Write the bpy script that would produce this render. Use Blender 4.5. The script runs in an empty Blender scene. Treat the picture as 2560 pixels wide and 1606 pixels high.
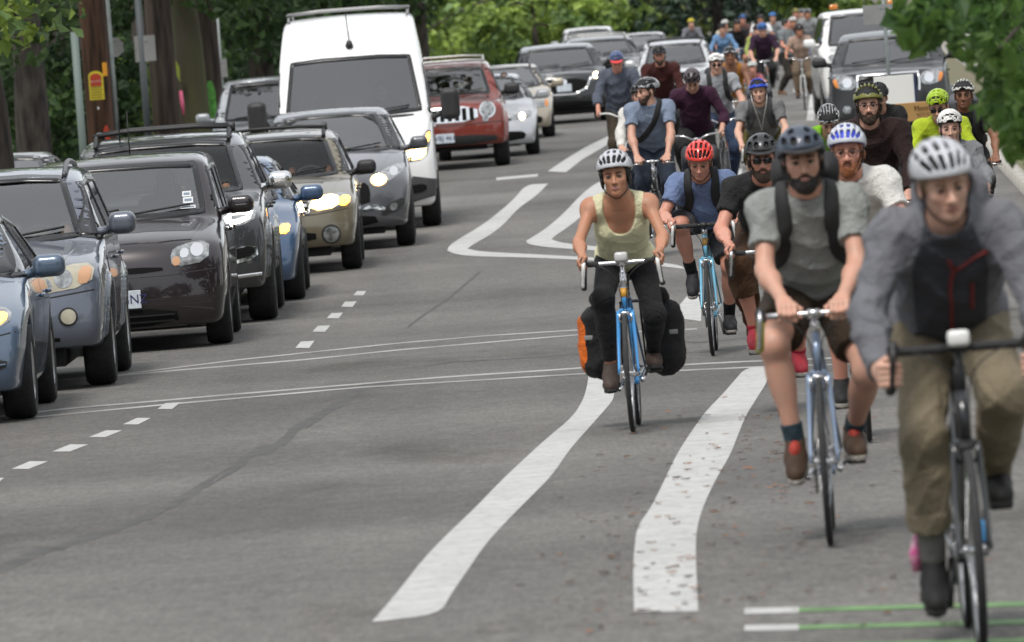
import bpy, bmesh, math, random
import numpy as np
from mathutils import Vector, Matrix, Euler
from mathutils.geometry import delaunay_2d_cdt

# ------------------------------------------------------------------ camera, sky, sun, exposure
SC = bpy.context.scene
COL = SC.collection
CAM_Z = 2.2
ROLL = math.radians(4.3)
PITCH = math.atan(696/18744)
FPX = 18744.0
cam_d = bpy.data.cameras.new('camera')
cam_d.sensor_width = 36.0
cam_d.lens = 280.0
cam_d.clip_start = 0.5
cam_d.clip_end = 3000
cam_d.dof.use_dof = True
cam_d.dof.focus_distance = 58.0
cam_d.dof.aperture_fstop = 8.5
cam = bpy.data.objects.new('camera', cam_d)
COL.objects.link(cam)
_F = Vector((0, math.cos(PITCH), -math.sin(PITCH)))
_R0 = Vector((1, 0, 0))
_U0 = _R0.cross(_F)
_R = _R0*math.cos(ROLL) - _U0*math.sin(ROLL)
_U = _R0*math.sin(ROLL) + _U0*math.cos(ROLL)
cam.matrix_world = Matrix(((_R.x, _U.x, -_F.x, 0), (_R.y, _U.y, -_F.y, 0), (_R.z, _U.z, -_F.z, CAM_Z), (0, 0, 0, 1)))
SC.camera = cam

SUN_EL, SUN_AZ = math.radians(58), math.radians(200)     # azimuth: clockwise from +Y (north)
world = bpy.data.worlds.new('World')
SC.world = world
world.use_nodes = True
wn = world.node_tree.nodes
wl = world.node_tree.links
sky = wn.new('ShaderNodeTexSky')
sky.sky_type = 'NISHITA'
sky.sun_disc = False
sky.sun_elevation = SUN_EL
sky.sun_rotation = SUN_AZ
sky.air_density = 1.0
sky.dust_density = 1.0
sky.ozone_density = 1.0
mixc = wn.new('ShaderNodeMix')
mixc.data_type = 'RGBA'
mixc.inputs[0].default_value = 0.80          # an overcast sky: an even, nearly colourless cloud layer over the blue
wl.new(sky.outputs[0], mixc.inputs[6])
mixc.inputs[7].default_value = (6.6, 6.7, 6.8, 1)
wl.new(mixc.outputs[2], wn['Background'].inputs[0])
wn['Background'].inputs[1].default_value = 0.092

sun_d = bpy.data.lights.new('sun', 'SUN')
sun_d.energy = 1.5
sun_d.angle = math.radians(14)
sun_d.color = (1.0, 0.96, 0.90)
sun = bpy.data.objects.new('sun', sun_d)
COL.objects.link(sun)
_sd = Vector((math.sin(SUN_AZ)*math.cos(SUN_EL), math.cos(SUN_AZ)*math.cos(SUN_EL), math.sin(SUN_EL)))
sun.rotation_euler = _sd.to_track_quat('Z', 'Y').to_euler()
sun.location = (0, 60, 60)

SC.view_settings.view_transform = 'Standard'
SC.view_settings.look = 'None'
SC.view_settings.exposure = 0.92
SC.view_settings.gamma = 1.0
SC.view_settings.use_curve_mapping = False
SC.render.engine = 'CYCLES'
SC.cycles.max_bounces = 6
SC.cycles.transparent_max_bounces = 12
SC.cycles.caustics_reflective = False
SC.cycles.caustics_refractive = False
# ------------------------------------------------------------------ helpers
RNG = np.random.default_rng(7)

def link(o, parent=None):
    COL.objects.link(o)
    if parent is not None:
        o.parent = parent
    return o

def tag(o, label=None, cat=None, group=None, kind=None):
    if label: o['label'] = label
    if cat: o['category'] = cat
    if group: o['group'] = group
    if kind: o['kind'] = kind
    return o

def empty(name, loc=(0, 0, 0), rot=(0, 0, 0), label=None, cat=None, group=None):
    o = bpy.data.objects.new(name, None)
    o.empty_display_size = 0.2
    COL.objects.link(o)
    o.location = loc
    o.rotation_euler = rot
    return tag(o, label, cat, group)

def rgb(h):
    """'#rrggbb' (as seen in sRGB) -> linear"""
    h = h.lstrip('#')
    c = [int(h[i:i+2], 16)/255 for i in (0, 2, 4)]
    return tuple((x/12.92 if x <= 0.04045 else ((x+0.055)/1.055)**2.4) for x in c)

_MC = {}
def mat(name, col, rough=0.6, metal=0.0, coat=0.0, noise=0.0, nscale=8.0, bump=0.0, bscale=60.0,
        emit=None, estr=0.0, sss=0.0, spec=0.5, sheen=0.0, col2=None, aniso=None, trans=None, detail=4.0):
    if name in _MC: return _MC[name]
    m = bpy.data.materials.new(name)
    m.use_nodes = True
    nt = m.node_tree
    b = nt.nodes['Principled BSDF']
    b.inputs['Base Color'].default_value = (*col, 1)
    b.inputs['Roughness'].default_value = rough
    b.inputs['Metallic'].default_value = metal
    b.inputs['Specular IOR Level'].default_value = spec
    if coat:
        b.inputs['Coat Weight'].default_value = coat
        b.inputs['Coat Roughness'].default_value = 0.03
    if sheen:
        b.inputs['Sheen Weight'].default_value = sheen
    if sss:
        b.inputs['Subsurface Weight'].default_value = sss
        b.inputs['Subsurface Radius'].default_value = (0.012, 0.005, 0.003)
        b.inputs['Subsurface Scale'].default_value = 1.0
    if emit is not None:
        b.inputs['Emission Color'].default_value = (*emit, 1)
        b.inputs['Emission Strength'].default_value = estr
    if noise or bump:
        tc = nt.nodes.new('ShaderNodeTexCoord')
        mp = nt.nodes.new('ShaderNodeMapping')
        nt.links.new(tc.outputs['Object'], mp.inputs[0])
        if aniso: mp.inputs['Scale'].default_value = aniso
    if noise:
        n = nt.nodes.new('ShaderNodeTexNoise')
        n.inputs['Scale'].default_value = nscale
        n.inputs['Detail'].default_value = detail
        nt.links.new(mp.outputs[0], n.inputs['Vector'])
        r = nt.nodes.new('ShaderNodeValToRGB')
        r.color_ramp.elements[0].position = 0.32
        r.color_ramp.elements[1].position = 0.68
        c2 = col2 if col2 is not None else tuple(min(1, c*(1+noise)) for c in col)
        c1 = col if col2 is not None else tuple(c*(1-noise) for c in col)
        r.color_ramp.elements[0].color = (*c1, 1)
        r.color_ramp.elements[1].color = (*c2, 1)
        nt.links.new(n.outputs['Fac'], r.inputs[0])
        nt.links.new(r.outputs[0], b.inputs['Base Color'])
    if bump:
        n2 = nt.nodes.new('ShaderNodeTexNoise')
        n2.inputs['Scale'].default_value = bscale
        n2.inputs['Detail'].default_value = 3.0
        nt.links.new(mp.outputs[0], n2.inputs['Vector'])
        bp = nt.nodes.new('ShaderNodeBump')
        bp.inputs['Strength'].default_value = bump
        bp.inputs['Distance'].default_value = 0.01
        nt.links.new(n2.outputs['Fac'], bp.inputs['Height'])
        nt.links.new(bp.outputs[0], b.inputs['Normal'])
    _MC[name] = m
    return m

def mesh_data(name, verts, faces, mats=(), midx=None, smooth=True, normals=None):
    me = bpy.data.meshes.new(name)
    v = np.asarray(verts, dtype=np.float32).reshape(-1, 3)
    if isinstance(faces, np.ndarray) and faces.ndim == 2:
        nf, k = faces.shape
        me.vertices.add(len(v)); me.vertices.foreach_set('co', v.ravel())
        me.loops.add(nf*k); me.loops.foreach_set('vertex_index', faces.astype(np.int32).ravel())
        me.polygons.add(nf); me.polygons.foreach_set('loop_start', np.arange(0, nf*k, k, dtype=np.int32))
        me.update(calc_edges=True)
    else:
        me.from_pydata([tuple(map(float, p)) for p in v], [], [tuple(int(i) for i in f) for f in faces])
        nf = len(me.polygons)
    for m in mats: me.materials.append(m)
    if midx is not None: me.polygons.foreach_set('material_index', np.asarray(midx, dtype=np.int32))
    me.polygons.foreach_set('use_smooth', np.full(nf, bool(smooth)))
    if normals is not None and nf:
        me.normals_split_custom_set_from_vertices(np.asarray(normals, dtype=np.float32))
    me.update()
    return me

def obj(name, geo, m, parent=None, smooth=True, midx=None, normals=None):
    """geo = (verts, faces) ; m = material or list"""
    mats = m if isinstance(m, (list, tuple)) else [m]
    if len(geo) == 3: normals = geo[2]
    me = mesh_data(name, geo[0], geo[1], mats, midx, smooth, normals)
    return link(bpy.data.objects.new(name, me), parent)

def copy_tree(o, parent=None):
    c = o.copy()
    COL.objects.link(c)
    if parent is not None: c.parent = parent
    for ch in o.children: copy_tree(ch, c)
    return c

# ---- plain geometry: each returns (verts list, faces list)
class G:
    def __init__(s): s.v = []; s.f = []
    def add(s, vf, M=None):
        v, f = vf[0], vf[1]
        o = len(s.v)
        for p in v:
            p = Vector(p)
            s.v.append(tuple(M @ p) if M is not None else tuple(p))
        s.f += [tuple(int(i)+o for i in q) for q in f]
        return s
    @property
    def geo(s): return (s.v, s.f)

def box(c, size, M=None, bev=0.0):
    x, y, z = [d/2 for d in size]
    if bev <= 0:
        v = [(sx*x, sy*y, sz*z) for sx in (-1, 1) for sy in (-1, 1) for sz in (-1, 1)]
        f = [(0, 1, 3, 2), (4, 6, 7, 5), (0, 4, 5, 1), (2, 3, 7, 6), (0, 2, 6, 4), (1, 5, 7, 3)]
    else:
        bm = bmesh.new()
        bmesh.ops.create_cube(bm, size=1)
        for q in bm.verts: q.co = Vector((q.co.x*2*x, q.co.y*2*y, q.co.z*2*z))
        bmesh.ops.bevel(bm, geom=list(bm.edges), offset=bev, segments=2, affect='EDGES', profile=0.5)
        v = [tuple(q.co) for q in bm.verts]
        bm.verts.index_update()
        f = [tuple(q.index for q in fc.verts) for fc in bm.faces]
        bm.free()
    c = Vector(c)
    if M is None: v = [tuple(Vector(p)+c) for p in v]
    else: v = [tuple(M @ Vector(p)+c) for p in v]
    return v, f

def tube(pts, r, n=8, caps=True, closed=False):
    pts = [Vector(p) for p in pts]
    m = len(pts)
    rs = [r]*m if isinstance(r, (int, float)) else list(r)
    v, f = [], []
    prev = None
    for i, p in enumerate(pts):
        if closed: t = pts[(i+1) % m]-pts[i-1]
        else: t = pts[min(i+1, m-1)]-pts[max(i-1, 0)]
        t = t.normalized() if t.length > 1e-9 else Vector((0, 0, 1))
        if prev is None:
            a = Vector((0, 0, 1)) if abs(t.z) < 0.9 else Vector((1, 0, 0))
            u = t.cross(a).normalized()
        else:
            u = (prev - t*prev.dot(t))
            u = u.normalized() if u.length > 1e-6 else t.cross(Vector((0, 0, 1))).normalized()
        prev = u
        w = t.cross(u)
        for k in range(n):
            a = 2*math.pi*k/n
            v.append(tuple(p+(u*math.cos(a)+w*math.sin(a))*rs[i]))
    for i in range(m if closed else m-1):
        a0, b0 = i*n, ((i+1) % m)*n
        for k in range(n):
            k2 = (k+1) % n
            f.append((a0+k, a0+k2, b0+k2, b0+k))
    if caps and not closed:
        f.append(tuple(range(n-1, -1, -1)))
        f.append(tuple((m-1)*n+k for k in range(n)))
    return v, f

def lathe(profile, axis='y', n=32, closed=True):
    """profile: list of (radius, offset along axis); closed ring profile"""
    v, f = [], []
    m = len(profile)
    for k in range(n):
        a = 2*math.pi*k/n
        c, s = math.cos(a), math.sin(a)
        for (r, h) in profile:
            if axis == 'y': v.append((r*c, h, r*s))
            elif axis == 'x': v.append((h, r*c, r*s))
            else: v.append((r*c, r*s, h))
    for k in range(n):
        k2 = (k+1) % n
        for i in range(m if closed else m-1):
            j = (i+1) % m
            f.append((k*m+i, k*m+j, k2*m+j, k2*m+i))
    return v, f

def spline(pts, n=8):
    """Catmull-Rom through pts"""
    P = [Vector(p) for p in pts]
    if len(P) < 3: return P
    out = []
    for i in range(len(P)-1):
        p0, p1, p2, p3 = P[max(i-1, 0)], P[i], P[i+1], P[min(i+2, len(P)-1)]
        for k in range(n):
            t = k/n
            out.append(0.5*((2*p1)+(p2-p0)*t+(2*p0-5*p1+4*p2-p3)*t*t+(3*p1-p0-3*p2+p3)*t**3))
    out.append(P[-1])
    return out

def text_geo(s, size, depth=0.0008):
    """built-in font, as (verts, faces) in the XY plane, centred"""
    c = bpy.data.curves.new('lettering', 'FONT')
    c.body = s; c.size = size; c.align_x = 'CENTER'; c.align_y = 'CENTER'; c.extrude = depth; c.resolution_u = 2
    o = bpy.data.objects.new('lettering', c)
    COL.objects.link(o)
    dg = bpy.context.evaluated_depsgraph_get()
    me = bpy.data.meshes.new_from_object(o.evaluated_get(dg))
    v = [tuple(p.co) for p in me.vertices]
    f = [tuple(p.vertices) for p in me.polygons]
    bpy.data.objects.remove(o); bpy.data.meshes.remove(me); bpy.data.curves.remove(c)
    return v, f

# ------------------------------------------------------------------ implicit surfaces
def smin(a, b, k):
    h = np.maximum(k-np.abs(a-b), 0)/k
    return np.minimum(a, b)-h*h*k*0.25
def smax(a, b, k): return -smin(-a, -b, k)

def s_sphere(p, c, r): return np.linalg.norm(p-np.asarray(c), axis=1)-r
def s_cone(p, a, b, r1, r2):
    """capsule with linearly changing radius"""
    a = np.asarray(a, float); b = np.asarray(b, float)
    ba = b-a
    t = np.clip(((p-a)@ba)/max(ba@ba, 1e-12), 0, 1)
    d = p-a-t[:, None]*ba
    return np.sqrt(np.einsum('ij,ij->i', d, d))-(r1+(r2-r1)*t)
def s_ell(p, c, r, R=None):
    """ellipsoid; R rows are its axes"""
    q = p-np.asarray(c)
    if R is not None: q = q@np.asarray(R).T
    r = np.asarray(r, float)
    k0 = np.linalg.norm(q/r, axis=1)
    k1 = np.linalg.norm(q/(r*r), axis=1)
    return k0*(k0-1)/np.maximum(k1, 1e-9)
def s_box(p, c, h, r=0.0, R=None):
    q = p-np.asarray(c)
    if R is not None: q = q@np.asarray(R).T
    q = np.abs(q)-(np.asarray(h)-r)
    return np.linalg.norm(np.maximum(q, 0), axis=1)+np.minimum(q.max(axis=1), 0)-r
def s_plane(p, c, n):
    """negative on the side away from n"""
    n = np.asarray(n, float); n = n/np.linalg.norm(n)
    return (p-np.asarray(c))@n

def grad(f, p, e=1e-3):
    k = np.array([[1, -1, -1], [-1, -1, 1], [-1, 1, -1], [1, 1, 1]], float)
    g = np.zeros_like(p)
    for q in k: g += q*f(p+q*e)[:, None]
    return g/(4*e)

def mesh_sdf(f, lo, hi, h, newton=2, slack=1.3):
    """surface nets on sparse blocks, vertices then pulled onto the surface; returns verts, quads, normals"""
    B = 8
    lo = np.asarray(lo, float); hi = np.asarray(hi, float)
    nb = np.maximum(np.ceil((hi-lo)/(h*B)).astype(int), 1)
    bi = np.stack(np.meshgrid(*[np.arange(n) for n in nb], indexing='ij'), -1).reshape(-1, 3)
    val = f(lo+(bi+0.5)*h*B)
    bi = bi[np.abs(val) < h*B*0.5*1.7321*slack]
    if len(bi) == 0: return np.zeros((0, 3)), np.zeros((0, 4), int), np.zeros((0, 3))
    ax = np.arange(B+1)
    loc = np.stack(np.meshgrid(ax, ax, ax, indexing='ij'), -1).reshape(-1, 3)
    gi = bi[:, None, :]*B+loc[None]
    P = lo+gi.reshape(-1, 3)*h
    V = np.empty(len(P))
    for s in range(0, len(P), 400000): V[s:s+400000] = f(P[s:s+400000])
    V = V.reshape(-1, B+1, B+1, B+1)
    V[V == 0] = 1e-9
    S = V < 0
    c8 = [(i, j, k) for i in (0, 1) for j in (0, 1) for k in (0, 1)]
    cnt = sum(S[:, i:i+B, j:j+B, k:k+B].astype(np.int8) for i, j, k in c8)
    act = np.argwhere((cnt > 0) & (cnt < 8))
    if len(act) == 0: return np.zeros((0, 3)), np.zeros((0, 4), int), np.zeros((0, 3))
    N = nb*B+2
    cell = bi[act[:, 0]]*B+act[:, 1:]
    key = (cell[:, 0]*N[1]+cell[:, 1])*N[2]+cell[:, 2]
    cv = np.stack([V[act[:, 0], act[:, 1]+i, act[:, 2]+j, act[:, 3]+k] for i, j, k in c8], 1)
    acc = np.zeros((len(act), 3)); num = np.zeros(len(act))
    for a in range(8):
        for b in range(a+1, 8):
            d = np.array(c8[b])-np.array(c8[a])
            if np.abs(d).sum() != 1: continue
            va, vb = cv[:, a], cv[:, b]
            m = (va < 0) != (vb < 0)
            t = np.where(m, va/np.where(m, va-vb, 1), 0)
            acc += np.where(m[:, None], np.array(c8[a])+t[:, None]*d, 0); num += m
    pos = lo+(cell+acc/num[:, None])*h
    order = np.argsort(key)
    ks = key[order]
    def find(c):
        k = (c[:, 0]*N[1]+c[:, 1])*N[2]+c[:, 2]
        i = np.clip(np.searchsorted(ks, k), 0, len(ks)-1)
        return np.where(ks[i] == k, order[i], -1)
    quads = []
    for axis in range(3):
        s0 = S[:, :B, :B, :B]
        sl = [slice(0, B)]*3; sl[axis] = slice(1, B+1)
        s1 = S[:, sl[0], sl[1], sl[2]]
        e = np.argwhere(s0 != s1)
        if len(e) == 0: continue
        g = bi[e[:, 0]]*B+e[:, 1:]
        inside = s0[e[:, 0], e[:, 1], e[:, 2], e[:, 3]]
        u, w = [(1, 2), (2, 0), (0, 1)][axis]
        idx = []
        for du, dw in ((-1, -1), (0, -1), (0, 0), (-1, 0)):
            c = g.copy(); c[:, u] += du; c[:, w] += dw
            idx.append(find(c))
        q = np.stack(idx, 1)
        ok = (q >= 0).all(1)
        q, ins = q[ok], inside[ok]
        q[~ins] = q[~ins][:, ::-1]
        quads.append(q)
    q = np.concatenate(quads) if quads else np.zeros((0, 4), int)
    for _ in range(newton):
        g = grad(f, pos, h*0.05)
        d = f(pos)
        st = d/np.maximum((g*g).sum(1), 0.1)
        pos = pos-np.clip(st, -h*0.6, h*0.6)[:, None]*g
    n = grad(f, pos, h*0.2)
    n /= np.maximum(np.linalg.norm(n, axis=1), 1e-9)[:, None]
    return pos, q, n

def trace(f, o, d, n=70, k=0.8):
    """march points o along direction d to the surface of f"""
    o = np.array(o, float); d = np.asarray(d, float)
    t = np.zeros(len(o))
    for _ in range(n):
        t += np.clip(f(o+t[:, None]*d), -0.05, 0.25)*k
    return o+t[:, None]*d

def resample(poly, step, closed=True):
    out = []
    P = [np.array(p, float) for p in poly]
    m = len(P)
    for i in range(m if closed else m-1):
        a, b = P[i], P[(i+1) % m]
        n = max(1, int(round(np.linalg.norm(b-a)/step)))
        for k in range(n): out.append(a+(b-a)*k/n)
    if not closed: out.append(P[-1])
    return np.array(out)

def chaikin(poly, it=2, closed=True):
    P = [np.array(p, float) for p in poly]
    for _ in range(it):
        Q = []
        m = len(P)
        rng = range(m if closed else m-1)
        if not closed: Q.append(P[0])
        for i in rng:
            a, b = P[i], P[(i+1) % m]
            Q += [a*0.75+b*0.25, a*0.25+b*0.75]
        if not closed: Q.append(P[-1])
        P = Q
    return np.array(P)

def in_poly(p, poly):
    x, y = p[:, 0], p[:, 1]
    ins = np.zeros(len(p), bool)
    m = len(poly)
    for i in range(m):
        x1, y1 = poly[i]; x2, y2 = poly[(i+1) % m]
        if y1 == y2: continue
        c = ((y1 > y) != (y2 > y)) & (x < (x2-x1)*(y-y1)/(y2-y1)+x1)
        ins ^= c
    return ins

def patch(f, poly, axis, start, step=0.03, off=0.004, rim=0.03, smooth_it=0):
    """a sheet lying on the surface f: polygon drawn in the plane across `axis` ('x+': seen from +x, etc.)"""
    if smooth_it: poly = chaikin(poly, smooth_it)
    bd = resample(poly, step)
    lo, hi = bd.min(0), bd.max(0)
    gx, gy = np.meshgrid(np.arange(lo[0], hi[0], step), np.arange(lo[1], hi[1], step), indexing='ij')
    gp = np.stack([gx.ravel(), gy.ravel()], 1)
    gp = gp[in_poly(gp, bd)]
    if len(gp):
        dmin = np.min(np.linalg.norm(gp[:, None]-bd[None], axis=2), axis=1)
        gp = gp[dmin > step*0.45]
    nb = len(bd)
    allp = np.concatenate([bd, gp]) if len(gp) else bd
    r = delaunay_2d_cdt([Vector(q) for q in allp], [(i, (i+1) % nb) for i in range(nb)], [], 1, 1e-6)
    p2 = np.array([tuple(q) for q in r[0]])
    tris = [list(t) for t in r[2]]
    n = len(p2)
    o = np.zeros((n, 3)); d = np.zeros(3)
    if axis[0] == 'x': o[:, 1], o[:, 2] = p2[:, 0], p2[:, 1]; k = 0
    elif axis[0] == 'y': o[:, 0], o[:, 2] = p2[:, 0], p2[:, 1]; k = 1
    else: o[:, 0], o[:, 1] = p2[:, 0], p2[:, 1]; k = 2
    sg = 1 if axis[1] == '+' else -1
    o[:, k] = sg*start; d[k] = -sg
    s = trace(f, o, d)
    g = grad(f, s, 0.004); g /= np.maximum(np.linalg.norm(g, axis=1), 1e-9)[:, None]
    top = s+g*off
    tr = np.array(tris)
    a, b, c = top[tr[:, 0]], top[tr[:, 1]], top[tr[:, 2]]
    nn = np.cross(b-a, c-a)
    flip = (nn*g[tr[:, 0]]).sum(1) < 0
    tr[flip] = tr[flip][:, ::-1]
    faces = [tuple(t) for t in tr]
    verts = list(map(tuple, top))
    norm = list(map(tuple, g))
    if rim:                                           # edges turned down into the body
        from collections import Counter
        cnt = Counter()
        for t in tr:
            for i in range(3): cnt[(t[i], t[(i+1) % 3])] += 1
        bde = [e for e in cnt if (e[1], e[0]) not in cnt]
        low = {}
        def lv(i):
            if i not in low:
                low[i] = len(verts); verts.append(tuple(s[i]-g[i]*rim)); norm.append(tuple(g[i]))
            return low[i]
        for (i, j) in bde: faces.append((j, i, lv(i), lv(j)))
    return verts, faces, norm

def strip_on(f, line, axis, start, width, off=0.004, step=0.04, closed=False):
    """a narrow band along a line drawn across `axis`, lying on f"""
    L = resample(line, step, closed)
    t = np.gradient(L, axis=0)
    t /= np.maximum(np.linalg.norm(t, axis=1), 1e-9)[:, None]
    nrm = np.stack([-t[:, 1], t[:, 0]], 1)
    A, Bp = L+nrm*width/2, L-nrm*width/2
    p2 = np.concatenate([A, Bp])
    n = len(L)
    o = np.zeros((2*n, 3)); d = np.zeros(3)
    k = 'xyz'.index(axis[0])
    oth = [i for i in range(3) if i != k]
    o[:, oth[0]], o[:, oth[1]] = p2[:, 0], p2[:, 1]
    sg = 1 if axis[1] == '+' else -1
    o[:, k] = sg*start; d[k] = -sg
    s = trace(f, o, d)
    g = grad(f, s, 0.004); g /= np.maximum(np.linalg.norm(g, axis=1), 1e-9)[:, None]
    v = np.concatenate([s+g*off, s-g*0.01])
    faces = []
    rng = range(n if closed else n-1)
    for i in rng:
        j = (i+1) % n
        faces += [(i, j, n+j, n+i), (2*n+i, 2*n+j, j, i), (n+i, n+j, 3*n+j, 3*n+i)]
    return list(map(tuple, v)), faces

def V3(v): return np.array(v, float)
def unit(v): v = np.asarray(v, float); return v/max(np.linalg.norm(v), 1e-9)
# ------------------------------------------------------------------ the ground
_PD = np.array([-60, 0, 12, 26, 32, 45, 57, 66, 78, 90, 104, 132, 154, 187, 250, 400, 900, 2500], float)
_PZ = np.array([-2.2, -2.2, -2.2, -2.2, -2.17, -2.36, -2.46, -2.51, -2.52, -2.50, -2.44, -2.28, -2.17, -2.03, -1.75, -1.2, -0.6, -0.6], float)
def _smooth_profile():
    d = np.arange(-60, 2500, 1.0)
    z = np.interp(d, _PD, _PZ)
    k = np.hanning(13); k /= k.sum()
    zp = np.pad(z, 6, mode='edge')
    return d, np.convolve(zp, k, 'valid')
_GD, _GZ = _smooth_profile()
def gz(y): return float(np.interp(y, _GD, _GZ))+CAM_Z
def pix_ray(u, v):
    """pixel of the photograph at 2410 px width -> direction"""
    return (_F+_R*((u-1205)/FPX)-_U*((v-756)/FPX))
def on_ground(u, v):
    r = pix_ray(u, v)
    lo = 8.0
    y = lo
    while y < 2400:
        z = CAM_Z+r.z/r.y*y
        if z <= gz(y): break
        y += 0.25
    a, b = y-0.25, y
    for _ in range(30):
        m = (a+b)/2
        if CAM_Z+r.z/r.y*m <= gz(m): b = m
        else: a = m
    y = (a+b)/2
    return Vector((r.x/r.y*y, y, gz(y)))
def at_dist(u, v, y):
    r = pix_ray(u, v)
    return Vector((r.x/r.y*y, y, CAM_Z+r.z/r.y*y))

ROAD_K = 0.041                                     # sideways drift of the street per metre away from the camera
def road_x(off, y): return off+ROAD_K*y
KERB_R, KERB_L = 2.30, -10.9                       # offsets of the two kerb lines

def asphalt():
    m = bpy.data.materials.new('asphalt'); m.use_nodes = True
    nt = m.node_tree; b = nt.nodes['Principled BSDF']
    tc = nt.nodes.new('ShaderNodeTexCoord')
    def noise(scale, vec=(1, 1, 1), det=5):
        mp = nt.nodes.new('ShaderNodeMapping'); mp.inputs['Scale'].default_value = vec
        nt.links.new(tc.outputs['Object'], mp.inputs[0])
        n = nt.nodes.new('ShaderNodeTexNoise'); n.inputs['Scale'].default_value = scale; n.inputs['Detail'].default_value = det
        nt.links.new(mp.outputs[0], n.inputs['Vector']); return n
    def ramp(n, p0, c0, p1, c1):
        r = nt.nodes.new('ShaderNodeValToRGB'); r.color_ramp.elements[0].position = p0; r.color_ramp.elements[1].position = p1
        r.color_ramp.elements[0].color = (*c0, 1); r.color_ramp.elements[1].color = (*c1, 1)
        nt.links.new(n.outputs['Fac'], r.inputs[0]); return r
    def mul(a, bb):
        x = nt.nodes.new('ShaderNodeMix'); x.data_type = 'RGBA'; x.blend_type = 'MULTIPLY'; x.inputs[0].default_value = 1
        nt.links.new(a, x.inputs[6]); nt.links.new(bb, x.inputs[7]); return x.outputs[2]
    grain = ramp(noise(45, det=6), 0.25, (0.104, 0.101, 0.096), 0.75, (0.192, 0.187, 0.178))
    worn = ramp(noise(1.0, (0.16, 0.22, 1), 4), 0.36, (0.66, 0.655, 0.65), 0.66, (1.08, 1.075, 1.06))        # tree and undulation shading across the street, painted into the colour
    tracks = ramp(noise(1.0, (0.9, 0.035, 1), 3), 0.35, (0.86, 0.86, 0.865), 0.65, (1.05, 1.045, 1.03))    # wheel paths along it
    oil = ramp(noise(0.55, (1, 0.35, 1), 6), 0.27, (0.62, 0.60, 0.57), 0.40, (1, 1, 1))
    stone = ramp(noise(42, (1, 0.10, 1), 4), 0.30, (0.84, 0.84, 0.84), 0.70, (1.16, 1.155, 1.15))
    mott = ramp(noise(9, (1, 0.5, 1), 6), 0.3, (0.86, 0.855, 0.85), 0.7, (1.12, 1.115, 1.10))
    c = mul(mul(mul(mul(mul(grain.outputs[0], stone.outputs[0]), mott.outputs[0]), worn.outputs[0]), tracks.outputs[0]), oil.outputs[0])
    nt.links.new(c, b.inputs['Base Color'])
    b.inputs['Roughness'].default_value = 0.82
    b.inputs['Specular IOR Level'].default_value = 0.35
    bp = nt.nodes.new('ShaderNodeBump'); bp.inputs['Strength'].default_value = 0.5; bp.inputs['Distance'].default_value = 0.01
    nt.links.new(noise(70, det=4).outputs['Fac'], bp.inputs['Height']); nt.links.new(bp.outputs[0], b.inputs['Normal'])
    return m
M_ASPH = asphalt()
M_DIRT = mat('verge_soil', (0.13, 0.095, 0.060), 0.95, noise=0.5, nscale=1.2, col2=(0.10, 0.115, 0.045), bump=0.6, bscale=9)
M_CONC = mat('pavement_concrete', (0.36, 0.34, 0.30), 0.85, noise=0.18, nscale=1.5, bump=0.2, bscale=40)
M_LINE = mat('road_paint_white', (0.44, 0.44, 0.425), 0.7, noise=0.10, nscale=5.0, bump=0.3, bscale=60, detail=8)
def _wear(m):
    nt = m.node_tree; b = nt.nodes['Principled BSDF']
    src = b.inputs['Base Color'].links[0].from_socket
    mp = [n for n in nt.nodes if n.type == 'MAPPING'][0]
    n = nt.nodes.new('ShaderNodeTexNoise'); n.inputs['Scale'].default_value = 16; n.inputs['Detail'].default_value = 9; n.inputs['Roughness'].default_value = 0.75
    nt.links.new(mp.outputs[0], n.inputs['Vector'])
    r = nt.nodes.new('ShaderNodeValToRGB'); r.color_ramp.elements[0].position = 0.52; r.color_ramp.elements[1].position = 0.68
    nt.links.new(n.outputs['Fac'], r.inputs[0])
    x = nt.nodes.new('ShaderNodeMix'); x.data_type = 'RGBA'
    nt.links.new(r.outputs[0], x.inputs[0]); nt.links.new(src, x.inputs[6]); x.inputs[7].default_value = (0.21, 0.205, 0.197, 1)
    nt.links.new(x.outputs[2], b.inputs['Base Color'])
_wear(M_LINE)
M_LINE_OLD = mat('road_paint_worn', (0.20, 0.195, 0.188), 0.75, noise=0.4, nscale=2.5, col2=(0.40, 0.395, 0.38))
M_GREEN = mat('road_paint_green', (0.115, 0.215, 0.085), 0.75, noise=0.35, nscale=9)
M_TAR = mat('tar_seam', (0.068, 0.066, 0.063), 0.82, noise=0.3, nscale=5)

_YS = list(range(-100, 12, 4))+[12+0.5*i for i in range(376)]+list(range(200, 260, 2))+list(range(260, 480, 10))+list(range(500, 2500, 200))
def sheet(name, offs, dz, m, ys=_YS, kind='structure', follow=True):
    """offs: (offset, extra height) pairs across the street"""
    v, f = [], []
    n = len(offs)
    for i, y in enumerate(ys):
        for (o, e) in offs: v.append((road_x(o, y) if follow else o, y, gz(y)+dz+e))
        if i:
            for k in range(n-1): f.append(((i-1)*n+k, (i-1)*n+k+1, i*n+k+1, i*n+k))
    return tag(obj(name, (v, f), m, smooth=True), kind=kind)
terrain = sheet('ground', [(-900, 0), (-300, 0), (-60, 0), (KERB_L-0.3, 0), (-3, 0), (KERB_R+0.3, 0), (60, 0), (300, 0), (900, 0)], -0.02, M_DIRT, follow=False)
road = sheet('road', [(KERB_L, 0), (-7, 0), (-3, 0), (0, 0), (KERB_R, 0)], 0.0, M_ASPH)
for (a, b, nm) in ((KERB_R, KERB_R+0.18, 1), (KERB_L-0.18, KERB_L, -1)):
    sheet('kerb', [(a, -0.05), (a+0.01, 0.125), (b-0.01, 0.125), (b, -0.05)], 0.0, M_CONC)
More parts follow.
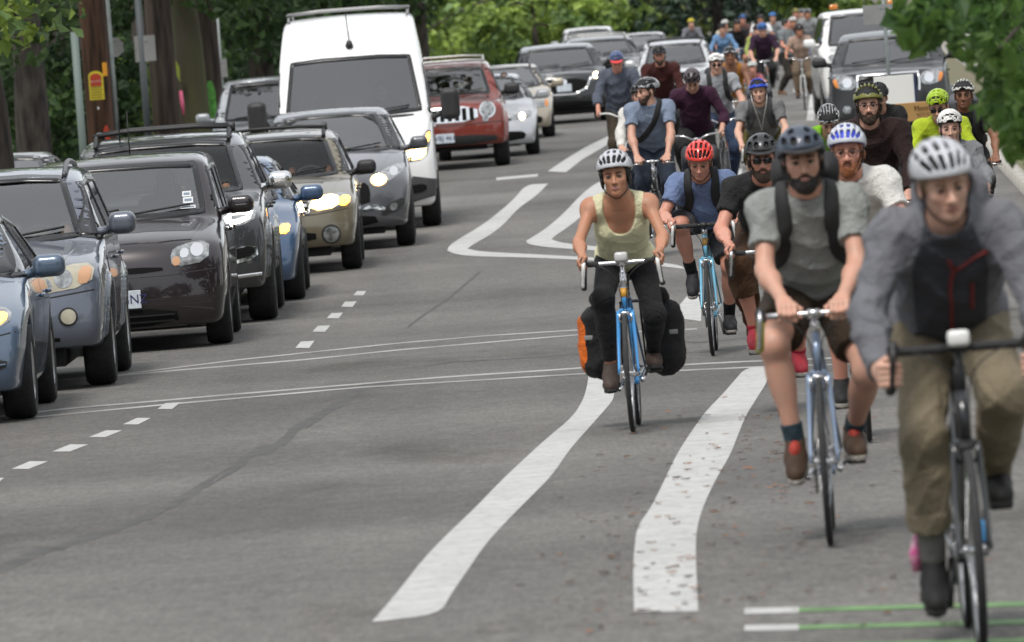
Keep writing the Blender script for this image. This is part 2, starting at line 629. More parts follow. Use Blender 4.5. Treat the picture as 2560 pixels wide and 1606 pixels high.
sheet('pavement', [(KERB_R+1.3, 0.02), (KERB_R+1.31, 0.12), (KERB_R+3.0, 0.12), (KERB_R+3.01, 0.02)], 0.0, M_CONC)
sheet('verge', [(KERB_R+0.17, 0.10), (KERB_R+0.7, 0.13), (KERB_R+1.32, 0.10)], 0.0, M_DIRT)
sheet('pavement', [(KERB_L-3.0, 0.02), (KERB_L-2.99, 0.12), (KERB_L-1.3, 0.12), (KERB_L-1.29, 0.02)], 0.0, M_CONC)
sheet('verge', [(KERB_L-1.32, 0.10), (KERB_L-0.7, 0.13), (KERB_L-0.17, 0.10)], 0.0, M_DIRT)

def mark(name, outline, m, dz=0.0025, step=14):
    """painted shape, outline read off the photograph and laid on the road"""
    if len(outline) > 16:                              # round the drawn polygon but keep its square ends
        o2 = []
        for i, p in enumerate(outline):
            a, b, c = [np.array(outline[(i+k) % len(outline)], float) for k in (-1, 0, 1)]
            sharp = unit(b-a)@unit(c-b) < 0.5
            o2 += [p, p, p] if sharp else [p]
        outline = chaikin(o2, 2)
    P = resample([np.array(p, float) for p in outline], step)
    W = [on_ground(*p) for p in P]
    pts2 = [Vector((w.x, w.y)) for w in W]
    # slice lengthwise so the paint follows the road's dips
    lo, hi = min(p.y for p in pts2), max(p.y for p in pts2)
    ed = [(i, (i+1) % len(pts2)) for i in range(len(pts2))]
    r = delaunay_2d_cdt(pts2, ed, [], 1, 1e-6)
    v = [(p.x, p.y, gz(p.y)+dz) for p in r[0]]
    f = [tuple(t) for t in r[2]]
    f = [t if (Vector(v[t[1]])-Vector(v[t[0]])).cross(Vector(v[t[2]])-Vector(v[t[0]])).z > 0 else t[::-1] for t in f]
    return obj(name, (v, f), m, road, smooth=False)
def band(name, line, px, m, dz=0.0025, step=40):
    L = resample([np.array(p, float) for p in line], step, closed=False)
    return mark(name, [tuple(p-np.array((0, px/2))) for p in L]+[tuple(p+np.array((0, px/2))) for p in L[::-1]], m, dz)

mark('lane_line', [(875,1466),(940,1390),(1000,1312),(1060,1252),(1120,1195),(1180,1132),(1235,1080),(1290,1030),(1345,985),(1372,945),(1383,905),(1385,882),(1437,880),(1450,935),(1420,970),(1380,1015),(1340,1060),(1300,1120),(1250,1170),(1200,1220),(1140,1285),(1100,1345),(1060,1402),(1036,1448)], M_LINE)
mark('lane_line', [(1493,1443),(1490,1350),(1493,1290),(1500,1240),(1530,1200),(1560,1140),(1590,1075),(1625,1020),(1660,970),(1700,930),(1730,895),(1755,866),(1812,866),(1806,900),(1780,940),(1755,980),(1735,1030),(1720,1070),(1690,1120),(1660,1180),(1640,1240),(1637,1300),(1640,1370),(1643,1440)], M_LINE)
mark('arrow_marking', [(1237,435),(1212,468),(1160,512),(1120,540),(1080,563),(1056,580),(1053,591),(1072,599),(1110,604),(1250,607),(1380,613),(1500,621),(1612,634),(1600,624),(1500,613),(1380,606),(1250,599),(1130,593),(1100,586),(1115,575),(1150,556),(1185,530),(1220,490),(1262,462),(1290,433)], M_LINE)
mark('arrow_marking', [(1412,425),(1370,456),(1330,500),(1290,535),(1255,558),(1238,568),(1244,576),(1290,583),(1380,589),(1452,593),(1452,584),(1380,579),(1320,572),(1298,564),(1306,556),(1330,540),(1370,510),(1400,472),(1445,430)], M_LINE)
mark('lane_line', [(1289,404),(1330,376),(1380,346),(1430,322),(1490,290),(1520,275),(1530,285),(1465,322),(1420,347),(1370,376),(1332,406)], M_LINE)
band('lane_line', [(1168,422),(1266,413)], 6, M_LINE)
mark('arrow_marking', [(1597,722),(1622,692),(1652,690),(1650,757),(1612,752)], M_LINE)
mark('lane_line', [(1697,408),(1730,396),(1748,396),(1742,424),(1700,424)], M_LINE)
for q in ([(1898,284),(1916,284),(1924,224),(1907,224)], [(1908,214),(1923,214),(1929,150),(1934,88),(1926,88),(1918,150)], [(1866,216),(1886,216),(1896,150),(1890,150)], [(1776,330),(1800,330),(1815,262),(1800,262)]):
    mark('lane_line', q, M_LINE)
for q in ([(27,1105),(70,1087),(113,1087),(68,1105)], [(123,1064),(165,1047),(208,1047),(165,1064)], [(209,1030),(250,1014),(288,1014),(248,1030)], [(289,1000),(322,985),(355,985),(325,1000)], [(370,964),(390,950),(425,948),(405,964)],
          [(695,820),(708,805),(740,803),(728,820)], [(735,782),(748,768),(777,767),(765,782)], [(769,750),(780,738),(807,737),(797,750)], [(803,723),(812,711),(840,710),(830,723)], [(832,696),(840,686),(862,686),(855,696)], [(-70,1150),(-30,1126),(10,1126),(-20,1150)]):
    mark('lane_dash', q, M_LINE, step=60)
for q, w in (([(-60,988),(145,964),(500,933),(1036,889),(1382,866),(1577,861),(1750,852),(2000,842)], 3.4), ([(-60,996),(422,950),(857,912),(1064,899),(1382,880),(1577,874),(1750,866),(2000,857)], 3.2),
             ([(100,899),(721,847),(941,824),(1382,787),(1640,775)], 3.0), ([(300,880),(567,847),(941,808),(1144,791),(1382,776)], 2.6)):
    band('crossing_line', q, w, M_LINE_OLD, dz=0.0018)
for (v0, v1, v2) in ((1440, 1437, 1421), (1480, 1478, 1463), (1525, 1523, 1507)):
    x0, x1 = (1752, 1880)
    mark('crossing_line', [(x0, v0-7), (x1, v1-7), (x1, v1+7), (x0, v0+7)], M_LINE, step=60)
    mark('crossing_line', [(x1, v1-5), (2480, v2-6), (2480, v2+6), (x1, v1+5)], M_GREEN, step=60)
_r = random.Random(3)
crack = [(-40,1352),(40,1322),(130,1290),(180,1276),(250,1255),(330,1225),(420,1180),(470,1150),(540,1105),(600,1070),(650,1048),(700,1010),(760,975),(800,950),(850,918),(905,905)]
for k in range(len(crack)-1):
    a, b = crack[k], crack[k+1]
    for j in range(4):                                  # a worn seam: overlapping dark blotches, not one line
        t = (j+_r.random())/4
        cx_, cy_ = a[0]+(b[0]-a[0])*t+_r.uniform(-6, 6), a[1]+(b[1]-a[1])*t+_r.uniform(-4, 4)
        ln, ht, sl = _r.uniform(14, 40), _r.uniform(3.0, 11.0), (b[1]-a[1])/(b[0]-a[0])
        mark('tar_seam', [(cx_+ln*math.cos(q)*_r.uniform(0.8, 1.1), cy_+sl*ln*math.cos(q)+ht*math.sin(q)*_r.uniform(0.6, 1.2)) for q in np.linspace(0, 2*math.pi, 11)[:-1]], M_TAR, dz=0.0008+0.0001*(j+4*(k % 2)), step=60)
for L, w in (([(1130,640),(1060,700),(1000,740),(960,770)], 7), ([(1000,862),(1060,853),(1250,842),(1382,832)], 2.5), ([(1530,800),(1640,806),(1760,795)], 3)):
    band('tar_seam', L, w, M_TAR, dz=0.0012)

# fallen leaves on the paint and the asphalt
def litter():
    rng = random.Random(11)
    v, f = [], []
    M = [mat('dry_leaf_brown', (0.10, 0.045, 0.02), 0.8), mat('dry_leaf_dark', (0.045, 0.028, 0.018), 0.8), mat('dry_leaf_orange', (0.22, 0.085, 0.03), 0.8)]
    mi = []
    for i in range(330):
        t = rng.random()
        u = 1440+t*480+rng.gauss(0, 120); vv = 1400-t*470+rng.gauss(0, 90)
        if rng.random() < 0.35: u, vv = rng.uniform(1350, 2350), rng.uniform(930, 1480)
        if vv < 890 or vv > 1505: continue
        c = on_ground(u, vv)
        a = rng.uniform(0, 6.28); s = rng.uniform(0.012, 0.032)
        o = len(v)
        for (x, y, z) in ((1, 0, 0.3), (0.3, 0.55, 0.02), (-0.7, 0.4, 0.25), (-1, 0, 0.05), (-0.6, -0.5, 0.3), (0.4, -0.45, 0.04)):
            v.append((c.x+s*(x*math.cos(a)-y*math.sin(a)), c.y+s*(x*math.sin(a)+y*math.cos(a)), c.z+0.007+s*z*rng.uniform(0.3, 1)))
        f += [(o, o+1, o+2, o+3), (o, o+3, o+4, o+5)]; k = rng.choice((0, 0, 1, 1, 2)); mi += [k, k]
    tag(obj('fallen_leaves', (v, f), M, midx=mi, smooth=False), 'small dry brown leaves scattered on the lane paint and asphalt', 'leaves', kind='stuff')
litter()
# ------------------------------------------------------------------ trees, shrubs, poles, signs, buildings
def leaf_mat(name, col, tr=0.35, var=0.35):
    m = bpy.data.materials.new('leaf_'+name); m.use_nodes = True
    nt = m.node_tree; nt.nodes.clear()
    out = nt.nodes.new('ShaderNodeOutputMaterial')
    d = nt.nodes.new('ShaderNodeBsdfPrincipled'); t = nt.nodes.new('ShaderNodeBsdfTranslucent'); mx = nt.nodes.new('ShaderNodeMixShader')
    d.inputs['Roughness'].default_value = 0.5; d.inputs['Specular IOR Level'].default_value = 0.3
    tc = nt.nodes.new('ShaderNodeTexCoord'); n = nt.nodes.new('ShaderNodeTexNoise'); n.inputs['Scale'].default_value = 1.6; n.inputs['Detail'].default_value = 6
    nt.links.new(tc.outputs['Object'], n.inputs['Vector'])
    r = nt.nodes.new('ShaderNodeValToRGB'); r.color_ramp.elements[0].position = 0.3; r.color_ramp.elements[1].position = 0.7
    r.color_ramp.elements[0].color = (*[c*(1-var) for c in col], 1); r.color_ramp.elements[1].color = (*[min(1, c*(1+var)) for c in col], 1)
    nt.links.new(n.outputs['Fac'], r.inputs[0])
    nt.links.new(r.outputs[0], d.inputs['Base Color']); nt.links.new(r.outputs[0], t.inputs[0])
    mx.inputs[0].default_value = tr
    nt.links.new(d.outputs[0], mx.inputs[1]); nt.links.new(t.outputs[0], mx.inputs[2]); nt.links.new(mx.outputs[0], out.inputs[0])
    return m
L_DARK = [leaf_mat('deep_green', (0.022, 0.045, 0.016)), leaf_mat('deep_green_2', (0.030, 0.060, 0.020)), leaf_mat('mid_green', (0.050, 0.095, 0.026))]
L_MID = [leaf_mat('maple_green', (0.070, 0.140, 0.034), 0.5), leaf_mat('maple_green_2', (0.105, 0.190, 0.042), 0.5), leaf_mat('maple_green_dark', (0.045, 0.095, 0.026), 0.45)]  # maple, spring and olive leaf tones fall at random, the third darkest
L_LIGHT = [leaf_mat('spring_green', (0.21, 0.30, 0.070)), leaf_mat('spring_green_2', (0.28, 0.38, 0.080)), leaf_mat('spring_green_dark', (0.14, 0.22, 0.075))]
L_OLIVE = [leaf_mat('olive_green', (0.15, 0.19, 0.065)), leaf_mat('olive_green_2', (0.21, 0.25, 0.095)), leaf_mat('olive_green_dark', (0.10, 0.14, 0.06))]
L_CON = [leaf_mat('fir_green', (0.022, 0.042, 0.026), 0.1), leaf_mat('fir_green_2', (0.035, 0.060, 0.032), 0.1)]
M_BARK = mat('bark_brown', (0.050, 0.041, 0.034), 0.9, noise=0.7, nscale=9, bump=1.0, bscale=14, aniso=(1, 1, 0.25))
M_BARKG = mat('bark_mossy', (0.070, 0.060, 0.040), 0.9, noise=0.3, nscale=3, col2=(0.085, 0.090, 0.035), bump=1.0, bscale=14, aniso=(1, 1, 0.18))
M_POLE = mat('utility_pole_wood', (0.115, 0.062, 0.041), 0.85, noise=0.7, nscale=9, bump=0.7, bscale=22, aniso=(1, 1, 0.10))
M_POLE2 = mat('utility_pole_wood_grey', (0.095, 0.072, 0.061), 0.9, noise=0.65, nscale=9, bump=0.7, bscale=22, aniso=(1, 1, 0.10))

def leaves(centers, radii, n, size, rng, droop=0.3, flat=0.5, jitter=0.4):
    """n leaves gathered round the clump centres; folded six-sided blades"""
    ci = rng.integers(0, len(centers), n)
    d = rng.normal(size=(n, 3)); d /= np.linalg.norm(d, axis=1)[:, None]
    rad = rng.random(n)**0.45
    p = centers[ci]+d*rad[:, None]*radii[ci][:, None]*np.array([1, 1, 0.8])
    up = rng.normal(size=(n, 3))*(1-flat)+np.array([0, 0, 1.0])*flat+d*0.5
    up /= np.linalg.norm(up, axis=1)[:, None]
    ax = rng.normal(size=(n, 3)); ax -= up*(ax*up).sum(1)[:, None]; ax /= np.maximum(np.linalg.norm(ax, axis=1), 1e-6)[:, None]
    ax[:, 2] -= droop; ax /= np.linalg.norm(ax, axis=1)[:, None]
    sd = np.cross(up, ax)
    s = size*(1+jitter*rng.normal(size=n))[:, None]; s = np.clip(s, size*0.4, size*1.9)
    shp = [(-0.5, 0, 0), (-0.12, 0.36, 0.10), (0.5, 0, -0.06), (-0.12, -0.36, 0.10)]
    V = np.stack([p+ax*(a*s)+sd*(b*s)+up*(c*s) for a, b, c in shp], 1).reshape(-1, 3)
    base = np.arange(n)[:, None]*4
    F = np.concatenate([base+np.array([[0, 1, 2]]), base+np.array([[0, 2, 3]])])
    return V, F, np.concatenate([ci, ci])

def make_crown(parent, name, centers, radii, n, size, mats, seed, **k):
    rng = np.random.default_rng(seed)
    V, F, ci = leaves(np.asarray(centers, float), np.asarray(radii, float), n, size, rng, **k)
    tone = rng.integers(0, len(mats), len(centers))
    mi = np.where(rng.random(len(F)//2) < 0.7, tone[ci[:len(F)//2]], rng.integers(0, len(mats), len(F)//2))
    return obj(name, (V, F), list(mats), parent, smooth=False, midx=np.concatenate([mi, mi]))

def clumps(n, c, r, rng, shell=0.75, zmin=None):
    c, r = np.array(c, float), np.array(r, float)
    d = rng.normal(size=(n, 3)); d /= np.linalg.norm(d, axis=1)[:, None]
    q = c+d*r*(shell+(1-shell)*rng.random(n))[:, None]*rng.choice([1, 1, 0.7], n)[:, None]
    if zmin is not None: q[:, 2] = np.maximum(q[:, 2], zmin+rng.random(n)*0.6)
    return q

def make_tree(loc, h, tr, crown_c, crown_r, nl, size, mats, seed, label, bark=None, zmin=None, ncl=60, clr=0.9, group=None, cat='tree', name='tree', limbs=7, extra=None, droop=0.3):
    rng = np.random.default_rng(seed)
    root = empty(name, loc, label=label, cat=cat, group=group)
    g = G()
    pts = [(0, 0, -0.3), (0.02, 0, h*0.25), (rng.normal()*0.1, rng.normal()*0.1, h*0.55), (rng.normal()*0.25, rng.normal()*0.25, h)]
    g.add(tube(spline(pts, 5), list(np.linspace(tr*1.12, tr*0.35, 16)), 14))
    cc = np.array(crown_c, float)
    cs = clumps(ncl, cc, crown_r, rng, zmin=zmin)
    if extra is not None: cs = np.concatenate([cs, np.array(extra, float)])
    trunk = obj('trunk', g.geo, bark or M_BARK, root)
    for i in range(limbs):
        z0 = h*(0.42+0.5*i/limbs)
        e = cs[rng.integers(0, len(cs))]
        m = V3((0, 0, z0))*0.45+e*0.55+V3((0, 0, 0.3))
        obj('limb', tube(spline([(0, 0, z0), tuple(m), tuple(e)], 4), list(np.linspace(tr*0.38, 0.025, 9)), 7), bark or M_BARK, trunk)
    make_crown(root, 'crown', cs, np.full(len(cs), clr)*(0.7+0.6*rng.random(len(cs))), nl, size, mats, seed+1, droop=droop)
    return root

def make_shrub(loc, r, nl, size, mats, seed, label, group=None, ncl=26, clr=0.45, name='shrub', stems=5, cat='shrub'):
    rng = np.random.default_rng(seed)
    root = empty(name, loc, label=label, cat=cat, group=group)
    cs = clumps(ncl, (0, 0, r[2]*0.55), (r[0], r[1], r[2]*0.5), rng, zmin=0.1)
    st = G()
    for i in range(stems):
        e = cs[rng.integers(0, len(cs))]
        st.add(tube([(rng.normal()*0.1, rng.normal()*0.1, -0.1), tuple(e*0.5+V3((0, 0, 0.1))), tuple(e)], [0.03, 0.02, 0.008], 5))
    tag(obj('stems', st.geo, M_BARK, root), kind='stuff')
    make_crown(root, 'foliage', cs, np.full(len(cs), clr)*(0.7+0.6*rng.random(len(cs))), nl, size, mats, seed+1)
    return root

def P_at(u, d, z=None):
    p = at_dist(u, 100, d)
    return (p.x, d, gz(d) if z is None else z)

# ---- street trees and poles on the far left
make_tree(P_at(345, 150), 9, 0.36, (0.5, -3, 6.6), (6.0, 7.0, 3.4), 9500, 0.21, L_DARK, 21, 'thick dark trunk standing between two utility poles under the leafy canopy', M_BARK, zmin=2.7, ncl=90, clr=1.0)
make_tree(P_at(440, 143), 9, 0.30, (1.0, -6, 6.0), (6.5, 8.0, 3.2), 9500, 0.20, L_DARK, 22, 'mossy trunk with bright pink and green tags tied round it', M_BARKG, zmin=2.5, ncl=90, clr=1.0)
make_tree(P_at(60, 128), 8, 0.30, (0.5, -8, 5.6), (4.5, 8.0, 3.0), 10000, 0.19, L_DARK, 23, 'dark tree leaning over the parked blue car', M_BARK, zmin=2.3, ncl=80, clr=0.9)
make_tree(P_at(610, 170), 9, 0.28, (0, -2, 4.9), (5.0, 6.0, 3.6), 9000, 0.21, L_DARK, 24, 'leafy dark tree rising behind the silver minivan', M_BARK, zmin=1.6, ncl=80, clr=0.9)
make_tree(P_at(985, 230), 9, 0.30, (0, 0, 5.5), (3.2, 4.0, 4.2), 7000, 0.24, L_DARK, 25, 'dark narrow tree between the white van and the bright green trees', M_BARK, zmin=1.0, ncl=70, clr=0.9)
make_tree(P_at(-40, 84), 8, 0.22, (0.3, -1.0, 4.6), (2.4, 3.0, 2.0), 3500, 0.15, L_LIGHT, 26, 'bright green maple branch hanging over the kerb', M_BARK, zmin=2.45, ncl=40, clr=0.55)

def make_pole(u, d, r, h, m, label, lean=0.0, arm=True):
    x, y, z = P_at(u, d)
    root = empty('utility_pole', (x, y, z), label=label, cat='pole')
    obj('post', tube([(0, 0, -0.3), (0, 0, h*0.5), (0, 0, h)], [r, r*0.86, r*0.72], 18), m, root)
    if arm:
        obj('cross_arm', box((0, r+0.06, h-0.7), (2.4, 0.11, 0.13), bev=0.01), M_POLE2, root)
        for xx in (-1.1, -0.4, 0.4, 1.1): obj('insulator', lathe([(0, 0), (0.05, 0.02), (0.03, 0.07), (0.05, 0.10), (0.02, 0.16), (0, 0.17)], 'z', 10, closed=False), M_WHITE_P, root).location = (xx, r+0.06, h-0.63)
    return root
M_WHITE_P = mat('porcelain', (0.7, 0.7, 0.68), 0.3)
M_GALV = mat('galvanised_steel', (0.20, 0.225, 0.22), 0.5, metal=0.3, noise=0.15, nscale=6)
M_SIGNB = mat('sign_back_aluminium', (0.30, 0.30, 0.295), 0.45, metal=0.5, noise=0.1, nscale=4)
M_YEL = mat('yellow_notice', (0.62, 0.50, 0.03), 0.7)
M_ORG = mat('orange_tag', (0.75, 0.32, 0.02), 0.7)
M_REDP = mat('red_spray_paint', (0.42, 0.05, 0.02), 0.8)
M_PINK = mat('pink_ribbon', (0.85, 0.16, 0.30), 0.6)
M_SPRAYG = mat('green_spray_paint', (0.10, 0.32, 0.06), 0.8, noise=0.4, nscale=9)

def wrap(r, a0, a1, z0, z1, off=0.006, n=10, top=None):
    """a sheet curved round a post; angles in degrees, -90 faces the camera"""
    v, f = [], []
    for i in range(n+1):
        a = math.radians(a0+(a1-a0)*i/n)
        zt = z1 if top is None else z1-top*(abs(i/n-0.5)*2)**2.5
        for z in (z0, zt): v.append(((r+off)*math.cos(a), (r+off)*math.sin(a), z))
        if i: f.append((2*i-2, 2*i, 2*i+1, 2*i-1))
    return v, f
pole = make_pole(222, 125, 0.225, 11, M_POLE, 'reddish wooden utility pole with a yellow notice wrapped round it')
zc = lambda v, u, d: at_dist(u, v, d).z
_d = 125-0.22; _z0 = gz(125)
no = obj('notice', wrap(0.215, -125, -62, zc(236, 220, _d)-_z0, zc(168, 220, _d)-_z0, top=0.06), M_YEL, pole)
obj('red_panel', wrap(0.215, -117, -70, zc(204, 220, _d)-_z0, zc(174, 220, _d)-_z0, off=0.010, top=0.04), M_REDP, no)
for i, vv in enumerate((206, 212, 218, 224, 230)):
    obj('printed_line', wrap(0.215, -118, -72+4*(i % 2), zc(vv+1.6, 220, _d)-_z0, zc(vv-0.4, 220, _d)-_z0, off=0.0095), mat('printed_text', (0.10, 0.08, 0.02), 0.8), no)
tv, tf = text_geo('NOTICE', 0.050)
obj('lettering', ([(0.228*math.cos(math.radians(-93)+x/0.228), 0.228*math.sin(math.radians(-93)+x/0.228), y+zc(193, 220, _d)-_z0) for x, y, z in tv], tf), mat('notice_white', (0.75, 0.72, 0.66), 0.7), no, smooth=False)
obj('tag', wrap(0.215, -62, -38, zc(180, 238, _d)-_z0, zc(148, 238, _d)-_z0), M_ORG, pole)
obj('spray_mark', wrap(0.222, -80, -52, zc(345, 240, _d)-_z0, zc(296, 240, _d)-_z0, top=0.12), M_REDP, pole)
obj('reflector', wrap(0.218, -95, -88, zc(258, 228, _d)-_z0, zc(252, 228, _d)-_z0), M_WHITE_P, pole)
obj('conduit', tube([(0.24, 0.06, -0.2), (0.24, 0.06, 4.2)], 0.045, 8), M_GALV, pole)
pole = make_pole(378, 138, 0.25, 11, M_POLE2, 'weathered brown utility pole beside the mossy trunk')
pole = make_pole(490, 150, 0.21, 11, M_POLE2, 'grey brown utility pole with green spray paint')
_d = 150-0.2; _z0 = gz(150)
obj('spray_mark', wrap(0.205, -120, -70, zc(290, 485, _d)-_z0, zc(190, 485, _d)-_z0, top=0.25), M_SPRAYG, pole)
rib = empty('ribbon', P_at(417, 142.4), label='bright pink ribbon hanging beside the mossy trunk', cat='ribbon')
_z0 = gz(142.4)
obj('band', tube([(0, -0.1, zc(215, 417, 142)-_z0), (0.01, -0.12, zc(245, 417, 142)-_z0), (0.02, -0.1, zc(272, 418, 142)-_z0)], [0.035, 0.040, 0.022], 6), M_PINK, rib)
obj('cord', tube([(0.02, -0.1, zc(272, 418, 142)-_z0), (0.02, -0.1, -0.02)], 0.010, 5), M_BARK, rib)
# leaf shaped green tag tied above it
tg = empty('tag', P_at(410, 142.5), label='yellow green leaf shaped tag on the mossy trunk', cat='tag')
obj('tag_sheet', ([(0, 0, zc(142, 410, 142)-_z0), (0.06, -0.02, zc(160, 412, 142)-_z0), (0.05, 0, zc(195, 412, 142)-_z0), (-0.04, -0.02, zc(165, 412, 142)-_z0), (0, 0.03, zc(142, 410, 142)-_z0), (0.06, 0.01, zc(160, 412, 142)-_z0), (0.05, 0.03, zc(195, 412, 142)-_z0), (-0.04, 0.01, zc(165, 412, 142)-_z0)], [(0, 1, 2, 3), (7, 6, 5, 4), (0, 4, 5, 1), (1, 5, 6, 2), (2, 6, 7, 3), (3, 7, 4, 0)]), mat('lime_tag', (0.30, 0.36, 0.05), 0.6), tg, smooth=False)
obj('cord', tube([(0.05, 0.0, zc(195, 412, 142)-_z0), (0.05, 0.0, -0.02)], 0.006, 4), M_BARK, tg)

def make_sign(u, d, boards, h, label, post_m=M_GALV, r=0.03, facing=0.0):
    """post with flat boards seen from behind; boards: (dx, z centre, w, h, shape)"""
    x, y, z = P_at(u, d)
    root = empty('street_sign', (x, y, z), label=label, cat='sign')
    obj('post', tube([(0, 0, -0.2), (0, 0, h)], r, 10), post_m, root)
    for (dx, zz, w, hh, sh) in boards:
        if sh == 'rect': pl = [(-w/2, -hh/2), (w/2, -hh/2), (w/2, hh/2), (-w/2, hh/2)]
        else: pl = [(w/2*math.cos(math.radians(22.5+45*k)), hh/2*math.sin(math.radians(22.5+45*k))) for k in range(8)]
        n = len(pl)
        v = [(dx+a, -0.045, zz+b) for a, b in pl]+[(dx+a, -0.041, zz+b) for a, b in pl]
        f = [tuple(range(n)), tuple(range(2*n-1, n-1, -1))]+[(i, (i+1) % n, n+(i+1) % n, n+i) for i in range(n)]
        b = obj('board', (v, f), M_SIGNB, root, smooth=False)
        obj('bracket', box((dx*0.5, -0.036, zz+hh*0.25), (abs(dx)+0.10, 0.02, 0.03)), M_GALV, b, smooth=False)
    return root
make_sign(176, 112, [], 2.75, 'plain grey green steel post beside the reddish pole', mat('post_grey_green', (0.12, 0.155, 0.14), 0.6), 0.055)
make_sign(252, 127, [(0.10, zc(113, 252, 127)-gz(127), 0.34, 0.34, 'oct')], 3.3, 'octagonal sign seen from behind beside the reddish pole', r=0.035)
make_sign(332, 130, [(0.06, zc(115, 335, 130)-gz(130), 0.34, 0.42, 'rect')], 3.4, 'dark square post carrying a pale rectangular sign', mat('post_dark', (0.055, 0.065, 0.07), 0.6), 0.06)
make_sign(516, 158, [(0.0, zc(161, 516, 158)-gz(158), 0.24, 0.36, 'rect')], 3.1, 'pale rectangular sign beside the spray painted pole', r=0.03)
make_sign(2086, 112, [(-0.02, zc(34, 2066, 112)-gz(112), 0.56, 0.27, 'rect'), (0.10, zc(12, 2090, 112)-gz(112)+0.28, 0.40, 0.30, 'rect')], 3.2, 'grey parking sign seen from behind in front of the black pickup truck', r=0.028)

# ---- houses and hedges closing the view on the left
def make_house(name, x0, x1, y0, y1, h, m, mt, label, planks=True, roofm=None):
    zb = gz((y0+y1)/2)-0.2
    root = empty(name, ((x0+x1)/2, (y0+y1)/2, zb), label=label, cat='house')
    w, l = x1-x0, y1-y0
    obj('wall', box((0, 0, h/2), (w, l, h)), m, root, smooth=False)
    for i in range(int(h/0.22)):
        obj('plank', ([( -w/2-0.02, -l/2-0.03, 0.1+i*0.22), (w/2+0.02, -l/2-0.03, 0.1+i*0.22), (w/2+0.02, -l/2-0.008, 0.31+i*0.22), (-w/2-0.02, -l/2-0.008, 0.31+i*0.22)], [(0, 1, 2, 3)]), m, root, smooth=False)
    rm = roofm or mat('roof_shingle', (0.05, 0.05, 0.055), 0.9, noise=0.3, nscale=12)
    obj('roof', ([(-w/2-0.4, -l/2-0.5, h-0.1), (w/2+0.4, -l/2-0.5, h-0.1), (w/2+0.4, 0, h+2.2), (-w/2-0.4, 0, h+2.2), (w/2+0.4, l/2+0.5, h-0.1), (-w/2-0.4, l/2+0.5, h-0.1)], [(0, 1, 2, 3), (3, 2, 4, 5), (0, 3, 5), (1, 4, 2)]), rm, root, smooth=False)
    for xx in np.arange(-w/2+1.2, w/2-0.9, 2.6):
        wi = obj('window', box((xx, -l/2-0.04, 1.75), (1.0, 0.08, 1.3)), mt, root, smooth=False)
        obj('pane', box((xx, -l/2-0.065, 1.75), (0.84, 0.05, 1.14)), mat('dark_pane', (0.012, 0.014, 0.016), 0.08), wi, smooth=False)
    return root
make_house('house', -22, -9.2, 176, 190, 4.2, mat('dark_brown_siding', (0.028, 0.022, 0.019), 0.85, noise=0.2, nscale=4), mat('window_trim_brown', (0.05, 0.04, 0.035), 0.7), 'dark brown clapboard house behind the utility poles')
for i, (u, d, rx, rz) in enumerate([(15, 135, 1.9, 2.6), (95, 142, 1.8, 2.8), (160, 150, 1.4, 2.5), (285, 160, 1.5, 2.4), (560, 182, 2.2, 2.4), (640, 192, 2.4, 2.6)]):
    make_shrub(P_at(u, d), (rx, 1.6, rz), 2600, 0.16, L_DARK, 40+i, ['dark laurel hedge behind the parked blue car', 'dark laurel bush behind the parked silver car', 'dark bush behind the grey green post', 'bush showing between the two brown utility poles', 'dark bush behind the parked silver minivan', 'dark hedge between the minivan and the white van'][i], 'dark hedges along the left pavement')
make_shrub(P_at(300, 148), (1.0, 0.8, 2.3), 1500, 0.16, L_LIGHT, 61, 'bright green sapling showing between the two brown poles')

for i, (u, d) in enumerate(((40, 205), (230, 215), (420, 222), (600, 228), (760, 240))):
    make_tree(P_at(u, d), 7, 0.25, (0, 0, 4.0), (4.2, 2.5, 3.8), 5000, 0.34, L_DARK, 201+i, ['dark tree behind the roof of the brown house', 'dark tree rising behind the reddish utility pole', 'dark tree rising behind the mossy trunk', 'dark tree rising behind the parked minivan', 'dark tree rising behind the white van'][i], M_BARK, zmin=0.4, ncl=60, clr=0.9, limbs=4)

# ---- trees closing the street
far = [(1090, 285, 4.0, 6.5, L_LIGHT, 'light green tree with grey green shade right of the white van'), (1190, 292, 3.6, 6.0, L_LIGHT, 'broad light green tree above the red car'), (1280, 280, 2.4, 6.0, L_LIGHT, 'vivid yellow green tree above the silver sedan'),
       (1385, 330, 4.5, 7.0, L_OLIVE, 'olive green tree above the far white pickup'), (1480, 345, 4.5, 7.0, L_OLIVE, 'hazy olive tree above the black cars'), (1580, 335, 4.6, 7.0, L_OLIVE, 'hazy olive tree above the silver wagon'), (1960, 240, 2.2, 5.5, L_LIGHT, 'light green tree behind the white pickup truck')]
for i, (u, d, rx, rz, ms, lb) in enumerate(far):
    make_tree(P_at(u, d), 6, 0.22, (0, 0, 3.6), (rx, 3.2, 3.4), 7000, 0.30, ms, 70+i*3, lb, M_BARK, zmin=0.3, ncl=80, clr=0.85, group='trees closing the street')
make_tree(P_at(1260, 262), 4, 0.12, (0, 0, 1.3), (4.5, 1.6, 1.3), 4000, 0.26, L_LIGHT, 111, 'low bright green hedge tree below the taller light green ones', M_BARK, zmin=0.1, ncl=60, clr=0.6)
make_shrub(P_at(1440, 300), (8.0, 2.0, 2.2), 6000, 0.26, L_OLIVE, 121, 'long hazy hedge behind the queue of black cars', ncl=70, clr=0.7)

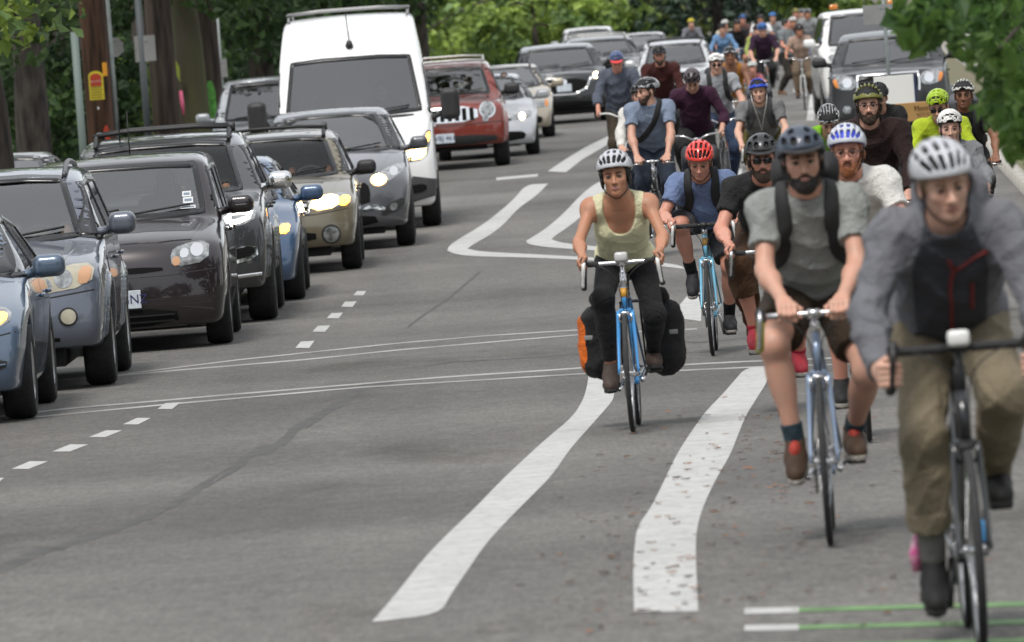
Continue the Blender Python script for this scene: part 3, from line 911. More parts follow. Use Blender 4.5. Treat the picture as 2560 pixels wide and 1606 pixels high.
def make_conifer(loc, h, r, label, seed):
    rng = np.random.default_rng(seed)
    root = empty('fir_tree', loc, label=label, cat='tree')
    trunk = obj('trunk', tube([(0, 0, -0.2), (0, 0, h*0.5), (0, 0, h)], [0.3, 0.18, 0.03], 10), M_BARK, root)
    cs, rr = [], []
    for i in range(26):
        z = 0.4+(h-0.8)*i/25
        R = r*(1-z/h)+0.2
        for k in range(6):
            a = k*math.pi/3+i*0.55+rng.normal()*0.15
            for t in (0.35, 0.6, 0.85, 1.0): cs.append((R*t*math.cos(a), R*t*math.sin(a), z-0.35*t*t*R*0.5)); rr.append(0.34*(1.15-t*0.4))
        a = i*0.55
        obj('limb', tube([(0, 0, z), (R*0.6*math.cos(a), R*0.6*math.sin(a), z-0.1)], [0.05, 0.02], 5), M_BARK, trunk)
    make_crown(root, 'crown', cs, rr, 9000, 0.24, L_CON, seed, droop=0.5, flat=0.7)
    return root
make_conifer(P_at(1700, 262), 9, 4.2, 'dark fir tree with drooping boughs behind the far riders', 5)
make_conifer(P_at(1795, 300), 9, 3.0, 'dark fir tree beside the pale wall', 6)

# ---- dark building with a pale wall at the end of the street
bx, by, bz = P_at(1835, 330)
bl = empty('building', (bx, by, bz), label='dark blue building with a pale wall and white railing at the street end', cat='building')
obj('wall', box((1.0, 3, 4.5), (9, 5, 5.4)), mat('dark_navy_cladding', (0.012, 0.014, 0.022), 0.6), bl, smooth=False)
for i in range(14): obj('plank', box((-3.3+i*0.66, 0.47, 4.5), (0.60, 0.06, 5.3)), mat('dark_navy_cladding_2', (0.014, 0.017, 0.027), 0.6), bl, smooth=False)
obj('base_wall', box((1.0, 0.2, 0.85), (9, 0.4, 1.9)), mat('pale_render', (0.24, 0.23, 0.20), 0.9, noise=0.12, nscale=1.5), bl, smooth=False)
ra = obj('railing', tube([(-3.4, -0.1, 2.15), (5.2, -0.1, 2.2)], 0.03, 6), M_WHITE_P, bl)
for i in range(9): obj('railing_post', tube([(-3.2+i*1.0, -0.1, 1.75), (-3.2+i*1.0, -0.1, 2.15)], 0.025, 6), M_WHITE_P, ra)
x, y, z = P_at(1888, 290)
po = empty('column', (x, y, z), label='dark green square column behind the far riders', cat='column')
obj('shaft', box((0, 0, 2.6), (0.52, 0.5, 5.4), bev=0.02), mat('column_dark_green', (0.020, 0.036, 0.034), 0.5), po, smooth=False)
obj('base', box((0, 0, 0.15), (0.7, 0.7, 0.5), bev=0.02), mat('column_dark_green', (0.02, 0.036, 0.034), 0.5), po, smooth=False)
x, y, z = P_at(1764, 270)
lp = empty('lamp_post', (x, y, z), label='pale grey steel lamp post with a small white sign', cat='lamp post')
obj('post', tube([(0, 0, -0.2), (0, 0, 3.5), (0, 0, 7)], [0.12, 0.10, 0.07], 12), M_GALV, lp)
obj('arm', tube(spline([(0, 0, 6.9), (0.6, 0, 7.3), (1.6, 0, 7.4)], 4), 0.04, 8), M_GALV, lp)
obj('lamp_head', box((1.8, 0, 7.36), (0.6, 0.22, 0.12), bev=0.03), M_GALV, lp)
obj('sign_board', box((0.05, -0.13, zc(66, 1772, 270)-gz(270)), (0.24, 0.02, 0.40), bev=0.004), M_WHITE_P, lp)

# ---- right side: near maple hanging into the picture, shrubs by the pavement
def near_maple():
    x, y = road_x(KERB_R+0.75, 36), 36.0
    root = empty('tree', (x, y, gz(y)), label='near green maple whose branches hang over the kerb on the riders\' side', cat='tree')
    g = tube(spline([(0, 0, -0.2), (0.05, 0.1, 1.6), (0.0, 0.2, 3.4), (-0.1, 0.3, 6.5)], 5), list(np.linspace(0.20, 0.07, 16)), 12)
    trunk = obj('trunk', g, M_BARK, root)
    rng = np.random.default_rng(90)
    cs, rr = [], []
    base = V3((x, y, gz(y)))
    # hanging sprays, given as points the boughs reach
    for i in range(150):
        u = 2130+510*rng.random()**0.8
        vmax = np.interp(u, [2110, 2140, 2200, 2260, 2300, 2340, 2380, 2420, 2640], [40, 80, 95, 60, 90, 200, 260, 345, 460])
        v = rng.uniform(-330, vmax-20) if rng.random() < 0.8 else vmax-rng.uniform(5, 40)
        if u < 2190 and v < 10: continue
        d = rng.uniform(30, 37)
        cs.append(V3(at_dist(u, v, d))-base); rr.append(rng.uniform(0.08, 0.16))
    for i in range(60):
        cs.append(V3((rng.normal()*1.3, rng.normal()*1.6, 4.6+rng.normal()*0.9))); rr.append(0.55)
    for i in range(16):
        e = cs[rng.integers(0, len(cs))]
        obj('limb', tube(spline([(0, 0.15, 2.6+0.12*i), tuple(e*0.5+V3((0.1, 0.1, 1.6+0.06*i))), tuple(e)], 5), list(np.linspace(0.045, 0.006, 11)), 6), M_BARK, trunk)
    make_crown(root, 'crown', cs, rr, 6500, 0.070, L_MID, 91, droop=0.6, flat=0.4)
near_maple()
for i, (u, d, rx, rz, ms, lb) in enumerate([(2290, 128, 0.9, 2.3, L_DARK, 'dark shrub behind the black pickup truck'), (2350, 118, 0.9, 2.0, L_DARK, 'dark shrub beside the pavement slabs'), (2400, 108, 0.9, 2.2, L_MID, 'green shrub at the back of the pavement'), (2330, 140, 1.2, 2.8, L_MID, 'tall green shrub behind the dark ones'), (2245, 150, 1.2, 3.0, L_DARK, 'dark tall shrub past the pickup truck'), (2460, 100, 1.2, 2.4, L_MID, 'green shrub past the last pavement slab')]):
    x, y, z = P_at(u, d)
    make_shrub((max(x, road_x(KERB_R+1.9, d)), d, gz(d)+0.08), (rx, 0.9, rz), 1900, 0.13, ms, 140+i, lb, 'shrubs along the right pavement')
x, y = road_x(KERB_R+0.9, 106), 106
grs = np.random.default_rng(4)
v, f = [], []
for i in range(2600):
    yy = grs.uniform(70, 150); xx = road_x(KERB_R+grs.uniform(0.25, 1.2), yy); a = grs.uniform(0, 6.28); hgt = grs.uniform(0.05, 0.22)
    o = len(v); v += [(xx-0.012*math.cos(a), yy-0.012*math.sin(a), gz(yy)+0.10), (xx+0.012*math.cos(a), yy+0.012*math.sin(a), gz(yy)+0.10), (xx+grs.normal()*0.05, yy+grs.normal()*0.05, gz(yy)+0.10+hgt)]; f.append((o, o+1, o+2))
tag(obj('grass', (v, f), L_OLIVE[1], smooth=False), 'rough grass growing on the verge beside the kerb', 'grass', kind='stuff')

# ---- unseen street trees added beside and behind the camera to block low sky light
_sl = 0
for side, off in ((-1, KERB_L-2.6), (1, KERB_R+3.2)):
    for yy in (-95, -72, -50, -30, -10, 12, 34, 58, 82):
        if side > 0 and yy in (34,): continue
        xx = road_x(off, yy)
        if side > 0: xx = max(xx, 6.0)
        make_tree((xx, yy, gz(yy)), 9, 0.27, (0, 0, 6.6), (4.3, 5.2, 3.2), 2400, 0.52, L_DARK, 300+_sl, 'tall leafy street tree on the pavement outside the picture', M_BARK, zmin=3.3, ncl=50, clr=1.3, group='street trees lining the pavements', limbs=4)
        _sl += 1
for side, off in ((-1, KERB_L-9.5), (1, KERB_R+9.5)):
    for yy in (-90, -60, -30, 0, 30, 60, 90):
        make_shrub((road_x(off, yy), yy, gz(yy)), (4.5, 13.0, 6.0), 1700, 0.75, L_DARK, 400+_sl, 'tall garden hedge behind the pavement outside the picture', 'garden hedges behind the pavements', ncl=60, clr=1.6, name='hedge', cat='hedge')
        _sl += 1
# ------------------------------------------------------------------ cars
class Table2:
    """signed distance to a polygon, tabulated"""
    def __init__(s, poly, step=0.02, pad=0.5):
        poly = np.asarray(poly, float)
        lo, hi = poly.min(0)-pad, poly.max(0)+pad
        nx, ny = [int(math.ceil((hi[i]-lo[i])/step))+1 for i in (0, 1)]
        gx, gy = np.meshgrid(lo[0]+np.arange(nx)*step, lo[1]+np.arange(ny)*step, indexing='ij')
        p = np.stack([gx.ravel(), gy.ravel()], 1)
        d = np.full(len(p), 1e9)
        m = len(poly)
        for i in range(m):
            a, b = poly[i], poly[(i+1) % m]
            ba = b-a
            t = np.clip(((p-a)@ba)/max(ba@ba, 1e-12), 0, 1)
            q = p-a-t[:, None]*ba
            d = np.minimum(d, (q*q).sum(1))
        d = np.sqrt(d)
        d[in_poly(p, poly)] *= -1
        s.t = d.reshape(nx, ny); s.lo = lo; s.step = step; s.n = (nx, ny)
    def __call__(s, a, b):
        fx = np.clip((a-s.lo[0])/s.step, 0, s.n[0]-1.001); fy = np.clip((b-s.lo[1])/s.step, 0, s.n[1]-1.001)
        i, j = fx.astype(int), fy.astype(int)
        u, w = fx-i, fy-j
        T = s.t
        r = T[i, j]*(1-u)*(1-w)+T[i+1, j]*u*(1-w)+T[i, j+1]*(1-u)*w+T[i+1, j+1]*u*w
        ex = np.maximum(np.maximum(s.lo[0]-a, a-(s.lo[0]+(s.n[0]-1)*s.step)), 0)
        ey = np.maximum(np.maximum(s.lo[1]-b, b-(s.lo[1]+(s.n[1]-1)*s.step)), 0)
        return r+np.hypot(ex, ey)

def glass_mat(name='window_glass', tint=(0.55, 0.60, 0.58), refl=1.0, ior=2.35):
    if name in _MC: return _MC[name]
    m = bpy.data.materials.new(name); m.use_nodes = True
    nt = m.node_tree; nt.nodes.clear()
    out = nt.nodes.new('ShaderNodeOutputMaterial')
    mix = nt.nodes.new('ShaderNodeMixShader')
    tr = nt.nodes.new('ShaderNodeBsdfTransparent'); tr.inputs[0].default_value = (*tint, 1)
    gl = nt.nodes.new('ShaderNodeBsdfGlossy'); gl.inputs['Roughness'].default_value = 0.03
    gl.inputs['Color'].default_value = (refl, refl, refl, 1)
    fr = nt.nodes.new('ShaderNodeFresnel'); fr.inputs[0].default_value = ior
    nt.links.new(fr.outputs[0], mix.inputs[0]); nt.links.new(tr.outputs[0], mix.inputs[1]); nt.links.new(gl.outputs[0], mix.inputs[2])
    nt.links.new(mix.outputs[0], out.inputs[0])
    _MC[name] = m
    return m

M_GLASS = glass_mat()
M_GLASS_C = glass_mat('clear_glass', (0.80, 0.85, 0.83), 1.0, 1.33)
M_GLASS_D = glass_mat('privacy_glass', (0.10, 0.11, 0.11))
M_FRIT = mat('black_window_border', (0.012, 0.012, 0.013), 0.25)
M_TRIM = mat('black_plastic_trim', (0.02, 0.02, 0.021), 0.55, noise=0.2, nscale=14)
M_UNDER = mat('underbody_black', (0.012, 0.012, 0.012), 0.9)
M_RUBBER = mat('tyre_rubber', (0.022, 0.022, 0.022), 0.85, noise=0.3, nscale=20, bump=0.3, bscale=90)
M_ALLOY = mat('alloy_rim', (0.55, 0.55, 0.55), 0.35, metal=0.9)
M_CHROME = mat('chrome', (0.78, 0.78, 0.78), 0.10, metal=1.0)
M_LENS = mat('headlamp_lens', (0.30, 0.31, 0.31), 0.12, metal=0.55, coat=1.0, noise=0.55, nscale=16)
M_LENS_Y = mat('clouded_headlamp_lens', (0.42, 0.39, 0.30), 0.35, coat=0.4, noise=0.15, nscale=10)
M_AMBER = mat('amber_lens', (0.62, 0.20, 0.02), 0.2, coat=1.0)
M_AMBER_PALE = mat('faded_amber_lens', (0.55, 0.30, 0.16), 0.3, coat=0.6)
M_LIT = mat('lit_lamp', (1, 0.9, 0.7), 0.3, emit=(1.0, 0.72, 0.38), estr=14.0)
M_LIT_R = mat('lit_reflector', (1, 0.7, 0.3), 0.3, emit=(1.0, 0.58, 0.18), estr=3.2)
M_LIT_W = mat('lit_lamp_white', (1, 0.95, 0.9), 0.3, emit=(1.0, 0.93, 0.82), estr=12.0)
M_LIT_A = mat('lit_lamp_amber', (1, 0.5, 0.1), 0.3, emit=(1.0, 0.38, 0.04), estr=4.0)
M_PLATE = mat('licence_plate', (0.55, 0.60, 0.66), 0.4, noise=0.12, nscale=25)
M_PLATE_TX = mat('plate_lettering', (0.02, 0.025, 0.10), 0.5)
M_SEAT = mat('seat_cloth', (0.05, 0.05, 0.052), 0.9)
M_SEAT_L = mat('seat_cloth_light', (0.16, 0.155, 0.145), 0.9)
M_BLACKG = mat('grille_black', (0.008, 0.008, 0.008), 0.85, spec=0.15)
M_RED = mat('tail_lamp_red', (0.45, 0.02, 0.02), 0.2, coat=1.0)

def paint(name, col, metal=0.35, rough=0.32):
    return mat('paint_'+name, col, rough, metal=metal, coat=1.0, noise=0.10, nscale=3.0, bump=0.0)

def wheel(parent, x, y, r, w, h_rim=0.62, rimmat=None):
    s = 1 if y > 0 else -1
    e = empty('wheel', (x, y, r)); e.parent = parent
    hw = w/2
    prof = [(r*h_rim, -hw*0.85), (r*0.80, -hw), (r*0.93, -hw*0.98), (r*0.985, -hw*0.80), (r, -hw*0.5), (r*1.002, -hw*0.1), (r*1.002, hw*0.1), (r, hw*0.5),
            (r*0.985, hw*0.80), (r*0.93, hw*0.98), (r*0.80, hw), (r*h_rim, hw*0.85)]
    obj('tyre', lathe(prof, 'y', 36), M_RUBBER, e)
    g = G()
    rr = r*h_rim
    g.add(lathe([(rr*1.02, s*hw*0.86), (rr*0.97, s*hw*0.92), (rr*0.90, s*hw*0.70), (rr*0.88, -s*hw*0.6)], 'y', 32, closed=False))
    for k in range(5):
        a = 2*math.pi*k/5+0.3
        M = Matrix.Rotation(-a, 3, 'Y')
        g.add(box(M @ Vector((rr*0.5, s*hw*0.62, 0)), (rr*0.92, 0.03, rr*0.26), M))
    g.add(lathe([(0.0, s*hw*0.72), (rr*0.22, s*hw*0.70), (rr*0.26, s*hw*0.5)], 'y', 16, closed=False))
    obj('rim', g.geo, rimmat or M_ALLOY, e)
    obj('brake_disc', lathe([(rr*0.72, s*hw*0.2), (rr*0.72, s*hw*0.3), (0.02, s*hw*0.3), (0.02, s*hw*0.2)], 'y', 20), M_UNDER, e, smooth=False)
    return e

def mirror_poly(P): return [(-a, b) for a, b in P][::-1]
def circ(cx, cy, r, n=14, ry=None): return [(cx+r*math.cos(2*math.pi*k/n), cy+(ry or r)*math.sin(2*math.pi*k/n)) for k in range(n)]

def make_car(name, S):
    """S: the car's measurements. x forward, y to its left, z up, ground at 0"""
    W, H, L = S['W'], S['H'], S['L']
    hw = W/2
    wb, rw = S['wb'], S['rw']
    h = S.get('h', 0.03)
    xf = wb/2+S['fo']; xr = xf-L
    prof = [(a, b) for a, b in S['prof']]
    side = Table2(chaikin(prof, 3))
    wz = np.array(S['wz']); 
    bf, br = S.get('bf', 0.22), S.get('br', 0.12)
    crown = S.get('crown', 0.05)
    tap, xt = S.get('taper', 0.07), S.get('xt', 0.55)
    axles = (wb/2, -wb/2)
    k = S.get('k', 0.07)
    arch = S.get('arch', 0.055)
    def outer(p):
        x, y, z = p[:, 0], p[:, 1], p[:, 2]
        ay = np.abs(y); yy = np.clip(ay/hw, 0, 1.3)
        rp = np.clip(x/(xf*0.8), 0, 1); rm = np.clip(x/(xr*0.8), 0, 1)
        x2 = x+bf*yy**2.4*rp-br*yy**2.4*rm
        z2 = z+crown*yy**2*np.clip((z-0.5)/0.4, 0, 1)
        a = side(x2, z2)
        w = np.interp(z, wz[:, 0], wz[:, 1])*hw
        w = w*(1-tap*np.clip((np.abs(x)/xf-xt)/(1-xt), 0, 1.2)**2)
        f = smax(a, ay-w, k)
        if 'extra' in S: f = S['extra'](p, f)
        for xa in axles:
            c = np.hypot(x-xa, z-rw)-(rw+arch)
            if S.get('flare'):
                fl = np.maximum(np.maximum(np.hypot(x-xa, z-rw)-(rw+arch+0.06), np.abs(ay-(w+0.0))-S['flare']), rw*1.05-z)
                f = smin(f, fl, 0.03)
            f = smax(f, -np.maximum(c, (hw-0.30)-ay), 0.02)
        return f
    ws = S['ws']                        # windscreen (y,z) right half given as 4 corner half-widths: (wb, zb, wt, zt)
    WS = [(-ws[0], ws[1]), (ws[0], ws[1]), (ws[2], ws[3]), (-ws[2], ws[3])]
    if len(ws) > 4: WS = [(-ws[0], ws[1]), (-ws[0]*0.5, ws[1]-ws[4]*0.75), (0, ws[1]-ws[4]), (ws[0]*0.5, ws[1]-ws[4]*0.75), (ws[0], ws[1]), (ws[2], ws[3]), (ws[2]*0.5, ws[3]+ws[4]), (-ws[2]*0.5, ws[3]+ws[4]), (-ws[2], ws[3])]
    sw = S['sw']                        # side windows: list of polygons (x,z)
    rws = S.get('rws')
    def inset(poly, d):
        c = np.mean(np.array(poly), 0)
        out = []
        for q in np.array(poly, float):
            v = q-c; n = np.linalg.norm(v)
            out.append(tuple(c+v*(n-d)/n))
        return out
    tw = Table2(inset(WS, 0.03)); ts = [Table2(inset(q, 0.025)) for q in sw]
    tr = Table2(inset([(-rws[0], rws[1]), (rws[0], rws[1]), (rws[2], rws[3]), (-rws[2], rws[3])], 0.03)) if rws else None
    zfl = S.get('floor', 0.62)
    xcab0, xcab1 = S['cab']
    xm = S.get('xm', 0.0)
    hollow = S.get('hollow', True)
    def body(p):
        f = outer(p)
        if not hollow: return f
        x, y, z = p[:, 0], p[:, 1], p[:, 2]
        cav = np.maximum.reduce([f+0.055, zfl-z, x-xcab1, xcab0-x])
        g = np.maximum(f, -cav)
        g = np.maximum(g, -np.maximum(tw(y, z), xm-x))
        for t in ts: g = np.maximum(g, -np.maximum(t(x, z), 0.35-np.abs(y)))
        if tr is not None: g = np.maximum(g, -np.maximum(tr(y, z), x-xm))
        return g
    root = empty(name)
    pm = S['paint']
    V, Q, N = mesh_sdf(body, (xr-0.1, -hw-0.12, 0.08), (xf+0.1, hw+0.12, H+0.1), h)
    obj('body', (V, Q, N), pm, root)
    obj('underbody', box(((xf+xr)/2, 0, S.get('gc', 0.2)+0.11), (L*0.90, W*0.62, 0.26)), M_UNDER, root, smooth=False)
    for xa in axles:
        for s in (1, -1): wheel(root, xa, s*(hw-0.115-S.get('wi', 0.0)), rw, S.get('tw', 0.22), S.get('rimr', 0.62), S.get('rim'))
    st = xf+0.4
    gw = obj('windscreen', patch(outer, WS, 'x+', st, 0.07, off=-0.004, rim=0), S.get('glass', M_GLASS), root)
    obj('border', strip_on(outer, inset(WS, 0.018), 'x+', st, 0.045, off=0.003, closed=True), S.get('wtrim', M_FRIT), gw)
    for s in (1, -1):
        for i, q in enumerate(sw):
            wgl = obj('side_window', patch(outer, q, 'y+' if s > 0 else 'y-', hw+0.3, 0.10, off=-0.003, rim=0), S.get('sglass', M_GLASS_D if i else M_GLASS), root)
            obj('border', strip_on(outer, inset(q, 0.012), 'y+' if s > 0 else 'y-', hw+0.3, 0.035, off=0.004, closed=True), M_FRIT, wgl)
        for q in S.get('doors', []):
            d = obj('door', patch(outer, q, 'y+' if s > 0 else 'y-', hw+0.3, 0.09, off=0.004, rim=0.02), pm, root)
            qa = np.array(q)
            hx, hz = qa[:, 0].min()+0.16, qa[:, 1].max()-0.12
            hp = trace(outer, [(hx, s*(hw+0.3), hz)], (0, -s, 0))[0]
            obj('handle', box((hp[0], hp[1]+s*0.02, hp[2]), (0.18, 0.03, 0.03), bev=0.008), pm, d)
    if rws: obj('rear_window', patch(outer, [(-rws[0], rws[1]), (rws[0], rws[1]), (rws[2], rws[3]), (-rws[2], rws[3])], 'x-', -xr+0.4, 0.12, off=-0.003, rim=0), M_GLASS, root)
    if 'hood' in S:                     # a lid with its own edges
        x0, x1, w0, w1 = S['hood']
        HP = [(x0, -w0), (x1-0.10, -w1), (x1, -w1*0.55), (x1+0.02, 0), (x1, w1*0.55), (x1-0.10, w1), (x0, w0)]
        obj('hood', patch(outer, HP, 'z+', H+0.4, 0.09, off=0.007, rim=0.03), pm, root)
    # things on the nose: (name, polygon, material, offset, mirrored, sub-features)
    def feat(par, nm, poly, m, off=0.006, ax='x+', step=0.03, rim=0.03, sm=1):
        return obj(nm, patch(outer, poly, ax, st, step, off=off, rim=rim, smooth_it=sm), m, par)
    for ft in S.get('front', []):
        nm, poly, m = ft[:3]
        off = ft[3] if len(ft) > 3 else 0.006
        mir = ft[4] if len(ft) > 4 else True
        subs = ft[5] if len(ft) > 5 else []
        sides = (1, -1) if mir else (1,)
        for s in sides:
            P = poly if s > 0 else mirror_poly(poly)
            o = feat(root, nm, P, m, off)
            for (sn, sp, smt, soff) in subs:
                feat(o, sn, sp if s > 0 else mirror_poly(sp), smt, soff, step=0.02, rim=0.012, sm=0 if sn in ('slot', 'slat', 'grille_bar') else 1)
    for (nm, line, w, m, off) in S.get('strips', []):
        obj(nm, strip_on(outer, line, 'x+', st, w, off=off), m, root)
    # mirrors
    mx, mz, my = S['mirror'][:3]
    msz = S['mirror'][3] if len(S['mirror']) > 3 else (0.09, 0.112, 0.078)
    for s in (1, -1):
        c = (mx, s*my, mz)
        def fm(p, c=c, s=s):
            a = s_box(p, c, msz, min(msz)*0.75)
            a = smax(a, -s_plane(p, (c[0]-msz[0]*0.55, c[1], c[2]), (1, 0, 0)), 0.02)
            b = s_cone(p, (mx-0.02, s*(my-msz[1]*0.6), mz-msz[2]*0.45), (mx-0.06, s*(my-msz[1]-0.16), mz-msz[2]*0.9), 0.03, 0.04)
            return smin(a, b, 0.04)
        g = mesh_sdf(fm, (mx-0.25, c[1]-0.35, mz-0.4), (mx+0.25, c[1]+0.35, mz+0.4), 0.02)
        mo = obj('mirror', g, S.get('mirror_mat', pm), root)
        obj('mirror_glass', box((mx-msz[0]*0.56, c[1], mz), (0.006, msz[1]*1.6, msz[2]*1.5)), M_CHROME, mo, smooth=False)
    # wipers resting at the foot of the windscreen
    if S.get('wipers', True):
        for (ya, yb, za, zb) in ((-ws[0]*0.75, -0.02, 0.025, 0.075), (0.02, ws[0]*0.82, 0.025, 0.065)):
            n = 8
            zz = ws[1]-(ws[4] if len(ws) > 4 else 0)
            pts = [(st, ya+(yb-ya)*i/(n-1), zz+za+(zb-za)*i/(n-1)+ (ws[4] if len(ws) > 4 else 0)*(abs(ya+(yb-ya)*i/(n-1))/ws[0])) for i in range(n)]
            tp = trace(outer, pts, (-1, 0, 0))
            obj('wiper', tube([tuple(q+np.array((0.02, 0, 0.012))) for q in tp], 0.010, 5), M_TRIM, root)
    # rails along the roof
    if 'rails' in S:
        x0, x1, yr, up = S['rails'][:4]
        for s in (1, -1):
            xs = np.linspace(x0, x1, 9)
            tp = trace(outer, [(x, s*yr, H+0.4) for x in xs], (0, 0, -1))
            pts = [(q[0], q[1], q[2]+up*math.sin(math.pi*min(1, max(0, (i+0.15)/8.3)))**0.35) for i, q in enumerate(tp)]
            obj('roof_rail', tube(spline(pts, 3), S.get('railr', 0.02), 7), S.get('railm', M_TRIM), root)
        for xc in S.get('bars', []):
            z = trace(outer, [(xc, yr, H+0.4)], (0, 0, -1))[0][2]+up
            obj('roof_bar', tube([(xc, -yr-0.03, z), (xc, -yr*0.5, z+0.025), (xc, yr*0.5, z+0.025), (xc, yr+0.03, z)], 0.022, 6), S.get('barm', S.get('railm', M_TRIM)), root)
    if 'antenna' in S:
        ax_, ay_ = S['antenna']
        q = trace(outer, [(ax_, ay_, H+0.4)], (0, 0, -1))[0]
        obj('antenna', tube([(q[0], q[1], q[2]-0.01), (q[0]-0.03, q[1], q[2]+0.40)], [0.007, 0.004], 5), M_TRIM, root)
    if 'plate' in S:
        px, pz, ptx = S['plate']
        q = trace(outer, [(st, px, pz)], (-1, 0, 0))[0]
        pl = obj('licence_plate', box((q[0]+0.020, px, pz), (0.012, 0.305, 0.152), bev=0.004), M_PLATE, root, smooth=False)
        if ptx:
            tv, tf = text_geo(ptx, 0.105)
            obj('lettering', ([(q[0]+0.029+z, px+x, pz+y) for x, y, z in tv], tf), M_PLATE_TX, pl, smooth=False)
    # inside: dash, wheel, seats
    if hollow:
        sx = S.get('seat', 0.0)
        zs = zfl+0.02
        obj('dashboard', box((xcab1-0.30, 0, zfl+0.13), (0.5, W*0.74, 0.30), bev=0.06), M_SEAT, root)
        sm = S.get('seatm', M_SEAT)
        for s in (1, -1):
            Mt = Matrix.Rotation(math.radians(-14), 3, 'Y')
            so = obj('seat', box((sx-0.28, s*0.36, zs+0.24), (0.14, 0.48, 0.56), Mt, bev=0.05), sm, root)
            obj('headrest', box((sx-0.37, s*0.36, zs+0.60), (0.10, 0.25, 0.16), Mt, bev=0.04), sm, so)
            obj('cushion', box((sx-0.02, s*0.36, zs+0.0), (0.5, 0.48, 0.12), bev=0.04), sm, so)
        obj('rear_seat', box((sx-1.15, 0, zs+0.22), (0.16, W*0.66, 0.56), Matrix.Rotation(math.radians(-14), 3, 'Y'), bev=0.05), sm, root)
        Ms = Matrix.Rotation(math.radians(62), 4, 'Y')
        tv, tf = lathe([(0.185+0.014*math.cos(a), 0.014*math.sin(a)) for a in np.linspace(0, 2*math.pi, 7)[:-1]], 'z', 24)
        obj('steering_wheel', ([tuple(Ms @ Vector(q)+Vector((sx+0.36, 0.36, zs+0.30))) for q in tv], tf), M_SEAT, root)
    S['_outer'] = outer
    return root

def profile(xf, xr, gc, zn, zh, xc, zc, xt, zt, xp, zp, xe, ze, xb, zb, ztl, nose=0.06):
    """nose, hood, windscreen, roof, tail outline; front of the car first"""
    return [(xf-0.10, gc), (xf-0.01, gc+0.10), (xf, zn), (xf-nose, (zn+zh)/2+0.03), (xf-nose*2.2, zh), (xf-nose*2.2-0.30, zh+(zc-zh)*0.42), (xc+0.30, zc-0.045), (xc, zc),
            (xc-0.10, zc+0.06), (xt+0.05, zt-0.04), (xt-0.12, zt+0.02), (xp, zp), (xe+0.25, ze+0.02), (xe, ze), (xb+0.05, zb+0.05), (xb-0.05, zb), (xr+0.06, ztl), (xr, ztl-0.15), (xr, gc+0.25), (xr+0.12, gc+0.02)]
# ------------------------------------------------------------------ the individual vehicles (measurements)
def wz_std(zbelt, zroof, top=0.74, low=0.94):
    return [(0.0, low-0.03), (0.25, low), (0.50, 0.985), (0.75, 1.0), (zbelt, 0.965), (zbelt+0.08, 0.945), (zroof, top), (zroof+0.4, top-0.1)]

def spec_suv(**kw):
    S = dict(h=0.03)
    S.update(kw)
    return S

def car_sedan_blue():
    wb, fo, L = 2.72, 0.95, 4.80
    xf = wb/2+fo
    return dict(W=1.80, H=1.49, L=L, wb=wb, fo=fo, rw=0.325, bf=0.30, br=0.2, crown=0.05, taper=0.10,
        prof=profile(xf, xf-L, 0.18, 0.45, 0.70, 1.02, 0.99, 0.20, 1.40, -0.40, 1.475, -1.25, 1.38, -2.02, 1.07, 1.02),
        wz=wz_std(0.93, 1.46, 0.66), ws=(0.67, 1.00, 0.52, 1.38, 0.03), rws=(0.62, 1.10, 0.50, 1.34), cab=(-2.0, 1.35), floor=0.60,
        sw=[[(0.95, 0.97), (-0.30, 0.98), (-0.30, 1.36), (0.18, 1.35)], [(-0.40, 0.98), (-1.35, 1.00), (-1.20, 1.30), (-0.40, 1.37)]],
        doors=[[(1.0, 0.30), (-0.33, 0.30), (-0.33, 0.92), (1.0, 0.90)], [(-0.37, 0.30), (-1.0, 0.30), (-1.3, 0.70), (-1.3, 0.93), (-0.37, 0.92)]],
        hood=(1.10, xf-0.22, 0.70, 0.62), mirror=(0.78, 1.02, 1.02), paint=paint('slate_blue', (0.085, 0.125, 0.185)), seat=0.1, antenna=(-1.9, 0.3),
        front=[('headlight', [(0.44, 0.58), (0.78, 0.66), (0.80, 0.76), (0.62, 0.80), (0.44, 0.70)], M_LENS, 0.006, True, [('lit_reflector', circ(0.565, 0.68, 0.10, ry=0.085), M_LIT_R, 0.009), ('bulb', circ(0.56, 0.675, 0.068), M_LIT, 0.012), ('turn_signal', [(0.63, 0.64), (0.76, 0.68), (0.77, 0.74), (0.64, 0.75)], M_LIT_A, 0.011)]),
               ('grille', [(-0.38, 0.60), (0.38, 0.60), (0.36, 0.70), (-0.36, 0.70)], M_BLACKG, 0.005, False),
               ('fog_recess', [(0.46, 0.33), (0.74, 0.36), (0.76, 0.44), (0.46, 0.42)], M_TRIM, 0.004, True),
               ('air_intake', [(-0.40, 0.28), (0.40, 0.28), (0.36, 0.40), (-0.36, 0.40)], M_BLACKG, 0.004, False)],
        strips=[('bumper_seam', [(-0.86, 0.62), (-0.5, 0.56), (0.5, 0.56), (0.86, 0.62)], 0.010, M_TRIM, 0.001), ('bumper_rib', [(0.45, 0.375), (0.74, 0.40)], 0.014, paint('slate_blue', (0.085, 0.125, 0.185)), 0.012)])

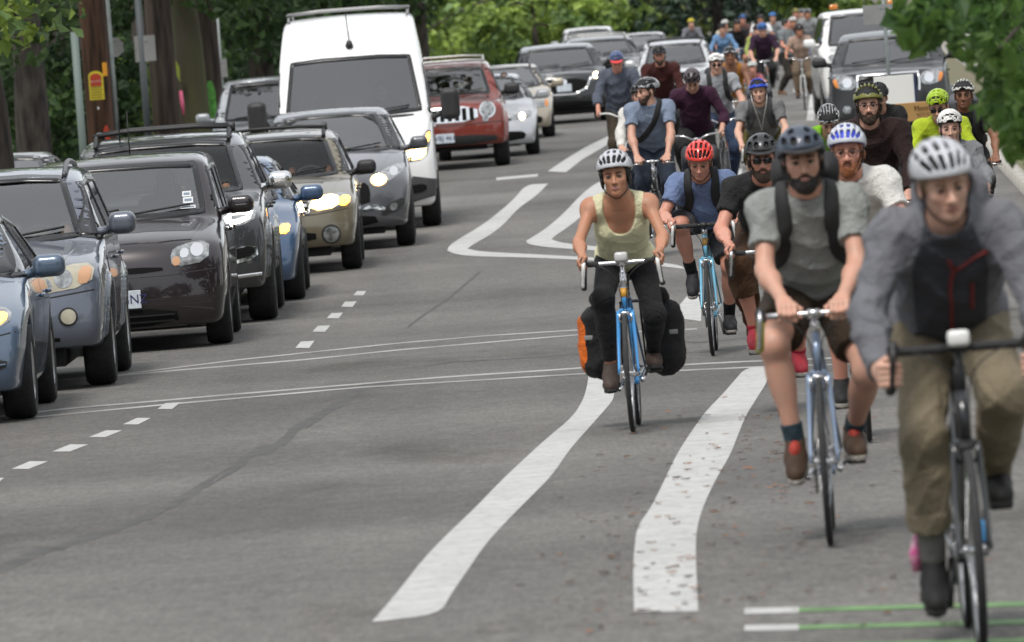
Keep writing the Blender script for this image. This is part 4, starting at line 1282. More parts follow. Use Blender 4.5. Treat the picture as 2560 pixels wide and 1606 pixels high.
def car_suv_slate():
    wb, fo, L = 2.715, 0.95, 4.68
    xf = wb/2+fo
    pm = paint('slate_grey', (0.115, 0.130, 0.165))
    return dict(W=1.83, H=1.70, L=L, wb=wb, fo=fo, rw=0.365, tw=0.23, bf=0.24, br=0.12, crown=0.05, taper=0.08, arch=0.05, flare=0.025,
        prof=profile(xf, xf-L, 0.28, 0.55, 0.94, 1.10, 1.12, 0.42, 1.57, -0.30, 1.675, -1.85, 1.62, -2.20, 1.12, 1.08, nose=0.05),
        wz=wz_std(1.05, 1.66, 0.74), ws=(0.71, 1.13, 0.58, 1.57, 0.03), rws=(0.64, 1.18, 0.56, 1.54), cab=(-2.2, 1.40), floor=0.72,
        sw=[[(1.0, 1.10), (-0.25, 1.10), (-0.25, 1.54), (0.38, 1.52)], [(-0.33, 1.10), (-1.30, 1.11), (-1.30, 1.53), (-0.33, 1.55)], [(-1.40, 1.12), (-2.0, 1.13), (-1.85, 1.50), (-1.40, 1.52)]],
        doors=[[(1.0, 0.42), (-0.28, 0.42), (-0.28, 1.05), (1.05, 1.03)], [(-0.32, 0.42), (-0.95, 0.42), (-1.35, 0.80), (-1.35, 1.06), (-0.32, 1.05)]],
        hood=(1.15, xf-0.17, 0.70, 0.60), mirror=(0.86, 1.20, 1.02, (0.09, 0.105, 0.085)), paint=pm, seat=0.15, seatm=M_SEAT_L,
        rails=(0.25, -1.75, 0.58, 0.045), railm=mat('roof_rail_grey', (0.10, 0.10, 0.11), 0.4, metal=0.5),
        front=[('headlight', [(0.36, 0.72), (0.80, 0.77), (0.84, 0.93), (0.62, 0.93), (0.36, 0.84)], M_LENS_Y, 0.008, True,
                [('reflector', circ(0.46, 0.79, 0.055), M_LENS, 0.012), ('reflector', circ(0.60, 0.83, 0.068), M_LENS, 0.012), ('turn_signal', [(0.70, 0.78), (0.79, 0.79), (0.815, 0.91), (0.72, 0.90)], M_AMBER_PALE, 0.013)]),
               ('fog_light', circ(0.62, 0.55, 0.072), M_TRIM, 0.006, True, [('lens', circ(0.62, 0.55, 0.056), M_LENS_Y, 0.014)]),
               ('grille', [(-0.34, 0.72), (0.34, 0.72), (0.37, 0.88), (-0.37, 0.88)], M_BLACKG, 0.005, False),
               ('air_intake', [(-0.48, 0.36), (0.55, 0.36), (0.55, 0.41), (-0.48, 0.41)], M_BLACKG, 0.004, False)],
        strips=[('bumper_seam', [(-0.86, 0.74), (-0.4, 0.69), (0.4, 0.69), (0.86, 0.74)], 0.012, M_TRIM, 0.001), ('grille_bar', [(-0.35, 0.80), (0.35, 0.80)], 0.02, M_CHROME, 0.016)])

def car_box_maroon():
    wb, fo, L = 2.60, 0.86, 4.25
    xf = wb/2+fo
    pm = paint('dark_maroon', (0.016, 0.010, 0.012))
    return dict(W=1.76, H=1.645, L=L, wb=wb, fo=fo, rw=0.325, bf=0.22, br=0.10, crown=0.04, taper=0.05, k=0.09,
        prof=[(xf-0.14, 0.17), (xf-0.02, 0.24), (xf, 0.45), (xf-0.03, 0.70), (xf-0.10, 0.86), (xf-0.24, 0.95), (1.50, 1.04), (1.22, 1.09), (1.12, 1.14), (0.66, 1.54), (0.52, 1.60), (0.1, 1.645), (-1.5, 1.62), (-1.92, 1.56), (-2.0, 1.45), (-2.05, 0.95), (-2.09, 0.70), (-2.08, 0.35), (-1.98, 0.20)],
        wz=[(0, 0.90), (0.25, 0.95), (0.5, 1.0), (0.85, 1.0), (1.05, 0.97), (1.58, 0.83), (1.9, 0.75)], ws=(0.71, 1.12, 0.65, 1.53, 0.02), rws=(0.62, 1.1, 0.58, 1.48), cab=(-1.95, 1.30), floor=0.66,
        sw=[[(1.0, 1.10), (-0.10, 1.10), (-0.10, 1.50), (0.60, 1.48)], [(-0.18, 1.10), (-1.05, 1.10), (-1.05, 1.49), (-0.18, 1.50)]],
        doors=[[(0.95, 0.32), (-0.13, 0.32), (-0.13, 1.06), (1.05, 1.04)], [(-0.17, 0.32), (-0.85, 0.32), (-1.10, 0.70), (-1.10, 1.06), (-0.17, 1.06)]],
        hood=(1.28, xf-0.20, 0.68, 0.60), mirror=(0.88, 1.16, 1.01), paint=pm, seat=0.25, antenna=(-1.6, 0.0),
        front=[('headlight', [(0.43, 0.69), (0.73, 0.72), (0.75, 0.90), (0.50, 0.87), (0.42, 0.82)], M_LENS, 0.008, True,
                [('reflector', circ(0.64, 0.82, 0.055), M_CHROME, 0.012), ('reflector', [(0.50, 0.76), (0.57, 0.77), (0.57, 0.84), (0.50, 0.83)], M_CHROME, 0.012), ('turn_signal', [(0.435, 0.70), (0.50, 0.71), (0.49, 0.78), (0.43, 0.77)], M_AMBER_PALE, 0.013)]),
               ('grille', [(-0.36, 0.66), (0.36, 0.66), (0.34, 0.71), (-0.34, 0.71)], M_BLACKG, 0.004, False),
               ('air_intake', [(-0.46, 0.22), (0.46, 0.22), (0.44, 0.36), (-0.44, 0.36)], M_BLACKG, 0.004, False, [('slat', [(-0.42, 0.25), (0.42, 0.25), (0.42, 0.262), (-0.42, 0.262)], M_TRIM, 0.012), ('slat', [(-0.42, 0.30), (0.42, 0.30), (0.42, 0.312), (-0.42, 0.312)], M_TRIM, 0.012)])],
        strips=[('bumper_seam', [(-0.86, 0.66), (-0.4, 0.63), (0.4, 0.63), (0.86, 0.66)], 0.008, M_TRIM, 0.001), ('lower_lip', [(-0.52, 0.20), (0.52, 0.20)], 0.02, pm, 0.01)],
        plate=(0.0, 0.45, '621 GNZ'))

def car_suv_charcoal():
    wb, fo, L = 2.915, 0.93, 4.82
    xf = wb/2+fo
    pm = paint('charcoal', (0.035, 0.037, 0.040))
    return dict(W=1.94, H=1.77, L=L, wb=wb, fo=fo, rw=0.385, tw=0.26, bf=0.22, br=0.12, crown=0.045, taper=0.06, flare=0.03,
        prof=profile(xf, xf-L, 0.28, 0.60, 1.00, 1.10, 1.20, 0.38, 1.63, -0.30, 1.745, -1.9, 1.70, -2.25, 1.20, 1.12, nose=0.04),
        wz=wz_std(1.12, 1.72, 0.74), ws=(0.74, 1.20, 0.62, 1.63, 0.03), rws=(0.66, 1.25, 0.58, 1.60), cab=(-2.2, 1.40), floor=0.76, glass=M_GLASS_C,
        sw=[[(0.95, 1.18), (-0.25, 1.18), (-0.25, 1.60), (0.35, 1.58)], [(-0.33, 1.18), (-1.30, 1.19), (-1.30, 1.60), (-0.33, 1.61)], [(-1.40, 1.20), (-2.05, 1.21), (-1.9, 1.58), (-1.40, 1.59)]],
        doors=[[(1.0, 0.42), (-0.28, 0.42), (-0.28, 1.12), (1.05, 1.10)], [(-0.32, 0.42), (-0.95, 0.42), (-1.35, 0.80), (-1.35, 1.13), (-0.32, 1.12)]],
        hood=(1.15, xf-0.15, 0.74, 0.66), mirror=(0.85, 1.25, 1.08, (0.09, 0.112, 0.082)), mirror_mat=M_CHROME, paint=pm, seat=0.15, antenna=(-0.1, -0.4),
        rails=(0.2, -1.9, 0.62, 0.06), railm=M_TRIM, bars=(-0.2, -1.3), barm=M_TRIM, tw_=0,
        front=[('headlight', [(0.46, 0.86), (0.84, 0.90), (0.88, 1.04), (0.60, 1.03), (0.46, 0.98)], M_LENS, 0.008, True, [('daytime_lamp', [(0.50, 0.885), (0.80, 0.92), (0.845, 1.02), (0.62, 1.01), (0.62, 0.985), (0.80, 0.99), (0.775, 0.945), (0.50, 0.915)], M_LIT_W, 0.014)]),
               ('grille', [(-0.44, 0.86), (0.44, 0.86), (0.44, 1.00), (-0.44, 1.00)], M_BLACKG, 0.005, False),
               ('fog_surround', [(0.60, 0.54), (0.86, 0.58), (0.86, 0.72), (0.60, 0.68)], M_CHROME, 0.006, True, [('fog_light', [(0.60, 0.57), (0.83, 0.61), (0.83, 0.70), (0.60, 0.67)], M_BLACKG, 0.010)]),
               ('air_intake', [(-0.50, 0.40), (0.50, 0.40), (0.50, 0.62), (-0.50, 0.62)], M_BLACKG, 0.004, False)],
        strips=[('bumper_trim', [(-0.88, 0.44), (0, 0.40), (0.88, 0.44)], 0.03, M_CHROME, 0.008)])

def car_wagon_gold():
    wb, fo, L = 2.525, 0.92, 4.45
    xf = wb/2+fo
    pm = paint('gold_beige', (0.175, 0.150, 0.098))
    return dict(W=1.735, H=1.56, L=L, wb=wb, fo=fo, rw=0.335, bf=0.26, br=0.12, crown=0.05, taper=0.08,
        prof=profile(xf, xf-L, 0.24, 0.48, 0.80, 1.05, 1.03, 0.38, 1.44, -0.3, 1.53, -1.8, 1.48, -2.10, 1.02, 0.98, nose=0.05),
        wz=wz_std(0.96, 1.52, 0.72), ws=(0.67, 1.04, 0.55, 1.43, 0.03), rws=(0.60, 1.05, 0.54, 1.42), cab=(-2.0, 1.32), floor=0.64, glass=M_GLASS_C,
        sw=[[(0.92, 1.01), (-0.28, 1.01), (-0.28, 1.41), (0.33, 1.40)], [(-0.35, 1.01), (-1.2, 1.02), (-1.2, 1.41), (-0.35, 1.42)], [(-1.3, 1.02), (-1.9, 1.03), (-1.8, 1.38), (-1.3, 1.39)]],
        doors=[[(0.95, 0.36), (-0.3, 0.36), (-0.3, 0.96), (1.0, 0.95)], [(-0.34, 0.36), (-0.85, 0.36), (-1.25, 0.7), (-1.25, 0.97), (-0.34, 0.96)]],
        hood=(1.10, xf-0.18, 0.68, 0.58), mirror=(0.78, 1.08, 0.98, (0.09, 0.105, 0.078)), mirror_mat=M_TRIM, paint=pm, seat=0.15,
        rails=(0.30, -1.75, 0.53, 0.07), railm=M_TRIM, bars=(0.05,), railr=0.022,
        front=[('headlight', [(0.36, 0.66), (0.78, 0.70), (0.80, 0.82), (0.62, 0.84), (0.36, 0.80)], M_LENS, 0.008, True, [('lit_reflector', [(0.37, 0.665), (0.66, 0.69), (0.67, 0.835), (0.37, 0.805)], M_LIT_R, 0.011), ('bulb', [(0.42, 0.70), (0.60, 0.715), (0.61, 0.81), (0.42, 0.79)], M_LIT, 0.015), ('turn_signal', [(0.66, 0.70), (0.77, 0.71), (0.79, 0.80), (0.68, 0.80)], M_LIT_A, 0.013)]),
               ('fog_light', circ(0.56, 0.41, 0.105), M_TRIM, 0.006, True, [('lens', circ(0.56, 0.41, 0.085), M_LENS, 0.014)]),
               ('grille', [(-0.33, 0.66), (0.33, 0.66), (0.33, 0.80), (-0.33, 0.80)], M_BLACKG, 0.005, False, [('grille_bar', [(-0.32, 0.72), (0.32, 0.72), (0.32, 0.745), (-0.32, 0.745)], M_CHROME, 0.018), ('badge', circ(0, 0.73, 0.06, ry=0.04), M_CHROME, 0.024)]),
               ('air_intake', [(-0.40, 0.34), (0.40, 0.34), (0.40, 0.46), (-0.40, 0.46)], M_BLACKG, 0.004, False)],
        strips=[('grille_surround', [(-0.34, 0.65), (-0.36, 0.73), (-0.34, 0.81), (0.34, 0.81), (0.36, 0.73), (0.34, 0.65), (-0.34, 0.65)], 0.022, M_CHROME, 0.012),
                ('bumper_seam', [(-0.84, 0.68), (-0.4, 0.63), (0.4, 0.63), (0.84, 0.68)], 0.010, M_TRIM, 0.001)])

def car_suv_grey():
    wb, fo, L = 2.70, 0.95, 4.54
    xf = wb/2+fo
    pm = paint('steel_grey', (0.085, 0.088, 0.098))
    return dict(W=1.84, H=1.67, L=L, wb=wb, fo=fo, rw=0.355, bf=0.32, br=0.15, crown=0.05, taper=0.10, arch=0.06,
        prof=profile(xf, xf-L, 0.22, 0.50, 0.86, 1.05, 1.14, 0.20, 1.56, -0.40, 1.655, -1.75, 1.56, -2.15, 1.16, 1.08, nose=0.07),
        wz=wz_std(1.05, 1.64, 0.70), ws=(0.71, 1.14, 0.56, 1.55, 0.03), rws=(0.58, 1.20, 0.52, 1.50), cab=(-2.0, 1.35), floor=0.70,
        sw=[[(0.95, 1.12), (-0.30, 1.13), (-0.30, 1.53), (0.20, 1.52)], [(-0.38, 1.13), (-1.45, 1.18), (-1.3, 1.45), (-0.38, 1.53)]],
        doors=[[(0.95, 0.40), (-0.32, 0.40), (-0.32, 1.07), (1.0, 1.05)], [(-0.36, 0.40), (-0.95, 0.40), (-1.3, 0.8), (-1.4, 1.08), (-0.36, 1.07)]],
        hood=(1.10, xf-0.25, 0.70, 0.56), mirror=(0.80, 1.18, 1.04, (0.09, 0.105, 0.078)), paint=pm, seat=0.1, seatm=M_SEAT_L,
        front=[('headlight', [(0.42, 0.76), (0.60, 0.74), (0.84, 0.88), (0.86, 0.97), (0.70, 0.95), (0.42, 0.82)], M_LENS, 0.008, True, [('lit_reflector', circ(0.54, 0.80, 0.095, ry=0.065), M_LIT_R, 0.012), ('bulb', circ(0.54, 0.80, 0.060), M_LIT, 0.016), ('reflector', circ(0.72, 0.88, 0.05), M_CHROME, 0.014)]),
               ('grille', [(-0.42, 0.50), (0.42, 0.50), (0.44, 0.72), (0.36, 0.80), (-0.36, 0.80), (-0.44, 0.72)], M_BLACKG, 0.005, False),
               ('grille_surround', [(0.30, 0.46), (0.44, 0.48), (0.60, 0.44), (0.60, 0.48), (0.44, 0.54)], M_CHROME, 0.012, True),
               ('fog_recess', [(0.52, 0.36), (0.80, 0.46), (0.84, 0.60), (0.60, 0.50)], M_TRIM, 0.005, True, [('fog_light', circ(0.69, 0.48, 0.045), M_LENS, 0.012)]),
               ('air_intake', [(-0.52, 0.28), (0.52, 0.28), (0.46, 0.42), (-0.46, 0.42)], M_BLACKG, 0.004, False)],
        strips=[('lower_trim', [(-0.80, 0.27), (0, 0.25), (0.80, 0.27)], 0.06, M_TRIM, 0.006)], plate=(0, 0.47, ''))

def car_van_white():
    wb, fo, L = 3.66, 1.0, 5.9
    xf = wb/2+fo
    pm = mat('paint_van_white', (0.78, 0.78, 0.78), 0.30, coat=0.8, noise=0.04, nscale=2)
    return dict(W=1.99, H=2.74, L=L, wb=wb, fo=fo, rw=0.36, tw=0.24, bf=0.26, br=0.06, crown=0.05, taper=0.04, h=0.035, gc=0.22, k=0.10, arch=0.06,
        prof=[(xf-0.12, 0.24), (xf-0.01, 0.34), (xf, 0.70), (xf-0.06, 1.00), (xf-0.22, 1.20), (xf-0.50, 1.34), (xf-0.66, 1.42), (xf-0.74, 1.50), (xf-1.32, 2.16), (xf-1.46, 2.32), (xf-1.75, 2.58), (xf-2.15, 2.70), (xf-2.7, 2.73), (xf-L+0.3, 2.73), (xf-L+0.08, 2.66), (xf-L, 2.4), (xf-L, 0.4), (xf-L+0.08, 0.26)],
        wz=[(0, 0.90), (0.3, 0.96), (0.6, 1.0), (1.3, 0.985), (1.6, 0.965), (2.2, 0.90), (2.6, 0.84), (3.0, 0.78)], ws=(0.86, 1.47, 0.76, 2.16, 0.03), cab=(xf-2.6, xf-0.75), floor=1.0, xm=1.0,
        sw=[[(xf-0.95, 1.42), (xf-1.95, 1.42), (xf-1.95, 2.05), (xf-1.45, 2.05)]], doors=[[(xf-1.0, 0.42), (xf-2.0, 0.42), (xf-2.0, 1.36), (xf-0.95, 1.36)]],
        hood=(xf-0.62, xf-0.16, 0.80, 0.66), mirror=(xf-0.95, 1.52, 1.22, (0.10, 0.12, 0.20)), mirror_mat=M_TRIM, paint=pm, seat=xf-1.75, wtrim=M_FRIT,
        rails=(xf-2.2, xf-5.4, 0.76, 0.08), railm=mat('rack_steel', (0.25, 0.25, 0.25), 0.5, metal=0.6), bars=(xf-2.5, xf-3.6, xf-4.7), railr=0.018,
        front=[('headlight', [(0.62, 0.84), (0.86, 0.86), (0.94, 1.10), (0.94, 1.24), (0.80, 1.12), (0.64, 0.98)], M_LENS, 0.008, True, [('lit_reflector', [(0.63, 0.85), (0.86, 0.87), (0.88, 1.05), (0.64, 1.0)], M_LIT_R, 0.011), ('bulb', [(0.67, 0.89), (0.83, 0.905), (0.84, 1.0), (0.68, 0.97)], M_LIT, 0.016), ('turn_signal', [(0.86, 1.04), (0.92, 1.08), (0.93, 1.20), (0.88, 1.15)], M_LIT_A, 0.014)]),
               ('grille', [(-0.50, 0.74), (0.50, 0.74), (0.56, 1.00), (-0.56, 1.00)], M_BLACKG, 0.006, False, [('slat', [(-0.50, 0.80), (0.50, 0.80), (0.51, 0.83), (-0.51, 0.83)], M_TRIM, 0.02), ('slat', [(-0.52, 0.90), (0.52, 0.90), (0.53, 0.93), (-0.53, 0.93)], M_TRIM, 0.02)]),
               ('bumper', [(-0.97, 0.30), (0.97, 0.30), (0.97, 0.70), (-0.97, 0.70)], mat('grey_bumper_plastic', (0.055, 0.055, 0.057), 0.6), 0.012, False, [('fog_recess', [(0.60, 0.44), (0.84, 0.46), (0.84, 0.56), (0.60, 0.54)], M_BLACKG, 0.02)]),
               ('cowl_vent', [(0.20, 1.395), (0.74, 1.40), (0.76, 1.43), (0.20, 1.425)], M_TRIM, 0.008, True)],
        antenna_front=(2.38,))

def car_suv_red():
    wb, fo, L = 2.78, 0.86, 4.74
    xf = wb/2+fo
    pm = paint('brick_red', (0.20, 0.030, 0.018))
    slots = [('slot', [(-0.395+i*0.12, 0.79), (-0.325+i*0.12, 0.79), (-0.325+i*0.12, 0.985), (-0.395+i*0.12, 0.985)], M_BLACKG, 0.020) for i in range(7)]
    return dict(W=1.86, H=1.76, L=L, wb=wb, fo=fo, rw=0.39, tw=0.25, bf=0.16, br=0.10, crown=0.04, taper=0.05, gc=0.32, flare=0.035, h=0.035,
        prof=profile(xf, xf-L, 0.34, 0.62, 1.06, 1.00, 1.20, 0.45, 1.62, -0.3, 1.74, -1.9, 1.70, -2.2, 1.18, 1.12, nose=0.025),
        wz=wz_std(1.12, 1.70, 0.76), ws=(0.70, 1.20, 0.60, 1.62, 0.02), rws=(0.64, 1.25, 0.58, 1.60), cab=(-2.1, 1.30), floor=0.78,
        sw=[[(0.88, 1.18), (-0.25, 1.18), (-0.25, 1.59), (0.42, 1.58)], [(-0.33, 1.18), (-1.25, 1.19), (-1.25, 1.59), (-0.33, 1.60)], [(-1.35, 1.20), (-2.0, 1.21), (-1.9, 1.57), (-1.35, 1.58)]],
        doors=[[(0.9, 0.46), (-0.28, 0.46), (-0.28, 1.12), (0.95, 1.10)], [(-0.32, 0.46), (-0.85, 0.46), (-1.25, 0.84), (-1.3, 1.13), (-0.32, 1.12)]],
        hood=(1.05, xf-0.10, 0.74, 0.70), mirror=(0.80, 1.24, 1.06, (0.10, 0.13, 0.095)), mirror_mat=M_TRIM, paint=pm, seat=0.15, seatm=M_SEAT_L,
        rails=(0.2, -1.9, 0.62, 0.08), railm=mat('rack_silver', (0.5, 0.5, 0.48), 0.4, metal=0.5), bars=(0.15, -1.2),
        front=[('grille', [(-0.46, 0.77), (0.46, 0.77), (0.46, 1.02), (-0.46, 1.02)], M_CHROME, 0.012, False, slots),
               ('headlight', circ(0.62, 0.94, 0.135), M_CHROME, 0.010, True, [('lens', circ(0.62, 0.94, 0.112), M_LENS, 0.020)]),
               ('marker_light', circ(0.58, 0.80, 0.05), M_LENS, 0.012, True),
               ('bumper_insert', [(-0.75, 0.40), (0.75, 0.40), (0.75, 0.55), (-0.75, 0.55)], M_TRIM, 0.006, False)],
        strips=[('bumper_edge', [(-0.86, 0.74), (0, 0.72), (0.86, 0.74)], 0.014, M_TRIM, 0.002)], plate=(-0.10, 0.52, 'VBJ 461'))

def car_sedan_silver(pm=None, lit=True, h=0.035):
    wb, fo, L = 2.67, 0.92, 4.52
    xf = wb/2+fo
    pm = pm or paint('silver', (0.50, 0.51, 0.53))
    return dict(W=1.755, H=1.44, L=L, wb=wb, fo=fo, rw=0.32, bf=0.32, br=0.2, crown=0.05, taper=0.10, h=h,
        prof=profile(xf, xf-L, 0.17, 0.42, 0.72, 1.22, 0.98, 0.22, 1.36, -0.40, 1.425, -1.2, 1.34, -1.95, 1.06, 1.02, nose=0.08),
        wz=wz_std(0.92, 1.42, 0.66), ws=(0.67, 0.99, 0.50, 1.34, 0.03), rws=(0.6, 1.09, 0.48, 1.31), cab=(-1.9, 1.5), floor=0.58,
        sw=[[(1.05, 0.97), (-0.30, 0.98), (-0.30, 1.33), (0.2, 1.32)], [(-0.38, 0.98), (-1.3, 1.0), (-1.15, 1.27), (-0.38, 1.33)]],
        doors=[[(1.0, 0.30), (-0.33, 0.30), (-0.33, 0.92), (1.05, 0.90)]],
        hood=(1.28, xf-0.22, 0.68, 0.54), mirror=(0.95, 1.02, 1.0), paint=pm, seat=0.1,
        front=[('headlight', [(0.40, 0.62), (0.74, 0.64), (0.80, 0.76), (0.66, 0.76), (0.40, 0.68)], M_LENS, 0.008, True, [('bulb', circ(0.60, 0.675, 0.05), M_LIT, 0.016)] if lit else []),
               ('grille', [(-0.42, 0.60), (0.42, 0.60), (0.40, 0.67), (-0.40, 0.67)], M_BLACKG, 0.006, False),
               ('air_intake', [(-0.60, 0.27), (0.60, 0.27), (0.66, 0.38), (0.54, 0.44), (-0.54, 0.44), (-0.66, 0.38)], M_BLACKG, 0.005, False)])

def car_suv_generic(pm, W=1.83, H=1.78, L=4.75, h=0.04, lit=None, hood_z=1.0, smile=False, rails=True, plate=None, railm=None, hollow=True, glass=None, fr=None):
    wb, fo = L*0.585, L*0.19
    xf = wb/2+fo
    b = hood_z+0.12
    fr = fr or [('headlight', [(0.50, hood_z-0.18), (0.80, hood_z-0.16), (0.82, hood_z-0.02), (0.50, hood_z-0.04)], M_LENS, 0.008, True, [('bulb', circ(0.64, hood_z-0.10, 0.06), lit, 0.016)] if lit else []),
          ('grille', [(-0.42, hood_z-0.20), (0.42, hood_z-0.20), (0.42, hood_z-0.04), (-0.42, hood_z-0.04)], M_BLACKG, 0.006, False),
          ('air_intake', [(-0.6, 0.36), (0.6, 0.36), (0.6, 0.5), (-0.6, 0.5)], M_BLACKG, 0.005, False)]
    S = dict(W=W, H=H, L=L, wb=wb, fo=fo, rw=0.36, bf=0.22, br=0.12, crown=0.05, taper=0.07, h=h, hollow=hollow,
        prof=profile(xf, xf-L, 0.28, 0.55, hood_z, xf-1.25, b, xf-1.95, H-0.12, -0.3, H-0.01, xf-L+0.45, H-0.07, xf-L+0.12, b+0.02, b-0.05, nose=0.04),
        wz=wz_std(b-0.06, H-0.03, 0.74), ws=(W*0.385, b+0.01, W*0.32, H-0.12, 0.02), rws=(0.62, b+0.06, 0.56, H-0.16), cab=(xf-L+0.2, xf-1.0), floor=b-0.4,
        sw=[[(xf-1.45, b), (0.0, b), (0.0, H-0.15), (xf-2.0, H-0.16)], [(-0.08, b), (-1.1, b), (-1.1, H-0.15), (-0.08, H-0.15)], [(-1.2, b), (xf-L+0.35, b), (xf-L+0.5, H-0.17), (-1.2, H-0.16)]],
        doors=[[(xf-1.5, 0.42), (-0.03, 0.42), (-0.03, b-0.06), (xf-1.45, b-0.07)]],
        hood=(xf-1.1, xf-0.16, W*0.38, W*0.33), mirror=(xf-1.5, b+0.08, W/2+0.12), paint=pm, seat=xf-2.2, front=fr)
    if glass: S['glass'] = glass
    if rails: S['rails'] = (xf-2.1, xf-L+0.6, W*0.33, 0.06); S['railm'] = railm or M_TRIM; S['bars'] = (xf-2.3, xf-3.6)
    if plate: S['plate'] = plate
    return S
# ------------------------------------------------------------------ bicycles: x forward, y left, z up; ground at 0, bottom bracket over the origin
M_TYRE = mat('bicycle_tyre', (0.025, 0.025, 0.026), 0.8, noise=0.25, nscale=30)
M_RIMS = mat('bicycle_rim', (0.42, 0.42, 0.43), 0.3, metal=0.9)
M_RIMB = mat('bicycle_rim_black', (0.03, 0.03, 0.03), 0.35, metal=0.3)
M_STEEL = mat('polished_steel', (0.62, 0.62, 0.63), 0.22, metal=1.0)
M_BLKP = mat('black_component', (0.018, 0.018, 0.019), 0.45)
M_TAPE = mat('bar_tape_black', (0.022, 0.022, 0.023), 0.8, bump=0.4, bscale=120)
M_SADDLE = mat('saddle_vinyl', (0.02, 0.019, 0.018), 0.5)
M_WHITE = mat('white_plastic', (0.72, 0.72, 0.70), 0.4)

def bike_wheel(parent, x, r, lod, rim, name='wheel', tw=0.015):
    e = empty(name, (x, 0, r)); e.parent = parent
    n = 40 if lod > 1 else 26
    rt = r-tw
    obj('tyre', lathe([(rt+tw*math.cos(a), tw*math.sin(a)) for a in np.linspace(0, 2*math.pi, 9 if lod > 1 else 6)[:-1]], 'y', n), M_TYRE, e)
    ri = r-2*tw
    obj('rim', lathe([(ri+0.003, -0.010), (ri+0.003, 0.010), (ri-0.016, 0.008), (ri-0.016, -0.008)], 'y', n), rim, e)
    if lod > 0:
        g = G()
        ns = 24 if lod > 1 else 14
        for k in range(ns):
            a = 2*math.pi*k/ns; b = a+(0.5 if k % 4 < 2 else -0.5)
            s = 0.028 if k % 2 else -0.028
            g.add(tube([(0.020*math.cos(b), s, 0.020*math.sin(b)), ((ri-0.015)*math.cos(a), 0, (ri-0.015)*math.sin(a))], 0.0016, 3, caps=False))
        obj('spokes', g.geo, M_STEEL, e)
    obj('hub', lathe([(0.0, -0.052), (0.007, -0.052), (0.007, -0.036), (0.022, -0.034), (0.022, -0.028), (0.013, -0.025), (0.013, 0.025), (0.022, 0.028), (0.022, 0.034), (0.007, 0.036), (0.007, 0.052), (0.0, 0.052)], 'y', 12, closed=False), M_STEEL, e)
    return e

def bike_geom(B):
    """key points of one bicycle"""
    s = B.get('size', 1.0)
    g = {}
    g['r'] = B.get('wheel_r', 0.338)
    g['bb'] = Vector((0, 0, 0.275))
    g['rear'] = Vector((-0.425, 0, g['r'])); g['front'] = Vector((0.59, 0, g['r']))
    g['seat_top'] = Vector((-0.16*s, 0, 0.275+0.52*s))
    sh = B.get('saddle', 0.93)
    k = (sh-0.05-0.275)/0.52
    g['saddle'] = Vector((-0.16*k-0.03, 0, sh))
    hb = B.get('bar_h', 0.96)
    g['head_top'] = Vector((0.415, 0, min(hb-0.06, 0.82*s+0.04))); g['head_bot'] = Vector((0.452, 0, 0.70))
    d = (g['head_top']-g['head_bot']).normalized()
    g['stem_base'] = g['head_top']+d*max(0.03, (hb-g['head_top'].z-0.01)/d.z)
    g['clamp'] = Vector((g['stem_base'].x+B.get('stem', 0.10), 0, hb))
    g['crank'] = B.get('crank_a', 0.3)
    a = g['crank']
    g['pedal_r'] = g['bb']+Vector((0.17*math.cos(a), -0.145, -0.17*math.sin(a)))
    g['pedal_l'] = g['bb']+Vector((-0.17*math.cos(a), 0.145, 0.17*math.sin(a)))
    c = g['clamp']
    bar = B.get('bar', 'drop')
    hwid = B.get('bar_w', 0.21)
    if bar == 'drop':
        half = [c, c+Vector((0, hwid*0.55, 0)), c+Vector((0.005, hwid*0.88, 0)), c+Vector((0.035, hwid, 0)), c+Vector((0.075, hwid+0.003, -0.005)), c+Vector((0.098, hwid+0.006, -0.035)), c+Vector((0.095, hwid+0.010, -0.080)), c+Vector((0.055, hwid+0.014, -0.120)), c+Vector((-0.01, hwid+0.018, -0.130)), c+Vector((-0.06, hwid+0.018, -0.132))]
    elif bar == 'flat':
        half = [c, c+Vector((0, 0.05, 0)), c+Vector((-0.01, hwid*0.6, 0.0)), c+Vector((-0.03, hwid+0.07, 0.0))]
    elif bar == 'bull':
        half = [c, c+Vector((0, hwid*0.6, 0)), c+Vector((0.005, hwid*0.92, 0)), c+Vector((0.04, hwid+0.01, -0.01)), c+Vector((0.11, hwid+0.012, 0.0)), c+Vector((0.17, hwid+0.012, 0.03))]
    else:   # swept back, town bar
        half = [c, c+Vector((0.03, 0.05, 0.0)), c+Vector((0.04, 0.12, 0.035)), c+Vector((0.01, 0.21, 0.05)), c+Vector((-0.08, 0.275, 0.04)), c+Vector((-0.20, 0.295, 0.03))]
    g['bar'] = half
    g['bar_kind'] = bar
    return g

